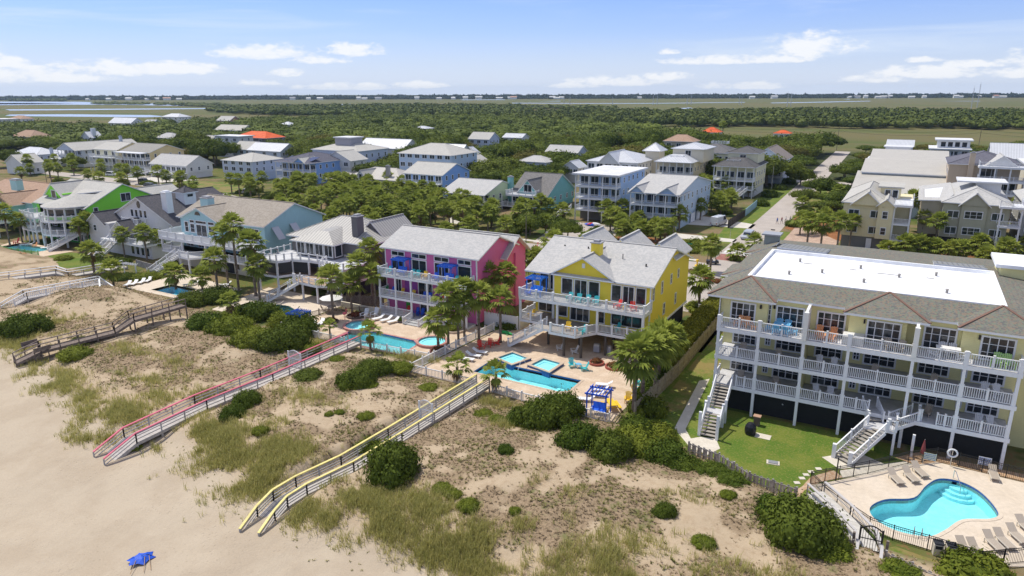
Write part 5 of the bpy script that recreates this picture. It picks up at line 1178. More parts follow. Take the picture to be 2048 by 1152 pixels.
# ------------------------------------------------------------------ the streets behind: second and third rows
LWIN = glassm((.03, .045, .06))
def gen(label, x0, x1, y0, y1, floors, ze, zr, roof, wm, rm, porch=None, side='R', base=None, upper=None, chim=None, wF=1, wS=1, rz=0.0, over=True, cols=None, fh=2.7, cat='house', name='house', front=None, nofront=False, oh=.5, garage=0, stairs=None, group=None):
    cx, cy = (x0 + x1) / 2, (y0 + y1) / 2; h = House(label, cat, cx, cy, rz, name, absolute=True, group=group)
    HOLES.append((cx, cy, math.hypot(x1 - x0, y1 - y0) / 2 - 1.5)); zb = floors[0]
    h.wall(x0, x1, y0, y1, zb, ze - .05, wm)
    if zb > .5: h.wall(x0 + .25, x1 - .25, y0 + .25, y1 - .25, 0, zb, base or wm, 'ground_floor')
    pd, levels, pr = porch if porch else (0, [], True)
    ry0 = y0 - pd if (porch and over) else y0
    if roof == 'x': h.gable('x', x0, x1, ry0, y1, ze, zr, oh, rm, wm, .45)
    elif roof == 'y': h.gable('y', x0, x1, ry0, y1, ze, zr, oh, rm, wm, .45)
    elif roof == 'hip': h.hip(x0, x1, ry0, y1, ze, zr, oh, rm)
    elif roof == 'skirt': h.hip(x0, x1, ry0, y1, ze, zr, oh, rm, cap=.35)
    else: h.put(MB().box(x0 - .7, x1 + .7, ry0 - .7, y1 + .7, ze - .05, ze + .35), 'roof', rm)
    W = x1 - x0; n = cols or max(3, round(W / 2.9))
    for z in levels:
        h.put(MB().box(x0, x1, y0 - pd, y0, z - .3, z), 'deck', WHITE)
        if pr: h.rail([(x0 + .08, y0), (x0 + .08, y0 - pd + .08), (x1 - .08, y0 - pd + .08), (x1 - .08, y0)], z, h=1.0, bal=.26, post=W / n, pw=.12, caps=False)
    if porch:
        zt = ze - .3 if over else levels[-1]
        lv = sorted(levels) + [ze - .15 if over else None]; lo = 0
        for i, z in enumerate(sorted(levels)):
            if z > .5: h.posts([(x0 + .15 + (W - .3) * k_ / n, y0 - pd + .12) for k_ in range(n + 1)], lo, z - .3, .24); lo = z
        if over: h.posts([(x0 + .15 + (W - .3) * k_ / n, y0 - pd + .12) for k_ in range(n + 1)], lo, ze - .25, .24)
    for fi, z in enumerate(floors):
        if z + 1.9 > ze and not (fi == 0): continue
        if wF and not nofront:
            m = wF if wF > 1 else max(2, round(W / 3.0))
            for k_ in range(m):
                c = x0 + W * (k_ + .5) / m; big = porch is not None; ww = min(W / m * .36, .95 if not big else 1.1)
                g = h.put(MB().box(c - ww, c + ww, y0 - .04, y0 + .02, z + (.25 if big else .8), z + 2.15), 'window', LWIN)
                f = MB().box(c - .05, c + .05, y0 - .07, y0 - .03, z + .3, z + 2.15)
                for a, b, c0, c1 in ((c - ww - .12, c + ww + .12, z + 2.13, z + 2.27), (c - ww - .12, c + ww + .12, z + (.15 if big else .68), z + (.27 if big else .82)), (c - ww - .12, c - ww + .02, z + .2, z + 2.2), (c + ww - .02, c + ww + .12, z + .2, z + 2.2)):
                    f.box(a, b, y0 - .09, y0 - .01, max(c0, z + (.15 if big else .68)), c1)
                h.put(f, 'frame', WHITE, g)
        if wS:
            m = max(2, round((y1 - y0) / 3.6)); X_ = x1 if side == 'R' else x0; sg = 1 if side == 'R' else -1
            for k_ in range(m):
                c = y0 + (y1 - y0) * (k_ + .5 + .12 * math.sin(k_ * 5 + fi)) / m; a0, a1 = sorted((X_, X_ + sg * .045)); b0, b1 = sorted((X_, X_ + sg * .075))
                g = h.put(MB().box(a0, a1, c - .42, c + .42, z + .85, z + 2.1), 'window', LWIN)
                f = MB().box(b0, b1, c - .54, c - .40, z + .75, z + 2.2).box(b0, b1, c + .40, c + .54, z + .75, z + 2.2).box(b0, b1, c - .40, c + .40, z + 2.08, z + 2.2).box(b0, b1, c - .40, c + .40, z + .75, z + .87).box(b0, b1, c - .40, c + .40, z + 1.45, z + 1.5); h.put(f, 'frame', WHITE, g)
    if upper:
        ux0, ux1, uy0, uy1, uz, ur = upper; h.wall(ux0, ux1, uy0, uy1, ze - .5, uz, wm, 'upper_storey'); h.hip(ux0, ux1, uy0, uy1, uz, ur, .6, rm, 'upper_roof'); h.win('F', uy0, (ux0 + ux1) / 2 - 1, (ux0 + ux1) / 2 + 1, uz - 2.4, uz - .5, 2, 1)
    if chim:
        a, b, z0_, z1_, mm = chim; h.chimney(a - .6, a + .6, b - .5, b + .5, z0_, z1_, mm)
    for g_ in range(garage):
        w_ = (W - 1) / garage; h.put(MB().box(x0 + .5 + w_ * g_ + .2, x0 + .5 + w_ * (g_ + 1) - .2, y0 + .15, y0 + .24, .05, 2.2), 'garage_door', WHITE)
    if stairs: h.stairs(*stairs, bal=.26)
    return h
SKY_ = paint((.40, .55, .78), .6, siding=.16, name='light_blue_siding'); SK2 = paint((.24, .42, .78), .6, siding=.16, name='blue_siding'); SK3 = paint((.50, .62, .74), .6, siding=.16, name='powder_blue_siding'); BG_ = paint((.56, .62, .72), .6, siding=.16, name='blue_grey_siding')
TEA = paint((.22, .50, .48), .6, siding=.16, name='teal_siding'); PGR = paint((.60, .72, .46), .6, siding=.16, name='pale_green_siding'); CRY = paint((.74, .70, .48), .6, siding=.16, name='cream_siding'); BUF = paint((.72, .58, .30), .6, siding=.16, name='buff_yellow_siding')
TAUP = paint((.47, .42, .32), .6, siding=.16, name='beige_siding'); SAGE = paint((.42, .41, .30), .6, siding=.16, name='sage_siding'); WHT = paint((.72, .72, .71), .6, siding=.16, name='white_siding'); YHS = paint((.77, .68, .42), .6, siding=.16, name='warm_yellow_siding')
WMT = seam_metal((.62, .64, .67), 'auto', .5, 'white_metal_roof'); CMT = seam_metal((.56, .53, .46), 'y', .9, 'ribbed_cream_roof'); GMT = seam_metal((.46, .46, .45), 'auto', .5, 'grey_metal_roof')
PLAIN = mottled((.62, .63, .64), (.70, .71, .72), .3, .7, 'flat_membrane_roof', None, .4, .6, .05, 4); REDR = mottled((.62, .10, .03), (.70, .14, .04), .4, .7, 'orange_metal_roof', None, .4, .6, .1, 4); GAR = paint((.20, .20, .19), .7, name='grey_block_wall')  # GAR is one even grey for ground-floor walls

gen('square blue house with flat white roof and three shaded porches', -73.4, -62.2, 165.0, 182.5, [2.9, 5.9, 8.9], 11.7, 11.7, 'flat', SKY_, PLAIN, (2.8, [8.9, 5.9, 2.9], True), cols=3, base=GAR, stairs=((-76.5, 157.5), (-75.6, 163.2), .1, 2.9, 1.6, WOODG))
h = gen('powder blue house with twin front gables and two open porches', -58.0, -46.2, 163.2, 190.0, [3.0, 5.7], 8.7, 11.4, 'x', SK3, GSH, (3.0, [5.7, 2.9], True), cols=4, base=SK3, over=True)
h.gable('y', -58.2, -54.2, 160.0, 170, 8.5, 10.2, .4, GSH, SKY_, .5); h.gable('y', -51.2, -46.4, 160.0, 170, 8.5, 10.2, .4, GSH, SKY_, .5)
for i in range(3): h.put(MB().box(-46.16, -46.08, 172 + i * 5.2, 175.8 + i * 5.2, .1, 2.4), 'garage_door', WHITE)
h = gen('teal chalet style house with arched dormer window and steep dark roof', -97.5, -86.2, 172, 190, [1.2], 4.2, 9.2, 'x', TEA, shingle((.22, .21, .20), (.17, .165, .16), 'charcoal_brown_shingles'), None)
h.deck([(-98.5, 168), (-88.4, 168), (-88.4, 172), (-98.5, 172)], 1.2, .3); h.deck([(-97, 168), (-88.6, 168), (-88.6, 174), (-97, 174)], 4.4, .5, DKW); h.rail([(-97, 172), (-97, 168.1), (-88.7, 168.1), (-88.7, 172)], 4.4, bal=.24); h.rail([(-98.4, 172), (-98.4, 168.1), (-88.5, 168.1), (-88.5, 172)], 1.2, bal=.24); h.posts([(-98.3, 168.2), (-95, 168.2), (-91.8, 168.2), (-88.6, 168.2)], 0, 4, .22)
h.gable('y', -94.6, -88.6, 171.0, 181, 5.0, 8.3, .4, shingle((.22, .21, .20), (.17, .165, .16), 'charcoal_brown_shingles'), TEA, .5, zw=4.4); h.win('F', 171.0, -92.9, -90.3, 4.7, 7.0, 2, 1); h.chimney(-99.2, -97.9, 173, 174.2, 0, 8.4, TEA); h.stairs((-101, 164), (-98.6, 168.6), .1, 1.2, 1.5, WOODG)
HOLES.append((-94, 166, 5))
h = gen('pale green single storey house on stilts with wide grey gable roof', -113.0, -99.2, 163.2, 179, [2.2], 5.0, 7.8, 'x', PGR, GSH, (3.0, [2.2], True), base=DARK, cols=4)
h = gen('bright blue gabled house with white balcony over a screened porch', -137.0, -122.8, 174.5, 189.5, [2.2, 4.9], 7.6, 10.4, 'x', SK2, LSH, (2.6, [4.9, 2.2], True), over=False, cols=4, base=SK2)
h = gen('tall white house with broad pale hip roof behind the blue gabled one', -156, -134, 196, 212, [3, 6, 9], 11.2, 14.4, 'hip', SK3, LSH, None, base=WHT)
h = gen('low white house with pale metal hip roofs and a slim brick chimney', -163, -140, 176, 190, [1], 4.6, 7.6, 'hip', WHT, seam_metal((.52, .49, .43), 'auto', .5, 'pale_metal_roof'), None, chim=(-146, 177.5, 4, 8.8, paint((.42, .38, .33), .8))); h.gable('y', -157, -153, 174.5, 182, 5.2, 7.4, .3, LSH, WHT, .3, zw=3.5); h.win('F', 174.5, -155.7, -154.3, 4.4, 6.2)
h.hip(-172, -162, 176, 186, 3.4, 5.6, .5, seam_metal((.52, .49, .43), 'auto', .5, 'pale_metal_roof'), 'side_roof'); h.wall(-171.6, -162, 176.4, 185.6, 0, 3.4, WHT)
h = gen('deep blue house with dark roof carrying solar panels', -201, -183.8, 184, 202, [1.5, 4.5], 7.6, 10.4, 'hip', SK2, shingle((.13, .13, .16), (.10, .10, .13), 'slate_blue_shingles'), (3.0, [4.4, 1.4], True), cols=5)
sl = (10.4 - 7.6) / 11.0
for k_, (a, b) in enumerate(((-198, -189.5), (-187.6, -184.2))): h.put(MB().slab([(a, 182.4, 7.6 + sl * 1.9 + .12), (b, 182.4, 7.6 + sl * 1.9 + .12), (b, 186.6, 7.6 + sl * 6.1 + .12), (a, 186.6, 7.6 + sl * 6.1 + .12)], .06, 0, 0), 'solar_panel', paint((.02, .03, .10), .15, name='solar_glass', spec=.8))
h.gable('y', -191.5, -185.8, 180.8, 188, 7.6, 9.4, .4, LSH, SK2, .4)
h = gen('blue grey house with light hip roof and square roof lookout', -207, -184, 206, 224, [3, 6.4], 9.9, 12.6, 'hip', BG_, LSH, None, chim=None); h.wall(-199.5, -191.5, 211, 218, 11.5, 14.2, paint((.36, .35, .38), .6)); h.put(MB().box(-200, -191, 210.5, 218.5, 14.2, 14.6), 'lookout_roof', PLAIN)
h = gen('blue grey two storey house with pale roof facing the lawn', -227, -210.6, 179, 194, [2.6, 4.9], 7.1, 9.6, 'hip', BG_, LSH, None, base=BG_, wF=4)
h = gen('long white house with grey gable roof and white outside stair', -260.5, -238.5, 172, 183.5, [2.0], 5.1, 8.3, 'x', WHT, GSH, (2.6, [2.0], True), over=False, cols=6, stairs=((-263.5, 163), (-258, 169.2), .1, 2.0, 1.8, WOODG))
h = gen('cream three storey house with white balconies above two garage doors', -301, -285, 174.5, 188, [3, 6.0], 9.0, 11.6, 'x', CRY, LSH, (2.8, [5.9, 3.0], True), over=False, base=CRY, garage=3, wF=3)
h = gen('buff yellow house with glazed double porch beside the cream one', -282.5, -264, 174.8, 190, [3, 5.8], 8.8, 11.4, 'x', BUF, shingle((.33, .32, .29), (.28, .27, .25), 'brown_grey_shingles'), (3.2, [5.8, 3.0], True), over=False, cols=6, base=WHT); h.put(MB().box(-282.8, -265.5, 171.3, 175, 8.2, 8.5), 'porch_roof', WHITE)
h.posts([(-282.4 + i * 2.8, 171.7) for i in range(7)], 5.8, 8.2, .22)
h = gen('blue grey house with front gable, balcony and broad chimney', -329.5, -316, 177.5, 205, [2.5, 5.0], 7.7, 10.6, 'y', BG_, LSH, (2.8, [4.7], True), chim=(-316, 196, 6, 12.4, BG_), base=WHT, stairs=((-322, 166), (-319, 174), .1, 4.7, 2, WOODG))
h = gen('low white roofed cottage among palms near the left edge', -350, -326, 172, 186, [.4], 3.6, 6.6, 'hip', WHT, WMT, None, chim=(-331, 173, 3, 8, BG_))
h = gen('white gabled house end at the left edge of the picture', -318, -306, 148, 156, [0.3], 5, 8, 'y', WHT, LSH, None, wF=0)
# third row near the side street
h = gen('white house with several steep white metal gables and a long deck', -98, -79.5, 226.5, 248, [2.8, 5.6], 8.6, 11.6, 'hip', WHT, WMT, (2.8, [5.4, 2.8], True), over=False, base=CRM); h.gable('y', -93.5, -86, 225.5, 240, 8.3, 11.8, .4, WMT, WHT, .4); h.hip(-82.5, -76.5, 240, 247, 11.6, 14.2, .4, WMT, 'tower_roof'); h.wall(-82, -77, 240.4, 246.6, 0, 11.6, CRM, 'tower')
h = gen('white house with screened porches, white hip roof and roof dormer', -73, -61.4, 228.2, 247, [2.8, 5.6], 9.6, 11.6, 'skirt', CRM, WMT, (3.2, [5.6, 2.8], True), cols=5, upper=(-69.8, -59.5, 232.5, 246, 13.4, 15.0))
h.deck([(-69, 227.5), (-64.6, 227.5), (-64.6, 232.5), (-69, 232.5)], 10.4, .3, WHITE); h.rail([(-69, 231), (-69, 227.6), (-64.7, 227.6), (-64.7, 231)], 10.4, bal=.3)
h = gen('pale yellow house with dark hip roof, porches and curved stair', -53.4, -41.2, 225.0, 241, [2.6, 5.4], 9.4, 11.6, 'skirt', CRY, shingle((.13, .125, .125), (.10, .10, .10), 'black_brown_shingles'), (3.2, [5.2, 2.6], True), cols=5, upper=(-51, -41.8, 229.5, 240, 13.0, 14.8), base=WHT)
h.deck([(-50, 224), (-46, 224), (-46, 229), (-50, 229)], 10.2, .3, WHITE); h.rail([(-50, 228), (-50, 224.1), (-46.1, 224.1), (-46.1, 228)], 10.2, bal=.3); h.stairs((-45.6, 215.5), (-43.4, 221.7), .1, 2.6, 1.5, WOODG, bal=.3)
h = gen('grey house with brown hip roof and white roof deck by the corner', -50.5, -39.0, 262, 280, [2.6, 5.6], 8.6, 12.4, 'y', BG_, shingle((.28, .24, .21), (.23, .2, .18), 'brown_shingles'), (3.0, [5.4, 2.6], True), cols=4, over=False); h.deck([(-51, 257.5), (-40, 257.5), (-40, 262), (-51, 262)], 8.6, .5, WHITE); h.rail([(-50.9, 262), (-50.9, 257.6), (-40.1, 257.6), (-40.1, 262)], 8.6, bal=.3); h.posts([(-50.8, 257.8), (-47, 257.8), (-43.6, 257.8), (-40.2, 257.8)], 5.4, 8.1, .25)
h = gen('cream house with charcoal hip roof and white widow walk', -74, -58, 268, 284, [3, 6], 9.4, 12.6, 'hip', CRY, shingle((.17, .165, .17), (.14, .14, .14), 'charcoal_shingles'), None); h.rail([(-68, 275), (-62, 275), (-62, 279), (-68, 279), (-68, 275)], 12.2, bal=.3, h=.9)
# across the side street
h = gen('warm yellow house with white corner porch tower and roof deck', -11.2, -3.0, 160.4, 182, [2.6, 5.9], 9.6, 12.2, 'hip', YHS, LSH, None, side='L', base=GAR, wF=2)
h.gable('y', -9.6, -4.2, 159.7, 168, 9.5, 11.9, .4, LSH, YHS, .4); h.wall(-4.7, -2.0, 159.3, 170, 2.6, 9.5, YHS, 'bay'); h.gable('y', -4.9, -1.8, 159.2, 168, 9.5, 10.8, .3, LSH, YHS, .3)
for z in (2.6, 5.9): h.win('F', 159.3, -3.9, -2.8, z + .8, z + 2.4, 1, 2)
for z in (2.6, 5.9): h.deck([(-2, 159.6), (1.2, 159.6), (1.2, 166), (-2, 166)], z, .35, DKW); h.rail([(-1.9, 159.7), (1.1, 159.7), (1.1, 166)], z, bal=.22)
h.deck([(-2, 159.6), (1.4, 159.6), (1.4, 170), (-2, 170)], 9.7, .45, WHITE); h.rail([(-1.9, 159.8), (1.3, 159.8), (1.3, 170)], 9.7, bal=.22); h.posts([(-1.8, 159.8), (1.1, 159.8), (1.1, 165.8)], 0, 9.3, .3); h.wall(-5, -1.2, 168, 176, 9.5, 12.0, YHS, 'roof_room'); h.put(MB().box(-5.5, -.6, 167.5, 176.5, 12, 12.3), 'roof_room_cover', LSH)
h.win('F', 168, -4.2, -3.0, 10.4, 11.7); h.win('F', 168, -2.8, -1.6, 9.9, 11.7, door=True); h.wall(-2, 1.2, 166, 181, 0, 9.3, YHS, 'side_wing'); h.put(MB().box(-6.2, -5.2, 160.25, 160.35, .1, 2.3), 'door', WHITE)
h = gen('sage and beige block with grey gables and a white porch stack', 6.8, 18.2, 168.2, 196, [2.6, 5.9], 9.8, 12.4, 'hip', SAGE, GSH, None, side='L', base=DARK, wF=3)
h.gable('y', 9.8, 14.6, 167.5, 176, 9.7, 12.0, .4, GSH, SAGE, .4); h.wall(10.0, 14.4, 167.7, 169, 2.6, 9.7, SAGE, 'bay'); h.wall(2.9, 6.8, 170.2, 194, 2.6, 9.7, TAUP, 'side_wing'); h.slab = None
for z in (2.6, 5.9): h.win('F', 167.7, 10.6, 13.8, z + .8, z + 2.4, 3, 2); h.deck([(16.4, 166.4), (20.2, 166.4), (20.2, 170), (16.4, 170)], z, .35, DKW); h.rail([(16.5, 166.5), (20.1, 166.5), (20.1, 170)], z, bal=.22)
h.put(MB().slab([(2.2, 169.6, 9.7), (7, 169.6, 9.9), (8.5, 172, 11), (8.5, 194, 11), (2.2, 194.6, 9.7)], .2), 'wing_roof', [GSH, WHITE])
h.posts([(16.6, 166.6), (20.0, 166.6)], 0, 9.4, .3); h.deck([(16.2, 166.2), (20.4, 166.2), (20.4, 172), (16.2, 172)], 9.8, .4, WHITE); h.rail([(16.3, 166.4), (20.3, 166.4), (20.3, 172)], 9.8, bal=.22); h.wall(12.5, 17, 178, 184, 9.7, 13.0, WHT, 'roof_room'); h.put(MB().box(9, 18, 177, 185, 13, 13.3), 'roof_room_cover', PLAIN)
h = House('long building under a stepped ribbed cream roof', 'building', -1, 240, name='building'); HOLES.append((-1, 225, 16)); HOLES.append((-1, 255, 16))
for i, (a, b, y0, y1, z0_, z1_) in enumerate(((-13.4, 10.6, 205.5, 228, 5.6, 9.4), (-12.4, 9.9, 224, 240, 9.5, 12.0), (-11.4, 9.4, 238, 254, 11.6, 13.9))):
    h.put(MB().slab([(a, y0, z0_), (b, y0, z0_), (b, y1, z1_), (a, y1, z1_)], .25), 'roof_tier', [CMT, WHITE]); h.wall(a + .4, b - .4, y0 + .6, y1 - .6, 0, z0_ - .25, paint((.40, .46, .50), .7))
h = gen('sky blue house with flat white roofs and a roof terrace', -13.8, 6.8, 284, 300, [3, 6], 7.4, 7.4, 'flat', paint((.20, .52, .76), .6), PLAIN, None, side='L'); h.wall(-7, 4.5, 286, 296, 7, 10, paint((.20, .45, .80), .6), 'upper_storey'); h.put(MB().box(-7.6, 5, 285.5, 296.5, 10, 10.3), 'upper_roof', PLAIN); h.wall(-9, -1, 290, 298, 7, 12, WHT, 'stair_tower'); h.put(MB().box(-9.6, -.4, 289.5, 298.5, 12, 12.3), 'tower_roof', PLAIN); h.rail([(-13.6, 296), (-13.6, 284.2), (-7.2, 284.2)], 7.5, bal=.4)
for i in range(3): h.win('F', 286, -6 + i * 3, -4.6 + i * 3, 7.6, 9.4)
h = gen('house with a low orange brown roof beside the cream roofed building', 2, 16, 258, 274, [.3], 8.0, 11.4, 'hip', TAUP, shingle((.48, .25, .13), (.42, .21, .11), 'orange_brown_shingles'), None, side='L', wF=0)
h = gen('tan house with slate hip roof, tan chimney and white roof terrace', 8.6, 24, 217, 236, [2.5, 6, 9.5], 13.4, 16.2, 'hip', paint((.50, .40, .29), .7, name='tan_stucco'), shingle((.15, .15, .18), (.12, .12, .15), 'slate_shingles'), None, side='L', chim=(13.4, 216.6, 4, 16.3, paint((.56, .45, .33), .7)), nofront=True)
for z in (6.6, 9.9): h.deck([(15, 212.5), (25, 212.5), (25, 217), (15, 217)], z, .5, DKW); h.rail([(15.1, 217), (15.1, 212.6), (24.9, 212.6)], z, bal=.25)
h.posts([(15.2, 212.7), (18.4, 212.7), (21.6, 212.7), (24.8, 212.7)], 0, 12.9, .3); h.deck([(14.8, 212.2), (25.4, 212.2), (25.4, 218), (14.8, 218)], 13.4, .5, WHITE); h.rail([(15, 217.5), (15, 212.4), (25.2, 212.4)], 13.4, bal=.25); h.gable('y', 16.5, 23, 214, 224, 13.6, 16.0, .3, GSH, WHT, .3)
h.win('F', 217, 15.6, 19.2, 10.1, 12.6, 3, 1); h.win('F', 217, 19.8, 23.6, 6.8, 9.0, 3, 1)
h = gen('pale plastered building at the right edge behind the terrace house', 27, 42, 222, 250, [0.3], 12.5, 12.6, 'flat', CRM, PLAIN, None, side='L', nofront=True, wS=0)
h = gen('grey hip roofed house cut by the right edge', 21.5, 34, 177, 196, [2.6, 5.9], 9.6, 12.6, 'hip', paint((.40, .40, .38), .6, siding=.16, name='grey_siding'), GSH, None, side='L', base=GAR)
h = gen('modern white house with stepped flat roofs on the marsh edge', 5.8, 19, 330, 345, [3, 6.2], 9.2, 9.2, 'flat', WHT, PLAIN, (2.5, [6.2], True), side='L', base=DARK); h.wall(8, 19, 332, 344, 9.2, 12.4, WHT, 'upper_storey'); h.put(MB().box(7, 20, 331, 345, 12.4, 12.8), 'upper_roof', PLAIN)
for i in range(4): h.win('F', 332, 9 + i * 2.4, 10.9 + i * 2.4, 9.9, 12)
h = gen('white house with wide metal gable roof near the right edge', 26.5, 44, 330, 350, [3], 6.6, 11.6, 'x', WHT, WMT, None, side='L')
h = gen('house with a plain white roof showing above the trees', -10.5, -.5, 352, 368, [.3], 8.4, 10.6, 'x', WHT, WMT, None, side='L', wF=0)
# houses showing through the oak canopy: pixel of the roof's middle, width, depth, eave, ridge, style
T3 = [('house with a brilliant orange metal roof and white deck', 518, 268, 24, 13, 7.5, 10.5, 'hip', GRY, REDR, 318), ('white decked lookout house joined to the orange roof', 468, 272, 17, 9, 9, 9, 'flat', WHT, PLAIN, 306), ('white house with long dormered pale roof far left', 252, 240, 30, 12, 6, 10, 'x', WHT, WMT, 430),
      ('house with a light roof and small cupola by the creek', 352, 230, 26, 14, 7, 10, 'hip', WHT, WMT, 560), ('pink brick house with pale roof beyond the oaks', 457, 236, 17, 12, 6.5, 10, 'x', paint((.50, .26, .2), .7), LSH, 500), ('house with pale shingle roof left of the orange roof', 470, 254, 26, 12, 6, 9, 'x', WHT, shingle((.52, .5, .44), (.46, .44, .4), 'pale_tan_shingles'), 390),
      ('brown hip roofed house sunk in the left oaks', 62, 266, 22, 12, 5, 8.6, 'hip', TAUP, BSH, 330), ('white house with a tall white chimney in the oaks', 183, 268, 8, 7, 6, 9, 'y', WHT, WMT, 310), ('low tan roofed house against the left creek', 42, 234, 24, 12, 4.5, 7.5, 'hip', WHT, BSH, 500), ('white flat topped house at the far left', 6, 238, 22, 12, 8, 8, 'flat', WHT, PLAIN, 440),
      ('house with bright white metal roof behind the oak', 778, 285, 26, 12, 6.0, 9.6, 'x', WHT, WMT, 268), ('white house with black solar panels on its roof', 905, 296, 13, 9, 6.2, 9.6, 'x', WHT, WMT, 236), ('house with a white annex roof beside the solar house', 935, 300, 8, 8, 5.0, 7.6, 'y', WHT, WMT, 238), ('grey green cottage with two dormers among oaks', 968, 270, 12, 10, 7.6, 10.6, 'x', BG_, LSH, 330),
      ('round pale roofed house deep in the woods', 846, 254, 12, 9, 6, 7.5, 'hip', WHT, WMT, 400), ('white gable end left of the tall oaks', 1032, 270, 11, 8, 7.8, 9.5, 'x', WHT, WMT, 330), ('long low house with grey gable roof in the trees', 1133, 296, 15, 10, 5.5, 8, 'x', BG_, GSH, 248), ('grey roofed cottage half hidden beside the big oak', 1075, 316, 12, 9, 5, 7, 'hip', BG_, GSH, 215), ('white shed roof in front of the third row', 1149, 326, 6, 7, 4.5, 6.5, 'y', WHT, WMT, 210),
      ('taupe house with brown hip roof and band of windows', 1364, 275, 13, 9, 9.5, 12.2, 'hip', TAUP, BSH, 318), ('small white gabled house between oaks', 948, 316, 9, 8, 4.6, 7, 'y', WHT, LSH, 222), ('house with an orange tiled hip roof by the marsh', 1424, 259, 11, 9, 5, 8, 'hip', WHT, REDR, 420), ('second orange roof half hidden by palms', 1566, 263, 10, 8, 4, 6, 'hip', WHT, REDR, 410),
      ('white roofed outbuilding behind the deep blue house', 690, 309, 13, 9, 6.4, 9.4, 'y', WHT, LSH, 205), ('white house with small porch left of the grey lookout', 545, 292, 20, 10, 6.2, 9, 'x', BG_, WMT, 244), ('grey roofed house left of the lookout', 500, 289, 12, 10, 6, 9, 'x', SK3, LSH, 262), ('house with pale hip roof behind the left palms', 72, 300, 20, 10, 4.4, 7, 'hip', BG_, WMT, 198),
      ('light roof peeping out above the far canopy', 576, 246, 10, 8, 6, 8, 'hip', WHT, WMT, 470), ('white house between the long roofs on the left', 620, 250, 6, 6, 5, 6, 'hip', WHT, WMT, 455), ('grey roofed house right of the dormered white one', 305, 242, 12, 9, 6.5, 9, 'x', BG_, GSH, 440), ('grey shingled roof behind the cream house', 340, 270, 14, 9, 6, 8.6, 'hip', BG_, GSH, 300), ('pale house behind the blue gable and its chimney', 420, 275, 10, 8, 5, 7.6, 'x', WHT, LSH, 300), ('white carport roof by the second row drive', 660, 312, 8, 6, 3.4, 4.6, 'x', WHT, WMT, 196)]
for lb, px, py, w, d, ze_, zr_, rf, wm_, rm_, Y_ in T3:
    x_, z_ = onx(px, py, Y_); k_ = 1.0
    zt = (ze_ + zr_) / 2 + 1.2
    # slide along the sight line until the roof's middle sits at its own height
    x_, y_ = at(px, py, zt)
    HOLES.append((x_ * .965, y_ * .965, w * .42)); HOLES.append((x_ * .93, y_ * .93, w * .3)); ze_ += 1.2; zr_ += 1.2
    g = gen(lb, x_ - w / 2, x_ + w / 2, y_ - d / 2, y_ + d / 2, [max(.3, ze_ - 3.0)], ze_, zr_, rf, wm_, rm_, None, wF=3, wS=1)
    if 'solar' in lb: s_ = (zr_ - ze_) / (d / 2); g.put(MB().slab([(x_ - 4.6, y_ - d / 2 + .6, ze_ + s_ * .6 + .1), (x_ + 2.8, y_ - d / 2 + .6, ze_ + s_ * .6 + .1), (x_ + 2.8, y_ - .6, zr_ - s_ * .6 + .1), (x_ - 4.6, y_ - .6, zr_ - s_ * .6 + .1)], .05, 0, 0), 'solar_panel', paint((.02, .03, .05), .2, name='solar_glass', spec=.8))
    if 'lookout house' in lb: g.rail([(x_ - w / 2, y_ + 4), (x_ - w / 2, y_ - d / 2), (x_ + w / 2, y_ - d / 2)], 9.3, bal=.5, h=1.3)
    if 'tall white chimney' in lb: g.wall(x_ + 1, x_ + 3, y_ - 1, y_ + 1, 8, 12, WHITE, 'chimney')
for a in ((-160, 95, 20), (-135, 95, 18), (-110, 92, 18), (-82, 92, 14), (-58, 89, 14), (-34, 88, 15), (-190, 95, 20), (0, 86, 25)): HOLES.append(a)
# ------------------------------------------------------------------ oaks: 290 that can be told apart, the rest one canopy
cand = []
HOLES += [(-88, 213, 11), (-67, 214, 12), (-47, 212, 10), (-78, 203, 8), (-57, 205, 8)]
rg = random.Random(3)
gy_ = np.arange(188, 1000, 7.4)
for yy in gy_:
    for xx in np.arange(-760, 240, 7.8):
        x = xx + rg.uniform(-3.2, 3.2); y = yy + rg.uniform(-3.2, 3.2); D_, L_ = DL(x, y)
        if D_ < 120 or abs(L_) > D_ * .80 + 12: continue
        if D_ > np.interp(L_ / D_, [-.8, -.55, -.35, -.2, .0, .25, .35, .8], [620, 570, 700, 800, 700, 450, 375, 380]): continue
        if not clear(x, y, 4.2) or not street_clear(x, y): continue
        if y < 222 and x > -100 and not (-24 < x < -13): continue
        if y < 264 and -40 < x < -13 and not (x > -19.5 and y > 196): continue
        if y < 215 and -330 < x < -205 and rg.random() < .5 and y < 200: continue
        if y < 205 and x < -200: continue
        if x > -13 and y < 262: continue
        if abs(y - 274) < 6 and x > -110: continue
        if x > -14 and y < 300: continue
        if rg.random() < .05: continue
        cand.append((D_, x, y))
cand.sort(); keep = []; far_ = []
for c_ in cand:
    if len(keep) < 285 and all((c_[1] - a[1]) ** 2 + (c_[2] - a[2]) ** 2 > 9.6 ** 2 for a in keep[-160:]): keep.append(c_)
    elif len(keep) >= 285: far_.append(c_)
cand = keep + far_
OL = {0: 'dark green live oak with a broad rounded crown among the houses', 1: 'live oak with dense domed crown in the woods behind the houses', 2: 'spreading live oak merging with its neighbours in the canopy', 3: 'olive brown live oak among greener ones in the canopy', 4: 'low wide live oak crown in the wooded blocks'}
for i, (D_, x, y) in enumerate(cand[:285]):
    v_ = i % 5 if i % 10 != 3 else 0; s = rg.uniform(1.05, 1.6) * (.55 if x > -25 else 1)
    oak(x, y, v_, s, rg.uniform(.62, 1.05), OL[v_], 'live oaks of the kind: ' + OL[v_][:28])
rest = [(x, y, rg.uniform(8, 14), rg.uniform(5.0, 11.0)) for D_, x, y in cand[285::2]]
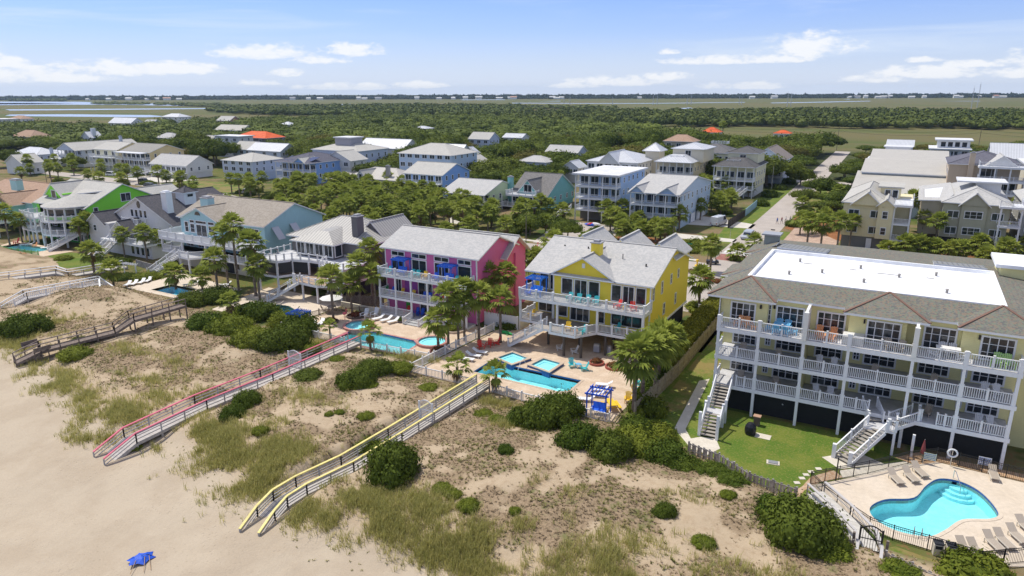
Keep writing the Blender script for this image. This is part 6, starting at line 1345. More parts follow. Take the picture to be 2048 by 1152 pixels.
FOAK = leafm((.026, .050, .009), (.17, .215, .036), 'far_oak_foliage', .0)
link('oak_canopy', clump_mass('oak_canopy', rest, FOAK, 460, .065, 77), None, label='continuous live oak canopy filling the island behind the houses', cat='woodland', kind='stuff')
# single trees of the near streets
for px, py, v_, s, lb in ((1215, 405, 1, .9, 'dark live oak standing between the flat roofed blue house and the white gabled one'), (1090, 350, 0, 1.15, 'big dark live oak right behind the teal house'), (1110, 365, 2, .9, 'live oak beside the teal house and its grey roof'), (820, 440, 4, .8, 'low live oak in the palm thicket behind the metal roofed house'), (770, 448, 2, .75, 'live oak right of the palm thicket behind the metal roof'), (1240, 300, 3, 1.2, 'russet brown tree crown behind the white gabled house'), (1135, 478, 4, .55, 'small round live oak by the asphalt drive'), (1060, 470, 1, .62, 'dark live oak at the edge of the front street'),
                          (1545, 335, 0, .8, 'live oak at the street corner by the brown roofed house'), (1600, 372, 1, .8, 'live oak overhanging the right side of the street'), (1640, 395, 2, .8, 'live oak beside the ribbed cream roof'), (1610, 410, 4, .6, 'low live oak by the parked cart'), (505, 300, 0, 1.0, 'round live oak in front of the orange roofed house'), (1690, 360, 0, .8, 'live oak against the cream roofed building'), (412, 322, 1, 1.0, 'live oak right of the long white gabled house'), (690, 345, 0, .8, 'live oak between the deep blue house and the palm thicket'), (20, 335, 2, 1.0, 'live oak among the cottages at the left edge'), (150, 340, 0, .75, 'live oak before the blue grey gable and the cream house')):
    x, y = at(px, py); oak(x, y, v_, s, 1.0, lb)
# ------------------------------------------------------------------ palms
def ppx(px, py, cy_, v=0, sc=1.0, lb=None, g=None, sk=True, dx=0):
    x, y = at(px, py); _, z = onx(px, cy_, y); return palm(x, y, max(1.2, z - .25), v, sc, lb, g, sk)
PN = [(1267, 828, 712, 0, 1.35, 'tall cabbage palm nearest the yellow picnic table'), (1284, 808, 700, 2, 1.25, 'cabbage palm just behind the nearest one by the picnic table'), (1309, 792, 690, 1, 1.2, 'cabbage palm leaning over the wooden fence end'), (1316, 765, 676, 0, 1.3, 'full crowned palm beside the long hedge'), (1338, 752, 672, 1, 1.1, 'silvery palm touching the long hedge'),
      (741, 700, 662, 3, .95, 'small palm at the front edge of the pink house pool'), (992, 785, 745, 3, 1.0, 'small palm at the front edge of the yellow house pool'), (915, 765, 730, 3, 1.0, 'small palm by the corner of the yellow house fence'), (661, 682, 650, 3, .7, 'little red stemmed palm beside the pink boardwalk gate'),
      (897, 695, 592, 2, 1.05, 'tall palm of the clump before the pink house, leftmost of the tall ones'), (917, 690, 612, 0, 1.0, 'palm second in the clump before the pink house'), (929, 682, 578, 2, 1.0, 'thin palm in the clump between pink and yellow houses'), (958, 682, 590, 0, 1.1, 'palm rising beside the white fence corner'), (1001, 686, 600, 2, 1.1, 'palm standing inside the fence by the red chairs'), (877, 704, 640, 1, 1.1, 'shaggy silvery palm in the round planter by the pool'), (975, 640, 548, 0, 1.1, 'palm against the pink side wall, left'), (1012, 645, 545, 1, 1.0, 'palm against the pink side wall, right'), (1040, 600, 505, 0, .9, 'palm by the left corner of the yellow house'),
      (667, 640, 556, 2, 1.1, 'palm rising past the thatched bar of the grey house'), (704, 626, 570, 2, 1.05, 'palm leaning over the fence between grey and pink houses'), (722, 620, 528, 1, 1.1, 'palm against the dark grey wall left of the pink house'), (746, 610, 500, 0, 1.1, 'highest palm between the grey and pink houses'), (752, 625, 545, 1, .9, 'lower palm between the grey and pink houses'),
      (437, 590, 520, 2, 1.15, 'palm in front of the arched cream ground floor'), (463, 640, 602, 3, 1.0, 'low palm at the edge of the dark green pool'), (352, 578, 548, 2, 1.15, 'short palm beside the stair of the pale blue house'), (457, 572, 468, 0, 1.1, 'tall palm with hanging brown skirt before the pale blue house'), (478, 582, 452, 0, 1.15, 'tallest palm before the pale blue house'), (405, 580, 552, 2, 1.0, 'short palm on the pale blue house patio'), (512, 592, 488, 2, 1.3, 'feathery palm at the left corner of the grey house'), (520, 600, 530, 1, 1.1, 'shaggy palm under the left corner of the grey house'),
      (229, 580, 540, 0, 1.1, 'palm beside the end of the white boardwalk'), (190, 552, 505, 0, 1.25, 'big palm in front of the charcoal roofed house'), (295, 522, 466, 0, 1.05, 'palm at the right of the white house stair'), (250, 515, 468, 1, .95, 'palm in front of the white house stair'), (318, 515, 475, 1, 1.0, 'palm between the charcoal roofed and pale blue houses'), (180, 495, 440, 1, 1.1, 'palm beside the lime green house wall'), (165, 500, 452, 0, 1.0, 'palm right of the lime green turret'), (20, 490, 425, 0, 1.1, 'palm left of the lime green house'), (45, 485, 440, 1, 1.0, 'palm left of the lime green porch'), (-2, 470, 385, 0, 1.1, 'palm at the very left edge of the picture'),
      (1397, 622, 556, 0, 1.15, 'lone palm on the sandy drive behind the yellow house'), (1420, 545, 488, 1, 1.15, 'lone palm beside the parked golf cart'), (1460, 575, 555, 3, 1.0, 'short palm at the condominium drive'), (1473, 520, 505, 1, 1.2, 'bushy palm by the brick crossing'), (1507, 505, 482, 1, 1.1, 'bushy palm behind the condominium corner'),
      (1613, 496, 440, 1, 1.2, 'first palm of the row before the warm yellow house'), (1640, 503, 448, 0, 1.2, 'second palm of the row before the warm yellow house'), (1672, 512, 440, 0, 1.15, 'third palm of the row before the warm yellow house'), (1698, 497, 442, 2, 1.0, 'palm at the corner of the warm yellow house'), (1816, 462, 396, 1, 1.3, 'palm between the warm yellow and sage buildings'), (1840, 490, 432, 2, 1.0, 'thin palm left of the sage building'), (1868, 500, 440, 2, 1.05, 'palm in front of the sage building, left'), (1917, 478, 440, 2, 1.0, 'palm in front of the sage building, right'), (2032, 462, 405, 0, 1.2, 'palm at the right edge behind the condominium'),
      (777, 386, 354, 0, 1.2, 'tall palm before the blue gabled house'), (739, 400, 362, 1, 1.3, 'round palm before the slim brick chimney'), (920, 420, 392, 0, 1.2, 'palm in front of the pale green house'), (1213, 450, 412, 0, 1.1, 'palm before the flat roofed blue house'), (1358, 462, 425, 0, 1.15, 'palm before the powder blue house corner'), (1345, 500, 440, 1, .5, 'tuft of palm by the lane'), (1400, 440, 408, 1, 1.0, 'palm beside the powder blue side wall'), (317, 332, 306, 0, 1.1, 'single palm in front of the long white house'), (333, 365, 350, 1, 1.2, 'palm by the parked dark cars'), (118, 360, 335, 0, 1.1, 'palm before the grey gable with balcony'), (60, 350, 318, 1, 1.2, 'palm among the left cottages'), (1445, 272, 250, 0, 1.6, 'palm sticking up by the orange tiled roof'), (1442, 320, 290, 0, 1.2, 'palm beside the cream house with widow walk')]
for px, py, cy_, v_, s_, lb in PN: ppx(px, py, cy_, v_, s_, lb, None, s_ > .9)
def thicket(poly, n, label, group, hr=(2.6, 5.0), seed=1, bush=.35, blabel=None, W=None):
    W = W or [at(a, b) for a, b in poly]; xs = [p[0] for p in W]; ys = [p[1] for p in W]; rg = random.Random(seed); k_ = 0; tries = 0; placed = []
    while k_ < n and tries < 4000:
        tries += 1; x, y = rg.uniform(min(xs), max(xs)), rg.uniform(min(ys), max(ys))
        if not inpoly(np.array([x]), np.array([y]), W)[0] or not clear(x, y, .6) or abs(x + 28.5) < 4.5: continue
        if any((x - a) ** 2 + (y - b) ** 2 < 2.6 ** 2 for a, b in placed): continue
        placed.append((x, y)); k_ += 1
        if rg.random() < bush: shrub(x, y, rg.uniform(1.4, 2.4), blabel or 'rounded green shrub filling the space between palms', rg.choice((2, 3)), 1.2, 'shrubs between the palms')
        else: palm(x, y, rg.uniform(*hr), rg.choice((0, 1, 1, 2)), rg.uniform(.95, 1.3), label, group)
thicket([(545, 455), (600, 405), (690, 392), (770, 402), (880, 425), (1000, 450), (1010, 470), (900, 470), (760, 462), (640, 470)], 95, 'cabbage palm in the thicket behind the metal roofed house', 'palms of the middle thicket', (3, 5.6), 2)
thicket([(660, 385), (700, 372), (790, 385), (860, 395), (880, 412), (780, 405), (700, 400)], 26, 'cabbage palm in front of the low white house', 'palms by the low white house', (2.6, 4.8), 3)
thicket([(1190, 440), (1290, 455), (1340, 480), (1330, 500), (1240, 492), (1170, 478)], 24, 'palm or shrub in the beds before the blue houses', 'palms before the blue houses', (2.2, 4.2), 4)
thicket([(1405, 365), (1470, 380), (1500, 395), (1470, 425), (1420, 440), (1395, 410)], 30, 'yellowish palm in the thicket beside the dark board fence', 'palms beside the board fence', (2.6, 4.6), 5, .15)
thicket([(0, 360), (90, 330), (230, 350), (400, 365), (400, 385), (250, 385), (100, 375)], 26, 'palm along the far left street front', 'palms along the left street', (3, 5.5), 6, .25)
thicket([(460, 385), (545, 375), (620, 395), (560, 430), (500, 410)], 24, 'palm around the drive below the blue grey house', 'palms by the blue grey house drive', (3, 5.2), 7, .3)
thicket([(1000, 440), (1060, 428), (1150, 440), (1140, 470), (1040, 480), (1000, 478)], 16, 'palm in the yard below the teal house', 'palms below the teal house', (2.6, 4.4), 8, .4)
thicket(0, 105, 'palm in the back gardens of the beach row', 'palms of the back gardens', (3, 5.5), 21, .6, 'green shrub in the back gardens of the beach row', [(-172, 106), (-50, 102), (-50, 117), (-100, 122), (-172, 128)])
thicket(0, 80, 'palm along the inland side of the front street', 'palms inland of the front street', (3, 5.5), 22, .55, 'green shrub along the inland side of the front street', [(-175, 150), (-110, 142), (-76, 140), (-80, 158), (-112, 157), (-120, 172), (-180, 178)])
thicket([(1560, 420), (1680, 400), (1690, 470), (1600, 475)], 14, 'palm in the straw bed across the side street', 'palms across the side street', (2.4, 4.4), 9, .2)
thicket([(1720, 500), (1830, 505), (1960, 510), (2060, 505), (2060, 535), (1900, 530), (1740, 520)], 13, 'bushy low palm along the back fence of the condominium', 'low palms along the back fence', (1.2, 2.4), 10, .0)
thicket([(170, 480), (240, 470), (330, 500), (300, 520), (200, 510)], 10, 'palm or shrub below the white house', 'palms below the white house', (2.4, 4.2), 12, .5)
thicket([(960, 620), (1040, 610), (1050, 560), (1010, 560), (960, 590)], 9, 'palm in the gap between the pink and yellow houses', 'palms between pink and yellow houses', (3.5, 6), 13, .1)
thicket([(840, 330), (1140, 345), (1150, 395), (1130, 400), (1000, 380), (860, 370)], 20, 'palm or shrub behind the pale green house', 'palms behind the pale green house', (3, 5), 14, .5)

# ------------------------------------------------------------------ shrubs of the dunes and gardens
SH = [(765, 962, 2.35, 1.15, 0, 'large round dark shrub pressed against the yellow boardwalk'), (700, 775, 2.0, .95, 4, 'dense dark shrub left of a pair on the open dune'), (738, 748, 1.9, .85, 4, 'shrub joined to the right of the dense dark one on the dune'), (790, 742, 1.5, .6, 1, 'low spreading shrub near the corner of the white fence'), (605, 758, 1.7, .5, 0, 'low flat shrub below the pink boardwalk'), (668, 722, .9, .6, 1, 'small shrub beside the upper pink boardwalk'), (730, 775, 1.0, .5, 1, 'small shrub in front of the dense dark pair'),
      (456, 838, 1.25, 1.1, 0, 'round shrub at the lower side of the pink boardwalk'), (482, 812, 1.4, 1.1, 4, 'shrub just behind the round one by the pink boardwalk'), (514, 868, .75, .9, 1, 'little bush alone right of the round pair'), (720, 900, 1.35, .7, 1, 'low bush left of the yellow boardwalk under its rail'), (655, 832, .42, .9, 1, 'tiny left bush of two on the bare dune'), (676, 828, .5, .8, 1, 'tiny right bush of two on the bare dune'), (726, 838, .8, .7, 1, 'sparse bush below the dense dark pair'), (262, 900, .7, .8, 1, 'little bush touching the end of the pink rail'),
      (28, 672, 3.0, .9, 0, 'big dark bush at the left edge of the dunes'), (138, 720, 1.9, .7, 1, 'bush beside the end of the brown boardwalk'), (152, 690, 1.1, 1.0, 4, 'upright bush overlapping the brown boardwalk'), (370, 612, 2.6, .8, 0, 'dark shrub below the small blue pool'), (425, 606, 2.8, .9, 0, 'shrub right of the brown boardwalk head'), (398, 655, 2.6, .8, 4, 'rounded shrub on the dune crest left of the thicket'), (445, 668, 2.7, .85, 1, 'shrub in the middle of the crest thicket'), (505, 640, 2.8, .9, 0, 'tall shrub behind the crest thicket'), (490, 690, 2.5, .8, 1, 'front shrub of the crest thicket'), (545, 700, 2.8, .95, 0, 'large dark shrub in the crest thicket near the pool'), (588, 672, 2.6, 1.1, 0, 'tall dark shrub beside the blue pergola'), (560, 655, 2.2, 1.0, 1, 'shrub behind the large dark one by the pergola'), (610, 700, 1.4, .6, 1, 'small shrub left of the pink boardwalk gate'), (350, 575, 1.8, .6, 0, 'low shrub left of the small pool'), (460, 632, 1.6, .7, 1, 'small shrub at the corner of the green pool'),
      (1072, 856, 2.4, 1.05, 0, 'large shrub in front of the yellow house pool'), (1038, 850, 1.6, .8, 4, 'shrub at the left of the poolside group'), (1112, 832, 2.2, 1.1, 4, 'shrub behind the large poolside one'), (1148, 893, 1.9, .95, 0, 'dark round shrub in front of the blue pergola'), (1210, 912, 2.1, .9, 0, 'left shrub of the broad bank below the pergola'), (1262, 905, 2.3, .9, 1, 'middle shrub of the broad bank below the pergola'), (1318, 925, 2.1, .8, 0, 'right shrub of the broad bank below the garden'), (1262, 868, 1.8, .9, 0, 'upper shrub of the broad bank'), (1310, 880, 1.8, .8, 1, 'shrub next to the white flowered one'), (1362, 938, 1.5, .6, 4, 'low shrub at the end of the picket fence'), (1290, 832, 1.7, 1.1, 3, 'green shrub dotted with white flowers under the palms'), (1420, 948, 1.3, .6, 4, 'low ivy clump on the slatted fence, left'), (1462, 968, 1.2, .6, 4, 'low ivy clump on the slatted fence, right'),
      (1594, 1092, 2.7, 1.05, 4, 'large shrub beside the black beach gate'), (1560, 1050, 1.9, .8, 0, 'shrub behind the large one by the beach gate'), (1655, 1112, 1.5, .6, 1, 'low shrub against the left gate post'), (1325, 1034, .85, 1.1, 0, 'single dark bush on the open right dune'), (1404, 1094, .8, .8, 1, 'light green bush on the right dune'), (1454, 996, .62, .8, 1, 'small bush below the slatted fence'), (878, 984, .8, .7, 1, 'left bush of three on the pale dune'), (902, 996, .65, .8, 1, 'middle bush of three on the pale dune'), (932, 1022, .85, .9, 1, 'right bush of three on the pale dune'), (1008, 908, .75, 1.0, 0, 'small dark bush right of the boardwalk'), (1027, 1028, .45, .9, 1, 'tiny bush on the right dune slope'), (962, 832, .9, .6, 1, 'low bush below the yellow gate end'), (990, 842, .8, .6, 1, 'low bush right of the boardwalk top'), (850, 778, 1.0, .5, 1, 'low bush near the yellow rail and white fence'), (1950, 1165, 2.2, .7, 3, 'bright green shrub at the lower right corner'), (1800, 1150, 1.1, .5, 3, 'low green shrub below the lower fence'),
      (1575, 368, 2.4, 1.0, 2, 'clipped round bush nearest the street corner'), (1560, 380, 2.2, 1.0, 2, 'clipped round bush, front one of the two by the corner'), (1538, 395, 2.2, 1.2, 2, 'round topped small tree on the verge'), (1520, 412, 2.2, 1.0, 2, 'clipped round bush at the end of the blue fence'), (1368, 505, 2.4, .7, 3, 'clipped shrub bed by the lane'), (1390, 495, 2.6, .7, 3, 'shrub bed near the street sign'), (1450, 585, 1.5, .8, 3, 'green shrub at the condominium drive'), (1468, 575, 1.5, .8, 3, 'shrub left of the condominium roof'), (1400, 622, 2.4, .6, 3, 'rounded top of hedge by the sandy drive'), (1275, 470, 4.0, .8, 3, 'wide hedge before the powder blue house'), (1310, 470, 3.2, .9, 3, 'right part of the hedge before the powder blue house'), (1100, 455, 4.0, .8, 2, 'dark shrub mass before the blue house stairs'), (770, 650, 1.0, .7, 2, 'shrub behind the flamingo'), (1010, 655, 2.0, .7, 2, 'dark hedge block on the green lawn'), (1335, 700, 1.6, .7, 2, 'dark shrub below the long hedge'), (290, 370, 2.4, .7, 3, 'shrub by the dark parked cars'), (285, 335, 3.0, .9, 2, 'rounded tree beside the outside stair'), (240, 560, 2.0, .6, 0, 'low shrubs by the white boardwalk steps'), (280, 560, 2.4, .6, 1, 'shrub left of the small lounger patio'), (225, 530, 2.0, .7, 2, 'shrub below the white house'), (330, 530, 2.0, .7, 2, 'shrub by the pale blue house corner'), (120, 520, 1.6, .6, 1, 'shrub at the foot of the green house stair'), (640, 600, 1.6, .6, 2, 'fern bed beside the pink house wall')]
for px, py, r, hh, v_, lb in SH:
    x, y, z = atg(px, py); r *= 1.3; shrub(x, y + r * .4, r, lb, v_, hh * (1.22 if r > 1.9 else 1.1), ry=r * .92)
# the long hedge
def hedge(p, q, w, h_, label, mat=HEDG, seed=3, leaf=.13, dens=120):
    rng_ = np.random.default_rng(seed); P = np.array(p, float); Q = np.array(q, float); L = np.linalg.norm(Q - P); d = (Q - P) / L; n = np.array([-d[1], d[0]]); N = int(dens * L * (w + 2 * h_))
    t = rng_.uniform(0, L, N); s = rng_.uniform(-w / 2 - h_, w / 2 + h_, N); cs = np.clip(s, -w / 2, w / 2); zz_ = h_ - np.maximum(np.abs(s) - w / 2, 0); wob = .12 * np.sin(t * 1.3) + .1 * np.sin(t * 3.1)
    C_ = np.stack([P[0] + d[0] * t + n[0] * (cs * (1 + wob * .3)), P[1] + d[1] * t + n[1] * cs, zz_ + wob * .5 + rng_.normal(0, .05, N)], -1) + rng_.normal(0, .05, (N, 3))
    a = rng_.standard_normal((N, 3)); a /= np.linalg.norm(a, axis=1)[:, None]; b = np.cross(a, rng_.standard_normal((N, 3))); b /= np.linalg.norm(b, axis=1)[:, None]; sz = leaf * rng_.uniform(.6, 1.3, (N, 1))
    V = np.stack([C_ - a * sz, C_ - b * sz * .6, C_ + a * sz, C_ + b * sz * .6], 1).reshape(-1, 3); F = np.arange(4 * N).reshape(-1, 4); T_ = np.repeat(np.clip(.5 + rng_.normal(0, .22, N), 0, 1), 4)
    mb = MB(); w2 = w / 2 - .1; c = [tuple(P + n * w2), tuple(P - n * w2), tuple(Q - n * w2), tuple(Q + n * w2)]; mb.prism(c, 0, h_ - .12); o = len(V)
    V = np.concatenate([V, np.array(mb.v)]); F = np.concatenate([F, np.array([f for f in mb.f if len(f) == 4]) + o]); T_ = np.concatenate([T_, np.full(8, .35)])
    t_ = link('hedge', npmesh('hedge', V, F, mat, {'tint': T_}), None, label=label, cat='hedge'); return t_
hedge((-21.9, 76.5), (-22.4, 103), 2.3, 2.6, 'long clipped hedge beside the yellow house')
hedge((-22.0, 66), (-21.9, 76), 1.2, 1.0, 'low dark hedge continuing under the palms', MYRD, 5)
hedge((-56, 156.5), (-47, 154.5), 2.2, 2.2, 'clipped hedge at the foot of the powder blue house', MYRT, 6, .2, 50)

# ------------------------------------------------------------------ dune grass and low scrub (nobody could count it)
def blades(name, n_t, dens_fn, label, mat, per, hgt, wid, lean, seed, bounds=(-132, 20, 28, 72), cat='grass'):
    rg_ = np.random.default_rng(seed); xs, ys = [], []; c = 0
    while c < n_t:
        X_ = rg_.uniform(bounds[0], bounds[1], 60000); Y_ = rg_.uniform(bounds[2], bounds[3], 60000); D_ = -X_ * math.sin(YAW) + Y_ * math.cos(YAW); L_ = X_ * math.cos(YAW) + Y_ * math.sin(YAW)
        k_ = (rg_.random(60000) < dens_fn(X_, Y_)) & (D_ > 30) & (np.abs(L_) < .78 * D_) & (rg_.random(60000) < np.clip((62 / np.maximum(D_, 1)) ** 1.3, 0, 1))
        k_ &= (np.abs(X_ - np.interp(Y_, [31, 42, 62], [-61, -60.7, -59.8])) > 1.4) & (np.abs(X_ - np.interp(Y_, [30, 36, 40, 58], [-40.2, -40.3, -39, -38])) > 1.3)
        xs.append(X_[k_]); ys.append(Y_[k_]); c += int(k_.sum())
    x = np.concatenate(xs)[:n_t]; y = np.concatenate(ys)[:n_t]; z = T(x, y); hs = hgt * rg_.uniform(.55, 1.25, n_t); tt = rg_.random(n_t)
    x = np.repeat(x, per) + rg_.normal(0, .12 * hgt / .6, n_t * per); y = np.repeat(y, per) + rg_.normal(0, .12 * hgt / .6, n_t * per); z = np.repeat(z, per) - .04; hh = np.repeat(hs, per) * rg_.uniform(.6, 1.15, n_t * per); N = n_t * per
    az_ = rg_.uniform(0, 2 * math.pi, N); ln = lean * rg_.uniform(.3, 1.3, N) * hh; w = wid * rg_.uniform(.6, 1.3, N); B = np.stack([x, y, z], -1)
    d = np.stack([np.cos(az_), np.sin(az_), 0 * az_], -1); s = np.stack([-np.sin(az_), np.cos(az_), 0 * az_], -1) * w[:, None]; up = np.array([0, 0, 1.0])
    M_ = B + d * (ln * .35)[:, None] + up * (hh * .62)[:, None]; E_ = B + d * ln[:, None] + up * hh[:, None]
    V = np.stack([B - s, B + s, M_ + s * .8, M_ - s * .8, E_ + s * .1, E_ - s * .1], 1).reshape(-1, 3); i0 = np.arange(N) * 6
    F = np.concatenate([np.stack([i0, i0 + 1, i0 + 2, i0 + 3], -1), np.stack([i0 + 3, i0 + 2, i0 + 4, i0 + 5], -1)]); tint = np.clip(np.repeat(np.repeat(tt, per) * .6 + .4 * rg_.random(N), 6), 0, 1)
    link(name, npmesh(name, V, F, mat, {'tint': tint}), None, label=label, cat=cat, kind='stuff')
OATS = leafm((.22, .25, .045), (.74, .66, .28), 'sea_oats', .45); SCRB = leafm((.24, .175, .11), (.48, .37, .235), 'dry_scrub', .1); SCRG = leafm((.15, .16, .045), (.34, .31, .11), 'low_green_scrub', .1)
blades('sea_oats', 12000, lambda x, y: grass_d(x, y), 'sea oats and beach grass in tufts on the dunes', OATS, 9, .62, .017, .55, 4)
blades('dry_scrub', 19000, lambda x, y: scrub_d(x, y) * .9, 'low dry grey brown scrub on the dunes', SCRB, 8, .14, .030, 1.2, 5, cat='scrub')
blades('green_scrub', 4500, lambda x, y: scrub_d(x, y) * (vnoise(x, y, 3, 77) > .5) * .8, 'patches of low green creepers on the dunes', SCRG, 9, .18, .034, 1.1, 6, cat='scrub')
blades('beach_creeper', 400, lambda x, y: .12 * (np.abs(y - np.interp(x, EDGE_U, EDGE_V)) < 2), 'sparse creeping runners at the dune foot', SCRG, 6, .14, .03, 1.2, 8, cat='creeper')
# ------------------------------------------------------------------ boardwalks
def boardwalk(name, label, line, w, wood, railm, railtop, posts=True, h=.98, wires=2, group=None, bal=0, deckz=.10, gap=2.3, ends=True):
    """line: (x, y, z of the walking surface)"""
    x0, y0 = line[0][:2]; t = thing(name, label, 'boardwalk', (x0, y0, 0), group=group); Lc = [Vector((a - x0, b - y0, c)) for a, b, c in line]; n = len(Lc); Ls, Rs = [], []
    for i in range(n):
        d = (Lc[min(i + 1, n - 1)] - Lc[max(i - 1, 0)]); d.z = 0; d.normalize(); nn = Vector((-d.y, d.x, 0)) * w / 2; Ls.append(Lc[i] + nn); Rs.append(Lc[i] - nn)
    m = MB()
    for i in range(n - 1): m.slab([tuple(Rs[i]), tuple(Rs[i + 1]), tuple(Ls[i + 1]), tuple(Ls[i])], deckz, 0, 0); m.bar(Ls[i] - Vector((0, 0, .2)), Ls[i + 1] - Vector((0, 0, .2)), .06, .24); m.bar(Rs[i] - Vector((0, 0, .2)), Rs[i + 1] - Vector((0, 0, .2)), .06, .24)
    m.build('deck', wood, t)
    for side in (Ls, Rs):
        r = MB()
        for i in range(n - 1):
            a, b = side[i], side[i + 1]; up = Vector((0, 0, 1))
            for k_ in range(wires): r.bar(a + up * (h * (k_ + 1) / (wires + 1)), b + up * (h * (k_ + 1) / (wires + 1)), .05, .09)
            if bal: r = r; q_ = rail_mb([tuple(a), tuple(b)], 0, h, bal, 9, .1, posts=False, caps=False, zs=[a.z, b.z]); o = len(r.v); r.v += q_.v; r.f += [tuple(j + o for j in f) for f in q_.f]; r.m += q_.m
            k2 = max(1, round((b - a).length / gap))
            for k_ in range(k2 + 1): q = a.lerp(b, k_ / k2); r.box(q.x - .05, q.x + .05, q.y - .05, q.y + .05, q.z - .1, q.z + h - .02)
        rr = r.build('railing', railm, t)
        c = MB()
        for i in range(n - 1): c.bar(side[i] + Vector((0, 0, h)), side[i + 1] + Vector((0, 0, h)), .21, .08)
        c.build('handrail', railtop, rr)
    if posts:
        for i in range(n - 1):
            k2 = max(1, round((Lc[i + 1] - Lc[i]).length / gap))
            for k_ in range(k2 + (i == n - 2)):
                for S_ in (Ls, Rs):
                    q = S_[i].lerp(S_[i + 1], k_ / k2); g = Tz(q.x + x0, q.y + y0)
                    if q.z - g > .25: MB().box(q.x - .07, q.x + .07, q.y - .07, q.y + .07, g - .3, q.z - .1).build('support_post', wood if wires != 9 else railm, t)
    return t
PKR = paint((.60, .13, .19), .6, var=.45, name='pink_paint'); YLR = paint((.72, .62, .22), .6, var=.45, name='yellow_paint'); GYW = paint((.40, .39, .385), .7, name='grey_paint'); OLDW = mottled((.17, .13, .11), (.24, .20, .17), 4, .9, 'old_brown_wood', None, .4, .6, .4, 3)
WDP = planks((.44, .41, .38), 'y', .15, 'weathered_planks')
boardwalk('boardwalk', 'long grey boardwalk with pink handrails from the pink house to the beach', [(-61.3, 31.4, -1.0), (-60.9, 34.3, .3), (-60.8, 42, .6), (-60.0, 50, .75), (-59.8, 64.2, .8)], 2.1, WDP, GYW, PKR, wires=2, group='painted boardwalks over the dunes')
boardwalk('boardwalk', 'long grey boardwalk with yellow handrails from the yellow house to the beach', [(-40.0, 30.2, -1.0), (-40.4, 32.2, -.3), (-40.5, 33.8, .15), (-40.2, 35.8, .35), (-39.0, 40, .6), (-38.6, 46, .7), (-38.0, 60.6, .85)], 1.7, WDP, GYW, YLR, wires=3, group='painted boardwalks over the dunes')
boardwalk('boardwalk', 'white railed boardwalk bridge on crossed legs at the left', [(-116.6, 49.8, .2), (-115.4, 52.8, 1.7), (-113.6, 63.2, 1.7), (-110.4, 62.4, .6)], 1.9, WDP, WHITE, WHITE, wires=0, bal=.24, h=1.0)
boardwalk('boardwalk', 'pale grey boardwalk running to the lawn behind the white one', [(-135.5, 55.0, .9), (-130.5, 65.4, 1.0), (-128.5, 66.2, .4), (-126.3, 75.5, .4)], 2.2, WDP, GYW, WHITE, wires=1, h=.9)
boardwalk('boardwalk', 'old brown boardwalk with steps climbing the dune crest', [(-92.6, 39.8, .1), (-91.7, 42.4, 1.0), (-88.7, 50.2, 1.6), (-87.3, 51.9, 3.0), (-86.9, 59.2, 3.1)], 1.7, OLDW, OLDW, OLDW, wires=1, h=.95)
boardwalk('boardwalk', 'weathered walkway inside the right fence leading to the black gate', [(-3.3, 55.8, .55), (-1.2, 53.2, .6), (.6, 50.6, .6), (.95, 49.0, .6), (.9, 42.5, .3)], 1.5, planks((.56, .54, .50), 'y', .15, 'pale_planks'), paint((.42, .40, .39), .8, name='weathered_rail'), paint((.50, .48, .47), .8, name='weathered_rail_cap'), wires=1, h=.85)
st = thing('bench_seat', 'old grey wooden bench pair at the sand end of the brown boardwalk', 'bench', (-92.0, 41.6, 0)); MB().box(-1.7, -1.0, -.3, 1.6, 1.35, 1.42).build('seat', OLDW, st); MB().box(-1.75, -1.65, -.3, 1.6, 1.42, 1.9).build('backrest', OLDW, st); MB().box(1.0, 1.7, -.6, 1.4, 1.25, 1.32).build('seat', OLDW, st); MB().box(1.65, 1.75, -.6, 1.4, 1.3, 1.8).build('backrest', OLDW, st)
for a, b in ((-1.4, -.2), (-1.4, 1.4), (1.4, -.4), (1.4, 1.2)): MB().box(a - .05, a + .05, b - .05, b + .05, -.6, 1.3).build('leg', OLDW, st)
def arch_gate(label, x, y, w, h_, z, mat, n=9, group=None, rz=0.0, post=.12):
    t = thing('garden_gate', label, 'gate', (x, y, z), rz, group); f = MB(); pts = [(-w / 2 + w * i / 12, 0, h_ - .35 + .35 * math.sin(math.pi * i / 12)) for i in range(13)]
    for i in range(12): f.bar(pts[i], pts[i + 1], .06, .08)
    f.bar((-w / 2, 0, .15), (w / 2, 0, .15), .05, .08).bar((-w / 2, 0, h_ * .5), (w / 2, 0, h_ * .5), .04, .06); f.build('gate_frame', mat, t); b_ = MB()
    for i in range(1, n): x_ = -w / 2 + w * i / n; b_.bar((x_, 0, .15), (x_, 0, h_ - .35 + .35 * math.sin(math.pi * i / n)), .03, .03)
    b_.build('bars', mat, t)
    for s in (-1, 1): MB().box(s * w / 2 - post / 2, s * w / 2 + post / 2, -post / 2, post / 2, -.1, h_ - .2).build('gate_post', mat, t)
    return t
arch_gate('white arched gate across the pink railed boardwalk', -59.95, 54.2, 2.0, 2.1, .75, WHITE, 12); arch_gate('white arched gate across the yellow railed boardwalk', -38.4, 50.6, 1.6, 2.1, .75, WHITE, 12)
arch_gate('black iron arched gate at the top of the right walkway', .95, 49.3, 1.4, 2.1, .6, BLACK, 8, rz=.1)
for s in (-1, 1): MB().box(-.09, .09, -.09, .09, -.3, 2.0).build('fence_post', OLDW, thing('gate_pillar', 'tall grey wooden post flanking the black gate, %s side' % ('shrub' if s < 0 else 'lawn'), 'post', (.95 + s * 1.05, 49.1, 0)))

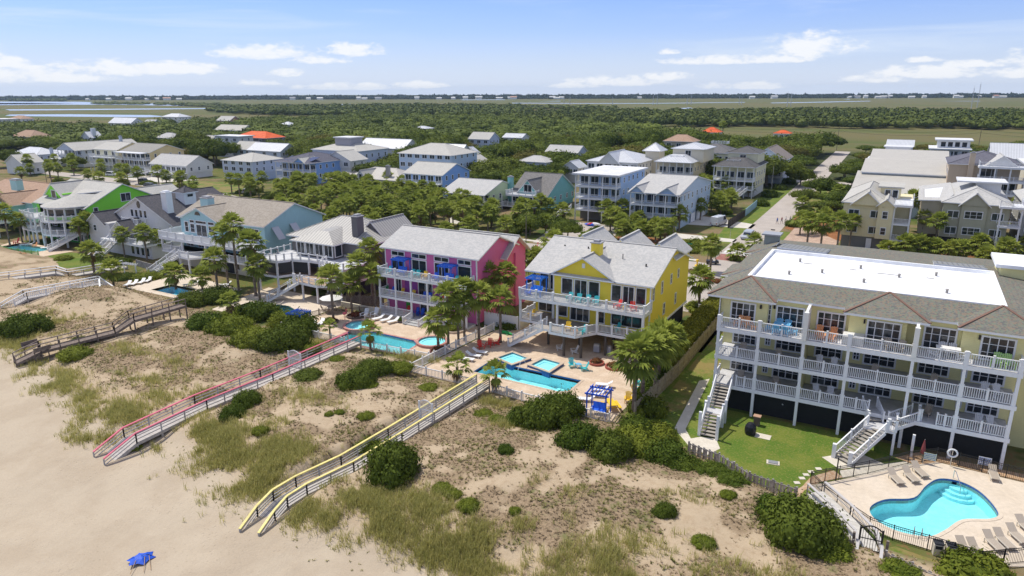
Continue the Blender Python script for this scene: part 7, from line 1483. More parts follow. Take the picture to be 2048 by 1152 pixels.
# ------------------------------------------------------------------ fences
def fence(label, pts, kind, mat, h=1.2, z=0.0, zs=None, group=None, cat='fence', cap=None):
    x0, y0 = pts[0]; t = thing('fence', label, cat, (x0, y0, 0), group=group); P = [(a - x0, b - y0) for a, b in pts]; ZS = zs or [z] * len(pts)
    for i in range(len(P) - 1):
        a = Vector((*P[i], ZS[i])); b = Vector((*P[i + 1], ZS[i + 1])); L = (b - a).length; up = Vector((0, 0, 1)); m = MB(); d = (b - a).normalized(); n = Vector((-d.y, d.x, 0))
        if kind == 'picket': m = rail_mb([tuple(a), tuple(b)], 0, h * .88, .2, 99, .1, posts=False, caps=False, zs=[a.z, b.z])
        elif kind == 'iron':
            m.bar(a + up * h, b + up * h, .04, .04).bar(a + up * (h - .16), b + up * (h - .16), .035, .035).bar(a + up * .1, b + up * .1, .035, .035)
            for k_ in range(1, int(L / .13)): q = a.lerp(b, k_ * .13 / L); m.box(q.x - .011, q.x + .011, q.y - .011, q.y + .011, q.z + .05, q.z + h)
        elif kind == 'panel': m.bar(a + up * h * .5, b + up * h * .5, .05, h - .05); m.bar(a + up * h, b + up * h, .09, .08)
        elif kind == 'board':
            m.bar(a + up * h * .3 - n * .05, b + up * h * .3 - n * .05, .04, .1).bar(a + up * h * .8 - n * .05, b + up * h * .8 - n * .05, .04, .1); N = max(1, int(L / .15))
            for k_ in range(N): q = a.lerp(b, (k_ + .08) / N); r_ = a.lerp(b, (k_ + .92) / N); hh = h * (.96 + .05 * math.sin(k_ * 2.3)); m.bar(q + up * hh / 2, r_ + up * hh / 2, .03, hh)
        elif kind == 'slats':
            m.bar(a + up * h * .35, b + up * h * .35, .05, .1).bar(a + up * h * .85, b + up * h * .85, .05, .1); N = max(1, int(L / .27))
            for k_ in range(N): q = a.lerp(b, (k_ + .12) / N); r_ = a.lerp(b, (k_ + .85) / N); s_ = n * (.06 if k_ % 2 else -.06); hh = h * (.97 + .05 * math.sin(k_ * 3.1)); m.bar(q + s_ + up * hh / 2, r_ + s_ + up * hh / 2, .03, hh)
        m.build('fence_panel', mat, t); k2 = max(1, round(L / (2.2 if kind != 'iron' else 1.9)))
        for k_ in range(0 if i == 0 else 1, k2 + 1):
            q = a.lerp(b, k_ / k2); w = .07 if kind != 'iron' else .035; MB().box(q.x - w, q.x + w, q.y - w, q.y + w, q.z - .1, q.z + h + .08).build('post', cap or mat, t)
    return t
fence('white picket fence in front of the yellow house pool deck', [(-48.3, 61.0), (-39.2, 61.0)], 'picket', WHITE, 1.15); fence('white picket fence right of the yellow boardwalk head', [(-36.9, 60.8), (-33.0, 60.4), (-22.9, 60.1)], 'picket', WHITE, 1.15)
fence('white picket fence between the pink and yellow pool decks', [(-48.3, 61.0), (-47.9, 70), (-47.4, 78.7)], 'picket', WHITE, 1.25); fence('white picket fence along the front of the pink pool deck', [(-59.0, 64.5), (-48.6, 65.1)], 'picket', WHITE, 1.1); fence('short white picket fence left of the pink boardwalk head', [(-73.3, 64.5), (-61.6, 64.3)], 'picket', WHITE, 1.1)
fence('white board privacy fence beside the pink house wall', [(-49.8, 80.2), (-44.6, 80.4)], 'panel', WHITE, 1.9); fence('long white privacy fence running back beside the yellow house', [(-44.4, 80.6), (-44.6, 99)], 'panel', WHITE, 1.9); fence('white privacy fence behind the yellow house corner', [(-24.4, 98.6), (-21.4, 99)], 'panel', WHITE, 1.8)
fence('wooden board fence between the hedge and the condominium lawn', [(-21.0, 62.0), (-20.4, 75), (-20.7, 98)], 'board', mottled((.34, .28, .20), (.42, .36, .27), 2.5, .9, 'fence_wood', None, .4, .6, .4, 3), 1.9)
GREYF = mottled((.30, .28, .27), (.42, .40, .38), 3, .9, 'grey_fence_wood', None, .4, .6, .4, 3)
fence('grey slatted fence between the dunes and the condominium lawn', [(-14.3, 57.9), (-11.4, 57.2), (-8.4, 55.2), (-4.6, 54.6)], 'slats', GREYF, 1.2); fence('grey slatted fence below the pool at the lower right', [(2.0, 48.9), (3.6, 48.4), (5.6, 47.6)], 'slats', GREYF, 1.3); fence('short grey slatted fence left of the black gate', [(-.9, 49.3), (-.1, 49.0)], 'slats', GREYF, 1.4)
fence('black metal pool fence along the building side', [(-3.9, 57.7), (-1.9, 59.8), (0.2, 62.0), (3.2, 65.6), (5.4, 67.5), (10.5, 67.0), (15.8, 66.8)], 'iron', BLACK, 1.25); fence('black metal pool fence along the beach side', [(-3.9, 57.7), (-2.9, 56.3), (-.4, 53.9), (.8, 52.9), (2.4, 52.6), (4.6, 52.5), (7.8, 52.2), (10.6, 54.3), (15.8, 57.2)], 'iron', BLACK, 1.25)
fence('long black metal fence behind the condominium', [(-21, 134), (-10, 136), (6, 138), (24, 141)], 'iron', BLACK, 1.5); fence('dark brown board fence by the side street lawn', [(-36.5, 170), (-36.3, 188)], 'board', paint((.06, .045, .04), .8, name='dark_fence_wood'), 2.0); fence('pale blue board fence continuing the dark one', [(-36.3, 188.2), (-36.8, 206)], 'panel', paint((.35, .52, .62), .7), 1.9)
fence('brown board fence beside the shaded drive', [(-120, 158), (-110, 157)], 'board', paint((.16, .11, .08), .8), 1.7); fence('post and rail fence of the small lounger patio', [(-126, 77.6), (-118, 76.5), (-113.8, 75.5)], 'panel', GREYF, 1.2); fence('low wooden rail between the grey and pink pool decks', [(-74.6, 66.2), (-73.6, 72), (-67.6, 77)], 'picket', OLDW, .95); fence('orange wood fence piece behind the oleander', [(-73.8, 78.2), (-68, 80)], 'board', OLDW, 1.6)
fence('green topped low rail around the bright left pool', [(-169, 72.6), (-160, 72.4), (-152, 73.4)], 'picket', paint((.20, .45, .15), .6), .9)
w_ = MB().prism([(-.15, 0), (7.6, -.1), (7.6, .15), (-.15, .25)], 0, .9); link('garden_wall', w_.mesh('garden_wall', CRM), None, (-75.4 + 1, 79.0, 0) if 0 else (-73.4, 76.6, 0), label='low cream garden wall behind the white pool chairs', cat='wall')

# ------------------------------------------------------------------ garden furniture
COL = {'turquoise': (.05, .52, .56), 'red': (.72, .045, .03), 'blue': (.02, .13, .72), 'yellow': (.85, .56, .03), 'orange': (.80, .36, .14), 'lime': (.42, .66, .22), 'white': (.80, .80, .80), 'sky blue': (.16, .46, .72), 'green': (.03, .30, .10), 'tan': (.42, .36, .29)}
PM = {k_: paint(v, .5, name=k_.replace(' ', '_') + '_paint') for k_, v in COL.items()}
PROTO = {}
def adirondack(col):
    if ('a', col) in PROTO: return PROTO['a', col]
    m = PM[col]; t = thing('adirondack_chair', '', 'chair', (0, 0, -50)); s = MB()
    for i in range(5): s.slab([(-.26, -.34 + i * .13, .38 - i * .03), (.26, -.34 + i * .13, .38 - i * .03), (.26, -.23 + i * .13, .355 - i * .03), (-.26, -.23 + i * .13, .355 - i * .03)], .025, 0, 0)
    s.build('seat', m, t); b = MB()
    for i in range(5): x = -.24 + i * .12; hh = .95 + .10 * math.cos((i - 2) * .6); b.bar((x * .8, .22, .26), (x * 1.15, .58, hh), .10, .025)
    b.bar((-.28, .47, .72), (.28, .47, .72), .05, .04); b.build('backrest', m, t)
    for sx in (-1, 1):
        MB().box(sx * .34 - .07, sx * .34 + .07, -.42, .38, .52, .55).build('armrest', m, t); MB().box(sx * .33 - .03, sx * .33 + .03, -.36, -.26, 0, .52).bar((sx * .30, -.3, .36), (sx * .30, .5, .06), .04, .10).build('leg', m, t)
    PROTO['a', col] = kids(t); t['_used'] = 0; return t
def put(p, x, y, z, rz, label, group=None, sc=None):
    if not p.get('_used', 1): p.location = (x, y, z); p.rotation_euler = (0, 0, rz); p['label'] = label; p['_used'] = 1; o = p
    else: o = dup(p, (x, y, z), rz, label, None, sc)
    if group: o['group'] = group
    if sc: o.scale = sc if isinstance(sc, tuple) else (sc,) * 3
    return o
def lounger(col):
    if ('l', col) in PROTO: return PROTO['l', col]
    m = PM[col]; fr = PM['white'] if col != 'tan' else paint((.60, .56, .48), .5); t = thing('sun_lounger', '', 'lounger', (0, 0, -50)); MB().slab([(-.3, -.95, .34), (.3, -.95, .34), (.3, .35, .34), (-.3, .35, .34)], .05, 0, 0).build('seat', m, t); MB().slab([(-.3, .35, .34), (.3, .35, .34), (.3, .95, .74), (-.3, .95, .74)], .05, 0, 0).build('backrest', m, t)
    for sx in (-1, 1): MB().bar((sx * .32, -.98, .30), (sx * .32, .4, .30), .05, .07).build('frame', fr, t)
    for sx in (-1, 1):
        for yy in (-.8, .45): MB().bar((sx * .32, yy, 0), (sx * .32, yy + .05, .3), .05, .05).build('leg', fr, t)
    PROTO['l', col] = kids(t); t['_used'] = 0; return t
def table(label, x, y, z, r, h_, mat, legs=4, cat='table', rz=0.0, rect=None):
    t = thing('table', label, cat, (x, y, z), rz); n = 14
    if rect: MB().box(-rect[0] / 2, rect[0] / 2, -rect[1] / 2, rect[1] / 2, h_ - .05, h_).build('tabletop', mat, t)
    else: MB().prism(ellipse(0, 0, r, r, n), h_ - .04, h_).build('tabletop', mat, t)
    rx, ry = (rect[0] / 2 - .1, rect[1] / 2 - .1) if rect else (r * .6, r * .6)
    for i in range(legs): sx, sy = ((-1, -1), (1, -1), (1, 1), (-1, 1))[i]; MB().bar((sx * rx, sy * ry, 0), (sx * rx * .8, sy * ry * .8, h_ - .05), .06, .06).build('leg', mat, t)
    return t
def pergola(label, x, y, z, w, d, h_, mat, rz=0.0, swing=True):
    t = thing('pergola', label, 'pergola', (x, y, z), rz)
    for sx in (-1, 1):
        for sy in (-1, 1): MB().box(sx * w / 2 - .06, sx * w / 2 + .06, sy * d / 2 - .06, sy * d / 2 + .06, 0, h_).build('post', mat, t)
    m = MB()
    for sy in (-1, 1): m.bar((-w / 2 - .25, sy * d / 2, h_), (w / 2 + .25, sy * d / 2, h_), .07, .16)
    for sx in (-1, 1): m.bar((sx * w / 2, -d / 2 - .25, h_ + .05), (sx * w / 2, d / 2 + .25, h_ + .05), .07, .16)
    m.build('beam', mat, t)
    for i in range(7): xx = -w / 2 + w * i / 6; MB().bar((xx, -d / 2 - .35, h_ + .16), (xx, d / 2 + .35, h_ + .16), .05, .10).build('rafter', mat, t)
    if swing:
        s = thing('swing_chair', label.replace('pergola', 'pergola swing'), 'swing', (x, y, z), rz); MB().box(-w / 2 + .3, w / 2 - .3, -.3, .3, .45, .50).build('seat', mat, s)
        MB().slab([(-w / 2 + .3, .25, .5), (w / 2 - .3, .25, .5), (w / 2 - .3, .5, 1.15), (-w / 2 + .3, .5, 1.15)], .06, 0, 0).build('backrest', mat, s)
        for sx in (-1, 1): MB().box(sx * (w / 2 - .32) - .04, sx * (w / 2 - .32) + .04, -.35, .35, .66, .72).bar((sx * (w / 2 - .32), -.3, .7), (sx * (w / 2 - .32), 0, h_), .02).bar((sx * (w / 2 - .32), .4, .9), (sx * (w / 2 - .32), 0, h_), .02).build('armrest', mat, s)
    return t
ORD = ['first', 'second', 'third', 'fourth', 'fifth', 'sixth', 'seventh', 'eighth']
for i, px in enumerate((1139, 1157, 1174, 1192)): put(adirondack('turquoise'), onx(px, 598, 77.9)[0], 77.9, 6.2, .15 * (i % 2), 'turquoise chair on the yellow house top deck, %s from the gable end' % ORD[i], 'turquoise deck chairs')
for i, px in enumerate((1235, 1267)): put(adirondack('red'), onx(px, 608, 77.9)[0], 77.9, 6.2, (-.5, .5)[i], 'red chair on the yellow house top deck, %s' % ('beside the turquoise row' if i == 0 else 'nearest the deck corner'))
table('small yellow side table between the two red deck chairs', onx(1250, 610, 77.7)[0], 77.7, 6.2, .28, .45, PM['yellow'])
put(adirondack('blue'), -41.6, 77.8, 6.2, -.8, 'blue chair at the railing corner of the yellow house top deck')
put(adirondack('yellow'), -41.3, 78.2, 3.0, -.4, 'yellow chair on the lower left porch of the yellow house'); put(adirondack('yellow'), onx(1136, 655, 75.8)[0], 75.8, 3.0, .3, 'yellow chair on the angled deck above the stairs'); put(adirondack('turquoise'), onx(1165, 665, 75.6)[0], 75.6, 3.0, -.4, 'turquoise chair on the angled deck above the stairs'); table('orange side table on the angled deck', onx(1151, 662, 75.2)[0], 75.2, 3.0, .3, .45, PM['orange'])
put(adirondack('turquoise'), -29.4, 78.4, 3.0, -.5, 'teal chair under the porch of the yellow house'); table('yellow bench on the lower porch', -27.8, 78.7, 3.0, .3, .45, PM['yellow'], rect=(1.2, .4)); table('blue porch bench in the lower corner', -26.4, 78.4, 3.0, .3, .45, PM['blue'], rect=(.9, .5))
for i, (px, py) in enumerate(((1119, 700), (1148, 707))): x, y = at(px, py); put(adirondack('white'), x, y, 0.04, -.9, 'white chair in the shade under the yellow house, %s' % ('by the stairs' if i == 0 else 'by the outer pile'))
for i, (px, py, c, rz) in enumerate(((1144, 735, 'turquoise', .7), (1168, 741, 'turquoise', -1.0))): x, y = at(px, py); put(adirondack(c), x, y, .04, rz, 'turquoise chair beside the square hot tub, %s of the blue table' % ('tub side' if i == 0 else 'planter side'))
x, y = at(1157, 736); table('little sky blue table between turquoise patio chairs', x, y, .04, .35, .5, PM['sky blue'])
for i, (px, py) in enumerate(((1208, 774), (1200, 784), (1190, 794), (1172, 803))): x, y = at(px, py); put(lounger('white'), x, y, .04, -1.25, 'white lounger on the patio right of the yellow house pool, %s from the back' % ORD[i], 'loungers by the pergola')
for i, (px, py) in enumerate(((934, 722), (947, 715), (960, 708))): x, y = at(px, py); put(lounger('white'), x, y, .04, 1.75, 'white lounger left of the yellow house pool, %s from the front' % ORD[i], 'loungers left of the yellow pool')
for i, (px, py, rz) in enumerate(((962, 698, 1.0), (978, 694, .2), (992, 690, -.8))): x, y = at(px, py); put(adirondack('red'), x, y, .04, rz, 'red patio chair by the picket fence, %s' % ('at the fence side', 'in the middle', 'at the lawn side')[i], 'red patio chairs')
for i, (px, py, c, rz, lb) in enumerate(((1256, 805, 'yellow', .3, 'yellow chair beside the tall palm trunk'), (1272, 790, 'yellow', 1.2, 'yellow chair partly behind the tall palm trunk'), (1275, 768, 'turquoise', 1.6, 'turquoise chair at the brick edge, back one'), (1276, 783, 'turquoise', 1.6, 'turquoise chair at the brick edge, front one'), (1300, 742, 'yellow', .6, 'yellow chair under the palms near the planter'))): x, y = at(px, py); put(adirondack(c), x, y, .04, rz, lb)
x, y = at(1222, 818); t = thing('picnic_table', 'yellow picnic table with two benches near the blue pergola', 'picnic table', (x, y, .04), -.9); MB().box(-.9, .9, -.38, .38, .72, .77).build('tabletop', PM['yellow'], t)
for s in (-1, 1): MB().box(-.9, .9, s * .75 - .14, s * .75 + .14, .43, .47).build('bench_seat', PM['yellow'], t); MB().bar((s * .65, -.75, .42), (s * .65, .75, .42), .06, .08).bar((s * .65, -.6, 0), (s * .65, -.2, .72), .06, .08).bar((s * .65, .6, 0), (s * .65, .2, .72), .06, .08).build('leg', PM['yellow'], t)
x, y = at(1196, 862); pergola('blue pergola at the front edge of the yellow house pool deck', -24.6, 61.4, .04, 2.0, 1.8, 2.5, PM['blue'], .1)
pergola('bright blue pergola at the left end of the yellow house top deck', -40.6, 78.3, 6.2, 2.0, 1.7, 2.3, PM['sky blue'] if 0 else paint((.03, .22, .78), .5), 0)
pergola('blue pergola on the pink house top deck, stair side', -62.6, 77.95, 6.2, 2.1, 1.5, 2.3, paint((.03, .15, .66), .5), 0); pergola('blue pergola on the pink house top deck, palm side', -54.4, 77.95, 6.2, 2.1, 1.5, 2.3, paint((.03, .15, .66), .5), 0); pergola('blue pergola in the corner of the pink pool deck', -71.2, 65.8, .04, 2.2, 2.0, 2.4, paint((.03, .15, .66), .5), .1)
for px, c, lb in ((779, 'turquoise', 'at the far corner'), (824, 'turquoise', 'left of a pair between pergolas'), (834, 'turquoise', 'right of a pair between pergolas'), (849, 'yellow', 'alone at the middle'), (870, 'blue', 'by the glass door'), (912, 'turquoise', 'right of the second pergola'), (929, 'turquoise', 'nearest the palm end')): put(adirondack(c), onx(px, 545, 77.8)[0], 77.8, 6.2, .2, '%s chair on the pink house top deck %s' % (c, lb))
for px, c, lb in ((770, 'green', 'at the far corner'), (784, 'blue', 'next to the green one'), (802, 'yellow', 'first yellow one'), (824, 'yellow', 'second yellow one'), (846, 'blue', 'left blue of a pair'), (856, 'blue', 'right blue of a pair'), (884, 'red', 'left of two red ones'), (895, 'red', 'right of two red ones')): put(adirondack(c), onx(px, 580, 78.0)[0], 78.0, 3.0, 0, '%s chair on the pink house middle porch, %s' % (c, lb))
for px, c, lb in ((814, 'red', 'by the green door'), (832, 'blue', 'first blue one'), (842, 'blue', 'second blue one')): put(adirondack(c), onx(px, 612, 78.2)[0], 78.2, .35, 0, '%s chair on the pink house ground porch %s' % (c, lb))
for i, (px, py, rz) in enumerate(((729, 636, 0), (749, 634, 0))): x, y = at(px, py); put(adirondack('white'), x, y, .04, rz, 'white tall backed pool chair by the cream wall, %s' % ('left' if i == 0 else 'right'), None, 1.25)
for i, (px, py) in enumerate(((757, 640), (773, 643), (787, 646))): x, y = at(px, py); put(lounger('white'), x, y, .04, -.35, 'white lounger in the row before the pink house porch, %s from the chairs' % ORD[i], 'loungers before the pink porch')
for i, (px, py) in enumerate(((625, 655), (642, 650))): x, y = at(px, py); put(lounger('white'), x, y, .04, .35, 'white lounger beside the blue corner pergola, %s' % ('nearer it' if i == 0 else 'farther from it'))
for i, (px, py) in enumerate(((256, 572), (269, 570), (284, 567), (297, 564))): x, y = at(px, py); put(lounger('white'), x, y, .04, .5, 'white lounger above the small blue pool, %s from the left' % ORD[i], 'loungers above the small blue pool')
for i, (px, py) in enumerate(((378, 572), (388, 570), (446, 578), (452, 572))): x, y = at(px, py); put(lounger('white'), x, y, .04, -.5, 'white lounger under the arches of the pale blue house, %s from the left' % ORD[i])
for i, (px, py) in enumerate(((540, 615), (556, 612))): x, y = at(px, py); put(lounger('tan'), x, y, .04, -.9, 'tan lounger at the foot of the grey house stair, %s' % ('left' if i == 0 else 'right'))
for i, (px, py) in enumerate(((50, 492), (60, 491), (92, 498), (105, 500))): x, y = at(px, py); put(lounger('white'), x, y, .04, -.6, 'white lounger on the green house patio, %s from the left' % ORD[i])
x, y = at(33, 488); put(adirondack('red'), x, y, .04, 0, 'magenta and red chair by the green house pool', None, 1.2); x, y = at(70, 495); put(adirondack('orange'), x, y, .04, 0, 'orange chair on the green house patio'); x, y = at(48, 512); put(adirondack('orange'), x, y, .04, 3, 'orange chair at the near side of the green house pool')
# condominium balconies
for px, py, rz, lb in ((1478, 642, -.3, 'left of two by the corner'), (1497, 648, .5, 'right of two by the corner')): x = onx(px, py, 69.7)[0]; put(adirondack('orange'), x, 69.7, 9.0, rz, 'orange brown chair on the top balcony, %s' % lb)
table('small orange brown footstool on the top balcony', onx(1508, 652, 69.2)[0], 69.2, 9.0, .3, .4, PM['orange'], rect=(.6, .4))
def dset(x, y, z, tm, cm, who, rect=(1.5, .9), n=4):
    table('%s dining table on the top balcony' % who, x, y, z, .6, .95, tm, rect=rect)
    for i, (a, b, rz) in enumerate(((-1.1, 0, -1.57), (1.1, 0, 1.57), (-.4, .75, 0), (.4, .75, 0), (-.4, -.7, 3.14), (.4, -.7, 3.14))[:n]): put(adirondack(cm), x + a, y + b, z, rz, '%s chair at the %s dining table, %s seat' % (cm, who, ('left end', 'right end', 'wall side left', 'wall side right', 'rail side left', 'rail side right')[i]))
dset(onx(1565, 640, 69.6)[0], 69.75, 9.0, PM['sky blue'], 'sky blue', 'light blue', n=6); dset(onx(1898, 692, 69.6)[0], 69.8, 9.0, PM['white'], 'white', 'white', (1.9, .9), 4)
for i, (px, py) in enumerate(((1643, 660), (1662, 662), (1640, 650), (1668, 655))): put(adirondack('orange'), onx(px, py, 69.5 + .8 * (i > 1))[0], 69.5 + .8 * (i > 1), 9.0, 3.14 * (i < 2), 'peach sling chair on the top balcony, %s' % ('rail side left', 'rail side right', 'wall side left', 'wall side right')[i])
for i, px in enumerate((1993, 2019)): put(adirondack('lime'), onx(px, 725, 69.4)[0], 69.4, 9.0, (-.2, .3)[i], 'lime green chair on the top balcony, %s' % ('left' if i == 0 else 'right'), None, 1.1)
t = thing('hot_tub_cover', 'white covered spa on the top balcony beside the dividing door', 'spa', (onx(1708, 665, 70)[0], 69.7, 9.0)); MB().box(-.9, .9, -.8, .8, .1, .85).build('cover', mottled((.66, .66, .64), (.74, .74, .72), 2, .6, 'spa_cover'), t); MB().box(-.85, .85, -.75, .75, 0, .1).build('base', DARK, t)
for i, px in enumerate((1778, 1800)): put(adirondack('tan'), onx(px, 695, 69.3)[0], 69.3, 9.0, .3 - .6 * i, 'grey tan chair behind the balcony railing, %s' % ('left' if i == 0 else 'right'))
for z, zn in ((6.0, 'middle'), (2.95, 'lowest')):
    for i, (xx, c) in enumerate(((-12.6, 'tan'), (-9.0, 'tan'), (-5.2, 'white'), (-4.0, 'white'), (-.6, 'tan'), (4.2, 'tan'), (8.2, 'white'), (9.2, 'white'))):
        if z < 4 and i in (4,): continue
        put(adirondack(c), xx, 70.2, z, .4 * math.sin(i), '%s chair in the shade of the %s balcony, bay %s' % ('tan' if c == 'tan' else 'white', zn, ORD[min(i, 7)]), 'shaded balcony chairs')
# pool deck of the condominium
for i, (px, py, rz) in enumerate(((1790, 962, .55), (1820, 958, .55), (1838, 948, .55))): x, y = at(px, py); put(lounger('tan'), x, y, .04, rz, 'tan lounger by the black fence, %s from the shower post' % ORD[i])
x, y = at(1986, 955); put(lounger('tan'), x, y, .04, .1, 'tan lounger below the pool rules sign')
for i, (px, py) in enumerate(((1930, 1105), (1952, 1108), (1985, 1092), (2006, 1088), (2032, 1078), (2050, 1060))): x, y = at(px, py); put(lounger('tan'), x, y, .04, .5, 'tan lounger of the row along the lower pool fence, %s from the bins' % ORD[i], 'loungers along the lower pool fence')
for i, (px, py) in enumerate(((1873, 1108), (1899, 1113))):
    x, y = at(px, py); t = thing('waste_bin', 'square cream waste bin by the lower fence, %s' % ('left' if i == 0 else 'right'), 'bin', (x, y, .03), .2); MB().box(-.3, .3, -.3, .3, 0, .85).build('body', paint((.58, .54, .46), .7), t); MB().box(-.32, .32, -.32, .32, .95, 1.0).box(-.3, .3, .26, .3, .85, .95).box(-.22, .22, -.31, -.29, .55, .8).build('lid', DARK, t)
x, y = at(1900, 933); t = thing('life_ring_stand', 'white life ring hanging on a pole at the pool fence', 'life ring', (x, y, 0)); MB().cyl((0, 0, 0), (0, 0, 1.7), .04).build('pole', STEEL, t); rr = MB()
for i in range(16):
    a0, a1 = 2 * math.pi * i / 16, 2 * math.pi * (i + 1) / 16; rr.cyl((.36 * math.cos(a0), -.08, 1.35 + .36 * math.sin(a0)), (.36 * math.cos(a1), -.08, 1.35 + .36 * math.sin(a1)), .075, .075, 8)
rr.build('ring', WHITE, t)
def lettering(parent, lines, w, h_, y, x0, z1, mat):
    """rows of tiny strokes too small to read in the photograph"""
    for r_ in range(lines):
        m = MB(); x = x0 + .04; rg_ = random.Random(r_)
        while x < x0 + w - .08: k_ = rg_.uniform(.04, .13); m.box(x, x + k_, y - .006, y, z1 - (r_ + .7) * h_ / lines, z1 - (r_ + .35) * h_ / lines); x += k_ + .035
        m.build('lettering', mat, parent)
for px, py, w, h_, lb, cc in ((1857, 930, .95, .65, 'pale green pool notice board on the black fence', (.55, .62, .48)), (1966, 940, .95, .75, 'white pool rules board with blue lettering on the fence', (.75, .78, .82))):
    x, y = at(px, py); t = thing('pool_sign', lb, 'sign', (x, y, 0)); MB().box(-w / 2, w / 2, -.06, -.03, .5, .5 + h_).build('board', paint(cc, .6), t); lettering(t, 4, w, h_, -.065, -w / 2, .5 + h_, paint((.05, .12, .45), .6)); MB().box(-w / 2, -w / 2 + .04, -.03, .02, 0, 1.2).box(w / 2 - .04, w / 2, -.03, .02, 0, 1.2).build('support', STEEL, t)
x, y = at(1842, 925); t = thing('closed_umbrella', 'closed maroon parasol standing behind the pool fence', 'parasol', (x, y, 0)); MB().cyl((0, 0, 0), (0, 0, 2.3), .03).build('pole', STEEL, t); MB().lathe([(.03, 2.25), (.16, 1.5), (.2, 1.0), (.12, .9)]).build('canopy', paint((.22, .05, .05), .8), t)
x, y = at(1671, 962); t = thing('shower_post', 'pool shower post at the fence corner', 'shower', (x, y, 0)); MB().box(-.05, .05, -.05, .05, 0, 2.2).build('post', BLACK, t); MB().bar((0, 0, 2.1), (-.3, -.1, 2.1), .04).build('shower_head', STEEL, t)
t = thing('pool_handrail', 'steel handrail at the curved steps of the kidney pool', 'handrail', (6.6, 64.2, .03)); pp = [(0, .5, 0), (0, .45, .8), (.1, .1, .85), (.5, -.9, .1), (.5, -1.0, -.5)]; m = MB()
for a, b in zip(pp, pp[1:]): m.cyl(a, b, .03, n=6)
m.build('rail', STEEL, t)
for sx in (-.25, .25):
    if sx < 0: t = thing('pool_ladder', 'steel ladder at the beach side of the kidney pool', 'ladder', (4.0, 54.15, .03))
    m = MB(); pp = [(sx, -.5, 0), (sx, -.45, .6), (sx, -.1, .75), (sx, .15, .5), (sx, .2, -.7)]
    for a, b in zip(pp, pp[1:]): m.cyl(a, b, .025, n=6)
    m.build('rail', STEEL, t)
t = thing('pool_handrail', 'white handrail between the square hot tubs', 'handrail', (-37.4, 68.4, .03)); pp = [(0, .9, .4), (0, .5, 1.2), (0, -.3, .9), (0, -.9, .1)]; m = MB()
for a, b in zip(pp, pp[1:]): m.cyl(a, b, .03, n=6)
m.build('rail', WHITE, t)
# lawn items of the condominium
x, y = at(1500, 868); t = thing('covered_grill', 'barbecue grill under a black cover on the lawn', 'grill', (x, y, 0), .3); MB().lathe([(.5, .1), (.55, .5), (.5, .85), (.3, 1.15), (.02, 1.22)], n=10).build('cover', paint((.012, .013, .02), .45), t); MB().box(-.35, .35, -.3, .3, 0, .12).build('base', BLACK, t)
x, y = at(1526, 873); MB().box(-.7, .7, -.5, .5, 0, .03).build('pad', PATH, thing('concrete_pad', 'small concrete pad beside the covered grill', 'pad', (x, y, 0)))
x, y = at(1513, 850); t = thing('serving_pedestal', 'brown pedestal table behind the covered grill', 'pedestal', (x, y, 0)); MB().box(-.28, .28, -.25, .25, 0, .95).build('body', paint((.13, .10, .08), .8), t); MB().box(-.36, .36, -.32, .32, .95, 1.02).build('top', paint((.45, .28, .19), .8), t)
x, y = at(1546, 926); t = thing('utility_cover', 'grey utility box lid set in the condominium lawn', 'utility box', (x, y, 0), .15); MB().box(-.55, .55, -.35, .35, 0, .06).build('collar', PATH, t); MB().box(-.4, .4, -.25, .25, .05, .12).build('lid', paint((.24, .25, .27), .7), t)
for i, (px, py) in enumerate(((1594, 966), (1604, 957), (1612, 950), (1622, 944), (1637, 938))): x, y = at(px, py); link('stepping_stone', MB().box(-.24, .24, -.2, .2, .008, .05).mesh('stepping_stone', PATH), None, (x, y, 0), .5, 'pale stepping stone in the gravel path, %s from the fence' % ORD[i], 'stepping stone', 'stepping stones')
# planters, grills, flamingos, crocodile
def planter(label, x, y, r, flow, curb=(.36, .10, .07), z=.03):
    t = thing('planter_bed', label, 'planter', (x, y, z)); c = MB(); ring(c, ellipse(0, 0, r - .16, r - .16, 18), ellipse(0, 0, r, r, 18), 0, .28); c.build('curb', paint(curb, .8), t); v, f, tt = leafcloud([(0, 0, .25, r * .6, r * .6, .45)], 500, .10, int(x * 7) % 50, 0, .8); link('plants', npmesh('plants', v, f, flow, {'tint': tt}), t)
REDL = leafm((.25, .02, .03), (.12, .10, .03), 'red_foliage', .1)
x, y = at(1193, 728); planter('round brick planter of red leaved plants under the deck edge', x, y, .95, REDL); x, y = at(1229, 736); planter('brick planter of red plants beside the tall palms', x, y, 1.15, REDL); x, y = at(878, 704); planter('round planter around the shaggy palm between the pools', x, y, 1.2, REDL, (.2, .08, .07)); x, y = at(662, 645); planter('dark round bed around the palm near the flamingo', x, y, 1.1, REDL, (.12, .09, .08)); x, y = at(711, 634); planter('red plant bed behind the round hot tub', x, y, 1.3, REDL, (.12, .09, .08)); x, y = at(802, 645); planter('potted shrub at the foot of the pink house steps', x, y, .5, MYRD, (.1, .08, .08)); x, y = at(908, 660); planter('flower bed with green frog ornaments by the pink house', x, y, 1.8, MYRT, (.55, .45, .36))
for i, (px, py) in enumerate(((1194, 705), (1217, 709))): x, y = at(px, py); t = thing('gas_grill', 'steel grill cabinet under the yellow house, %s' % ('left' if i == 0 else 'right'), 'grill', (x, y, .04)); MB().box(-.4, .4, -.3, .3, .1, .85).build('cabinet', paint((.40, .40, .42), .4), t); MB().extr([(-.28, .85), (.28, .85), (.25, 1.1), (0, 1.2), (-.25, 1.1)], 'x', -.38, .38).build('lid', paint((.5, .5, .52), .3, metal=.6), t)
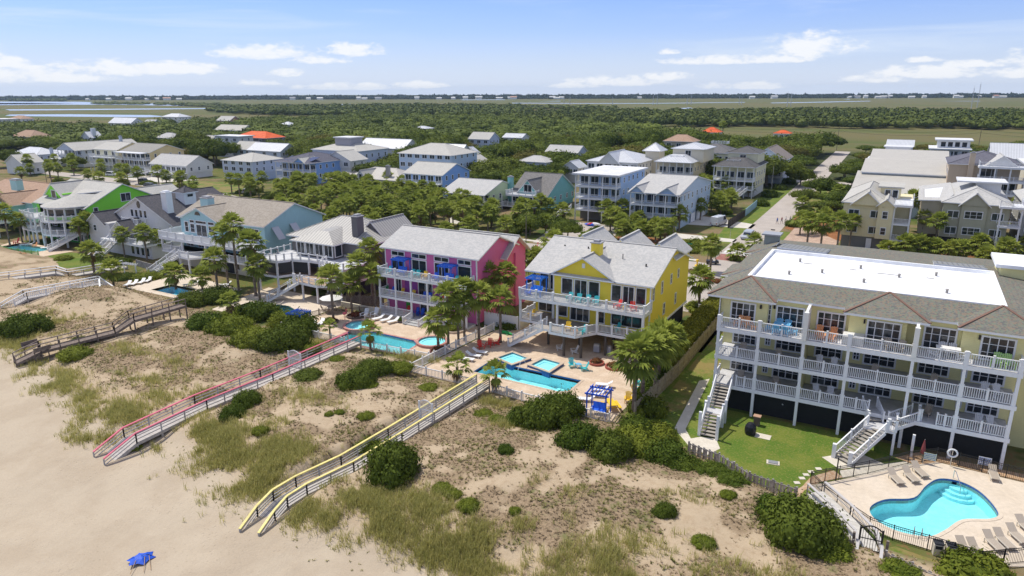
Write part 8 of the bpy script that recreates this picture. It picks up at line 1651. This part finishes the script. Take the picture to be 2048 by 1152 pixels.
def flamingo(label, x, y, z, h_, m):
    t = thing('flamingo_figure', label, 'flamingo ornament', (x, y, z)); s = h_; MB().lathe([(.01, .45 * s), (.16 * s, .52 * s), (.19 * s, .6 * s), (.12 * s, .68 * s), (.01, .72 * s)], n=10).build('body', m, t); n_ = MB(); pp = [(.12 * s, 0, .64 * s), (.22 * s, 0, .8 * s), (.14 * s, 0, .92 * s), (.2 * s, 0, 1.0 * s), (.27 * s, 0, .93 * s)]
    for a, b in zip(pp, pp[1:]): n_.cyl(a, b, .035 * s, .03 * s, 7)
    n_.build('neck', m, t)
    for sx in (-.04, .04): MB().cyl((0, sx * s, 0), (0, sx * s, .5 * s), .012 * s, n=5).build('leg', m, t)
FLM = paint((.80, .18, .20), .5, name='flamingo_pink')
for px, py, h_, lb in ((690, 640, 1.7, 'pink flamingo ornament behind the round hot tub'), (657, 652, 1.2, 'small pink flamingo by the palm bed'), (1050, 512, 2.2, 'left flamingo ornament beside the blue box trailer'), (1072, 505, 2.2, 'flamingo ornament by the spiky plant at the street')): x, y = at(px, py); flamingo(lb, x, y, 0, h_, FLM)
x, y = at(1012, 668); t = thing('crocodile_figure', 'green crocodile ornament lying on the lawn', 'crocodile ornament', (x, y, 0), -.3); cg = paint((.02, .36, .10), .6); m = MB(); pr = [(-1.5, .02), (-1.0, .10), (-.5, .22), (.2, .26), (.6, .18), (.75, .16), (1.2, .07)]; 
for (a, ra), (b, rb) in zip(pr, pr[1:]): m.cyl((a, .1 * math.sin(a * 2), .22), (b, .1 * math.sin(b * 2), .22), ra, rb, 8)
m.build('body', cg, t)
for a, b in ((-.4, 1), (-.4, -1), (.5, 1), (.5, -1)): MB().bar((a, .15 * b, .2), (a + .1, .42 * b, .03), .1, .1).build('leg', cg, t)
for px, py, lb in ((895, 655, 'left'), (915, 656, 'middle'), (930, 654, 'right')): x, y = at(px, py); link('frog_figure', MB().lathe([(.02, 0), (.3, .1), (.28, .3), (.12, .45), (.01, .5)], n=8).mesh('frog_figure', cg), None, (x, y, .35), 0, '%s green ornament in the flower bed by the pink house' % lb, 'ornament')
x, y = at(1032, 512); t = thing('box_trailer', 'blue box trailer parked behind the pink house', 'trailer', (x, y, 0), .05); MB().box(-1.6, 1.6, -1, 1, .5, 2.4).build('body', paint((.02, .04, .42), .5), t); MB().box(-1.65, 1.65, -1.05, 1.05, 2.4, 2.5).build('roof', paint((.10, .25, .65), .5), t)
for s in (-1, 1): MB().cyl((0, s * .95, .32), (0, s * 1.1, .32), .32, n=14).build('wheel', BLACK, t)

# blue umbrella lying on the beach
x, y, z = atg(283, 1120); t = thing('beach_umbrella', 'collapsed bright blue beach umbrella lying on the sand', 'umbrella', (x, y, z + .02), 1.2); m = MB(); rg = random.Random(4); c0 = (0, 0, .42); n = 12
rim = [(1.05 * math.cos(2 * math.pi * i / n) * (1 if i % 2 else .68), .85 * math.sin(2 * math.pi * i / n) * (1 if i % 2 else .72), .04 + .16 * rg.random()) for i in range(n)]
for i in range(n): a, b = rim[i], rim[(i + 1) % n]; mid = (a[0] * .5, a[1] * .5, .30 + .1 * rg.random()); mid2 = (b[0] * .5, b[1] * .5, .33); m.poly([a, b, mid2, mid]).poly([mid, mid2, c0])
m.build('canopy', paint((.015, .10, .62), .6, name='blue_canvas'), t)
for a, b in (((.2, -.3, .35), (-.2, -1.65, .05)), ((.5, -.2, .3), (.25, -1.7, .05)), ((-.4, -.3, .3), (-1.0, -1.25, .03))): MB().cyl(a, b, .022, n=6).build('pole', paint((.40, .27, .15), .6), t)
# umbrella and bar of the grey house
x, y = at(664, 622); t = thing('patio_umbrella', 'white octagonal parasol over a round table by the thatched bar', 'parasol', (x, y, 0)); MB().cyl((0, 0, 0), (0, 0, 2.5), .03).build('pole', STEEL, t); MB().lathe([(1.75, 2.05), (.9, 2.32), (.02, 2.6)], n=8).build('canopy', paint((.72, .71, .68), .8), t); table('round table under the white parasol', x, y, .03, .7, .75, paint((.25, .24, .24), .6))
for i in range(4): a = i * 1.57 + .5; put(adirondack('tan'), x + 1.2 * math.cos(a), y + 1.2 * math.sin(a), .03, a - 1.57, 'dark chair around the parasol table, %s' % ('street side', 'house side', 'pool side', 'pink house side')[i], None, .85)
t = thing('thatched_bar', 'outdoor bar with brown thatch awnings under the grey house deck', 'bar', (-76.5, 78.6, 0)); MB().box(-1.8, 2.6, -.3, .3, 0, 1.1).build('counter', STONE, t)
for a in (-1.2, 1.2): MB().slab([(a - 1.0, -1.0, 2.1), (a + 1.0, -1.0, 2.1), (a + .8, .4, 2.6), (a - .8, .4, 2.6)], .12, 0, 0).build('thatch', mottled((.26, .20, .16), (.34, .27, .21), 4, .95, 'thatch'), t)
for i, (px, py) in enumerate(((540, 508), (552, 507))): x, y = at(px, py, 5.5); table('black table set on the grey house upper deck' if i == 0 else 'second black table on the grey house upper deck', x, y, 5.5, .4, .7, BLACK)
x, y = at(694, 516, 5.5); put(adirondack('white'), x, y, 5.5, -.4, 'white chair on the grey house upper deck'); x, y = at(640, 575, 3); table('black cafe table on the brown lower deck', x, y, 3.0, .35, .7, BLACK)
for x_, y_, lb in ((-112.2, 58.2, 'blue tarpaulin bundle hung under the white boardwalk, left'), (-112.0, 61.0, 'dark teal bundle under the white boardwalk, right')): link('tarp_bundle', MB().lathe([(.05, 0), (.45, .3), (.35, .8), (.1, 1.1)], n=8).mesh('tarp_bundle', paint((.01, .05, .30) if 'left' in lb else (.01, .09, .12), .6)), None, (x_ + 1.6, y_ - 1.2, .1), 0, lb, 'tarpaulin')
t = thing('garden_arbor', 'white slatted arbor top beside the small pool garden', 'arbor', (-119.8, 72.4, 0), .1); 
for s in (-1.5, 1.5): MB().box(s - .08, s + .08, -.08, .08, 0, 2.1).build('post', WHITE, t)
MB().box(-1.8, 1.8, -.05, .05, 2.1, 2.25).build('beam', WHITE, t)
for i in range(6): MB().bar((-1.5 + i * .6, -.6, 2.3), (-1.5 + i * .6, .6, 2.3), .06, .12).build('rafter', WHITE, t)

# ------------------------------------------------------------------ vehicles, people, poles
def car(label, x, y, rz, col, L=4.8, w=1.9, h_=1.7, van=False, group=None, cat='car', name='parked_car'):
    t = thing(name, label, cat, (x, y, .0), rz, group); m = paint(col, .25, name='car_paint', spec=.7); hb = .95 if not van else 1.25
    b = MB().extr([(-L / 2, .35), (L / 2, .35), (L / 2, hb * .8), (L / 2 - .25, hb), (-L / 2 + .1, hb), (-L / 2, hb * .85)], 'y', -w / 2, w / 2); b.build('body', m, t)
    prof = [(-L / 2 + .15, hb), (L / 2 - (1.5 if not van else .5), hb), (L / 2 - (2.1 if not van else 1.1), h_), (-L / 2 + .5, h_)] if not van else [(-L / 2 + .02, hb), (L / 2 - .5, hb), (L / 2 - 1.1, h_ + .3), (-L / 2 + .05, h_ + .3)]
    MB().extr(prof, 'y', -w / 2 + .1, w / 2 - .1).build('cabin', m, t); top = prof[2][1]
    for s in (-1, 1): MB().extr([(prof[0][0] + .25 if not van else L / 2 - 2.1, hb + .05), (prof[1][0] - .15, hb + .05), (prof[2][0] - .05, top - .12), (prof[3][0] + .12 if not van else L / 2 - 2.1, top - .12)], 'y', s * (w / 2 - .09) - .02, s * (w / 2 - .09) + .02).build('side_window', GLASS, t)
    MB().slab([(prof[1][0] + .02, -w / 2 + .2, hb + .04), (prof[1][0] + .02, w / 2 - .2, hb + .04), (prof[2][0] + .04, w / 2 - .25, top - .08), (prof[2][0] + .04, -w / 2 + .25, top - .08)], .03, 0, 0).build('windscreen', GLASS, t)
    for sx in (-1, 1):
        for sy in (-1, 1): wh = MB().cyl((sx * L * .31, sy * (w / 2 - .2), .34), (sx * L * .31, sy * (w / 2 + .01), .34), .34, n=14).build('wheel', BLACK, t); MB().cyl((sx * L * .31, sy * (w / 2 - .05), .34), (sx * L * .31, sy * (w / 2 + .03), .34), .19, n=10).build('rim', STEEL, wh)
    for sy in (-1, 1): MB().box(L / 2 - .05, L / 2 + .02, sy * (w / 2 - .35) - .18, sy * (w / 2 - .35) + .18, .62, .78).build('headlight', paint((.8, .8, .78), .2), t); MB().box(-L / 2 - .02, -L / 2 + .05, sy * (w / 2 - .25) - .12, sy * (w / 2 - .25) + .12, .65, .85).build('tail_light', paint((.5, .02, .02), .3), t)
    return t
x, y = at(1437, 450); car('white work van with ladder rack beside the board fence', x, y, 1.35, (.75, .76, .78), 5.4, 2.0, 2.0, True, cat='van', name='parked_van'); lr = thing('ladder_rack', 'blue and grey ladder rack on the white van roof', 'rack', (x, y, 2.32), 1.35); MB().bar((-1.8, -.5, 0), (1.8, -.5, .0), .06).bar((-1.8, .4, 0), (1.8, .4, 0), .06).build('ladder', paint((.1, .3, .55), .5), lr)
x, y = at(1495, 477); car('silver suv driving down the side street', x, y, -1.62, (.42, .46, .52), 4.9, 1.95, 1.75)
x, y = at(225, 352); car('white suv parked before the cream house garages', x, y, .3, (.78, .78, .78), 4.9, 1.95, 1.8); x, y = at(290, 366); car('dark blue suv behind the silver car', x, y, .2, (.03, .04, .08), 4.6, 1.9, 1.7); x, y = at(302, 374); car('grey sedan in front of the dark blue suv', x, y, .3, (.18, .20, .23), 4.6, 1.85, 1.45)
x, y = at(50, 343); car('dark pickup among the palms at the far left', x, y, .2, (.05, .06, .08), 5.2, 2, 1.8); x, y = at(500, 388); car('grey car on the drive below the blue grey house', x, y, .5, (.3, .3, .32)); x, y = at(338, 378); car('dark car under the palm by the long white house', x, y, .1, (.04, .04, .05)); x, y = at(646, 398); car('white car hidden in the palm thicket', x, y, .1, (.7, .7, .7)); x, y = at(1052, 575); car('red car parked between the pink and yellow houses', x, y, 1.5, (.60, .03, .03)); x, y = at(1890, 345); car('silver car by the white marsh edge house', x, y, .1, (.5, .5, .5)); x, y = at(1660, 418); car('black cart parked in the straw bed', x, y, .1, (.03, .03, .04), 3.0, 1.5, 1.7)
def cart(label, px, py, rz, col):
    x, y = at(px, py); t = thing('golf_cart', label, 'golf cart', (x, y, 0), rz); m = paint(col, .4); MB().extr([(-1.1, .3), (1.2, .3), (1.2, .6), (.75, .85), (.55, .5), (-.2, .5), (-.3, .75), (-1.1, .75)], 'y', -.55, .55).build('body', m, t); MB().box(-.95, .75, -.58, .58, 1.8, 1.87).build('roof', BLACK if col[0] < .3 else m, t); MB().box(-.35, .1, -.5, .5, .75, .85).box(-.42, -.32, -.5, .5, .8, 1.25).build('seat', paint((.06, .05, .05), .7), t)
    for a in (-.9, .65):
        for b in (-.52, .52): MB().bar((a, b, .7), (a * .95, b, 1.8), .04).build('roof_post', BLACK, t); MB().cyl((a * .95, b * .9, .22), (a * .95, b * 1.1, .22), .22, n=10).build('wheel', BLACK, t)
cart('dark golf cart on the paved court behind the yellow house', 1424, 528, .3, (.04, .04, .05)); cart('pale blue golf cart by the fence behind the condominium', 1864, 530, 2.9, (.30, .46, .55)); cart('white golf cart in the palm shade by the straw bed', 1652, 432, .2, (.6, .6, .6))
def person(label, x, y, rz, shirt, pants, skin=(.45, .26, .18), stride=.18, z=0.0, hgt=1.7):
    k_ = hgt / 1.7; me = bpy.data.meshes.new('person'); J = [(0, 0, .95), (0, 0, 1.15), (0, 0, 1.38), (0, 0, 1.48), (0, .01, 1.6), (0, 0, 1.69), (.11, 0, .88), (.12, stride, .48), (.12, stride * 1.3 - .05, .06), (.12, stride * 1.3 + .1, .03), (-.11, 0, .88), (-.12, -stride * .5, .48), (-.12, -stride * 1.5, .07), (-.12, -stride * 1.5 + .14, .03), (.19, 0, 1.36), (.25, -.08, 1.1), (.24, .05, .87), (-.19, 0, 1.36), (-.25, .08, 1.1), (-.24, .18, .9)]
    E_ = [(0, 1), (1, 2), (2, 3), (3, 4), (4, 5), (0, 6), (6, 7), (7, 8), (8, 9), (0, 10), (10, 11), (11, 12), (12, 13), (2, 14), (14, 15), (15, 16), (2, 17), (17, 18), (18, 19)]; rad = [.14, .13, .14, .055, .10, .07, .09, .065, .045, .035, .09, .065, .045, .035, .06, .042, .03, .06, .042, .03]
    me.from_pydata([(a * k_, b * k_, c * k_) for a, b, c in J], E_, []); o = link('person', me, None, (x, y, z), rz, label, 'person'); sm = o.modifiers.new('skin', 'SKIN'); sv = me.skin_vertices[0].data
    for i, r_ in enumerate(rad): sv[i].radius = (r_ * k_, r_ * .85 * k_)
    sv[0].use_root = True; sb = o.modifiers.new('sub', 'SUBSURF'); sb.levels = sb.render_levels = 1
    mt, kk, b, pos = newmat('person_clothing'); zc = kk.add('ShaderNodeSeparateXYZ', i_0=kk.add('ShaderNodeTexCoord').outputs['Object']); c = kk.ramp(kk.math('DIVIDE', zc.outputs[2], 1.8 * k_), [(0, (.05, .04, .04)), (.04, skin), (.26, pants), (.54, shirt), (.80, skin), (.915, (.06, .04, .03))], 'CONSTANT'); kk.l.new(c, b.inputs['Base Color']); me.materials.append(mt); return o
for px, py, lb, sh, pa in ((1554, 448, 'person in a blue shirt walking on the side street', (.04, .12, .40), (.10, .12, .20)), (1563, 447, 'person in a dark red top at the kerb', (.25, .05, .06), (.08, .08, .1)), (1571, 446, 'person in white carrying a bag on the verge', (.7, .7, .7), (.3, .25, .2)), (1580, 445, 'person in grey bending over a bag on the verge', (.35, .35, .38), (.05, .05, .06))): x, y = at(px, py); person(lb, x, y, 2.5, sh, pa)
def pole(label, px, py, top, arms=True, tilt=0, mat=None, r=.14, cat='utility pole', name='utility_pole'):
    x, y = at(px, py); _, z = onx(px, top, y); t = thing(name, label, cat, (x, y, 0)); MB().cyl((0, 0, 0), (0, 0, z), r, r * .7, 8).build('post', mat or paint((.16, .13, .11), .9), t)
    if arms: MB().bar((-1.1, 0, z - .5), (1.1, 0, z - .5), .1, .12).build('crossarm', paint((.16, .13, .11), .9), t)
    return (x, y, z)
P1 = pole('thin utility pole standing at the front street behind the pink house', 1052, 500, 432, False, r=.1); P2 = pole('utility pole in the oaks at the left of the solar roof', 722, 330, 272); P3 = pole('tall utility pole at the far end of the side street', 1673, 300, 254); P4 = pole('utility pole in the right oaks with a transformer', 1954, 310, 257); P5 = pole('utility pole near the low grey house in the trees', 1117, 330, 290, False); pole('pale utility pole by the palm before the corner house', 1543, 380, 333, False, mat=GYW, r=.08)
P6 = pole('utility pole in front of the cream house', 251, 352, 315, False, r=.1); P7 = pole('utility pole beyond the dormered white house', 95, 372, 330, False, r=.1)
def wire(label, a, b, sag=2.0, off_=0.0):
    m = MB(); pts = [Vector(a).lerp(Vector(b), i / 14) - Vector((0, 0, sag * 4 * (i / 14) * (1 - i / 14))) for i in range(15)]
    for p, q in zip(pts, pts[1:]): m.cyl(p, q, .05, n=4, cap=False)
    m.build('power_line', paint((.05, .05, .05), .6), None, label=label, cat='power line', group='overhead lines')
far_r = (P4[0] + 60, P4[1] + 8, P4[2])
for dz in (-.4, -2.0): wire('overhead line crossing the right oaks between the tall poles', (P3[0], P3[1], P3[2] + dz), (P4[0], P4[1], P4[2] + dz)); wire('overhead line leaving the right pole toward the picture edge', (P4[0], P4[1], P4[2] + dz), (far_r[0], far_r[1], far_r[2] + dz)); wire('overhead line running left from the street end pole', (P3[0], P3[1], P3[2] + dz), (P3[0] - 90, P3[1] + 25, P3[2] + dz - 1))
def tower(label, px, py, top, lattice=True):
    x, y = at(px, py); _, z = onx(px, top, y); t = thing('radio_mast', label, 'mast', (x, y, 0)); m = MB(); g = paint((.48, .50, .54), .5, name='galvanised'); s = .7
    for a in range(3): q = 2.09 * a; m.cyl((s * math.cos(q), s * math.sin(q), 0), (s * .6 * math.cos(q), s * .6 * math.sin(q), z), .22, .16, 5)
    n = int(z / 3)
    for i in range(n):
        for a in range(3): q, q2 = 2.09 * a, 2.09 * (a + 1); m.cyl((s * math.cos(q), s * math.sin(q), z * i / n), (s * math.cos(q2), s * math.sin(q2), z * (i + 1) / n), .10, n=4, cap=False)
    m.build('lattice_mast', g, t); MB().cyl((0, 0, z), (0, 0, z + 4), .08).build('antenna', g, t)
tower('taller lattice radio mast of the right pair', 1953, 219, 168); tower('shorter lattice radio mast of the right pair', 1941, 222, 176); tower('left mast of the pair above the far marsh', 1574, 214, 186); tower('right mast of the pair above the far marsh', 1581, 214, 186)
for i, px in enumerate((1128, 1140, 1225, 1306, 1314, 1374, 1382, 1478, 1483)): tower('small pylon on the marsh before the far shore, %s' % ['at the left', 'second', 'third', 'fourth', 'fifth', 'sixth', 'seventh', 'eighth', 'ninth from the left'][i], px, 210, 191 + (i % 3) * 2)
for px, py, top, lb, cc in ((1378, 515, 488, 'green street name sign near the crossing', (.01, .22, .10)), (1544, 480, 460, 'dark traffic sign seen edge on at the kerb', (.05, .05, .05)), (1577, 360, 345, 'green street name sign at the far corner', (.01, .22, .10)), (1460, 478, 456, 'thin sign post on the verge by the van', (.1, .1, .1))):
    x, y = at(px, py); _, z = onx(px, top, y); t = thing('street_sign', lb, 'street sign', (x, y, 0)); MB().cyl((0, 0, 0), (0, 0, z), .04).build('post', STEEL, t); MB().box(-.45, .45, -.02, .02, z - .05, z + .18).build('sign_plate', paint(cc, .5), t)
x, y = at(1095, 475); t = thing('mailbox', 'white sign board at the drive under the oaks', 'sign', (x, y, 0)); MB().box(-.05, .05, -.05, .05, 0, 1.0).build('post', WHITE, t); MB().box(-.5, .5, -.06, .0, .8, 1.3).build('board', WHITE, t)
x, y = at(1180, 452)
for i, (c, a, b, r_) in enumerate(((PM['blue'], 0, 0, .1), (PM['red'], .7, .3, .5), (PM['white'], 1.5, .1, -.2))): link('kayak', MB().lathe([(.02, -1.6), (.32, -.8), (.38, 0), (.32, .8), (.02, 1.6)], n=8).xf(Matrix.Rotation(R(90), 4, 'Y')).mesh('kayak', c), None, (x + a, y + b, .4 + .1 * i), r_, '%s kayak on the asphalt drive below the blue house' % ('blue', 'red', 'white')[i], 'kayak')
x, y = at(1394, 532)
t = thing('hydrant', 'small yellow fountain figure in the red flower bed', 'ornament', (x, y, 0)); MB().lathe([(.5, 0), (.45, .2), (.15, .3), (.12, .8), (.3, 1.0), (.25, 1.25), (.02, 1.35)], n=10).build('figure', PM['yellow'], t)
for i, (px, py) in enumerate(((1386, 546), (1403, 552), (1418, 560), (1436, 566))): x, y = at(px, py); v, f, tt = leafcloud([(0, 0, .2, 1.1, .8, .5)], 400, .12, i, 0, .8); link('flower_bed', npmesh('flower_bed', v, f, REDL, {'tint': tt}), None, (x, y, 0), 0, 'red flower clump along the court behind the yellow house, %s' % ORD[i], 'flowers')
# ------------------------------------------------------------------ haze
hz, kk_ = bpy.data.materials.new('haze'), None; hz.use_nodes = True; kk_ = NT(hz.node_tree); pv = kk_.add('ShaderNodeVolumePrincipled'); pv.inputs['Color'].default_value = (.62, .80, 1, 1); pv.inputs['Density'].default_value = .00007; pv.inputs['Anisotropy'].default_value = .3; kk_.add('ShaderNodeOutputMaterial', i_Volume=pv.outputs[0])
MB().box(-5300, 5300, -5300, 5300, -4.0, 60).build('haze', hz, None, kind='stuff')
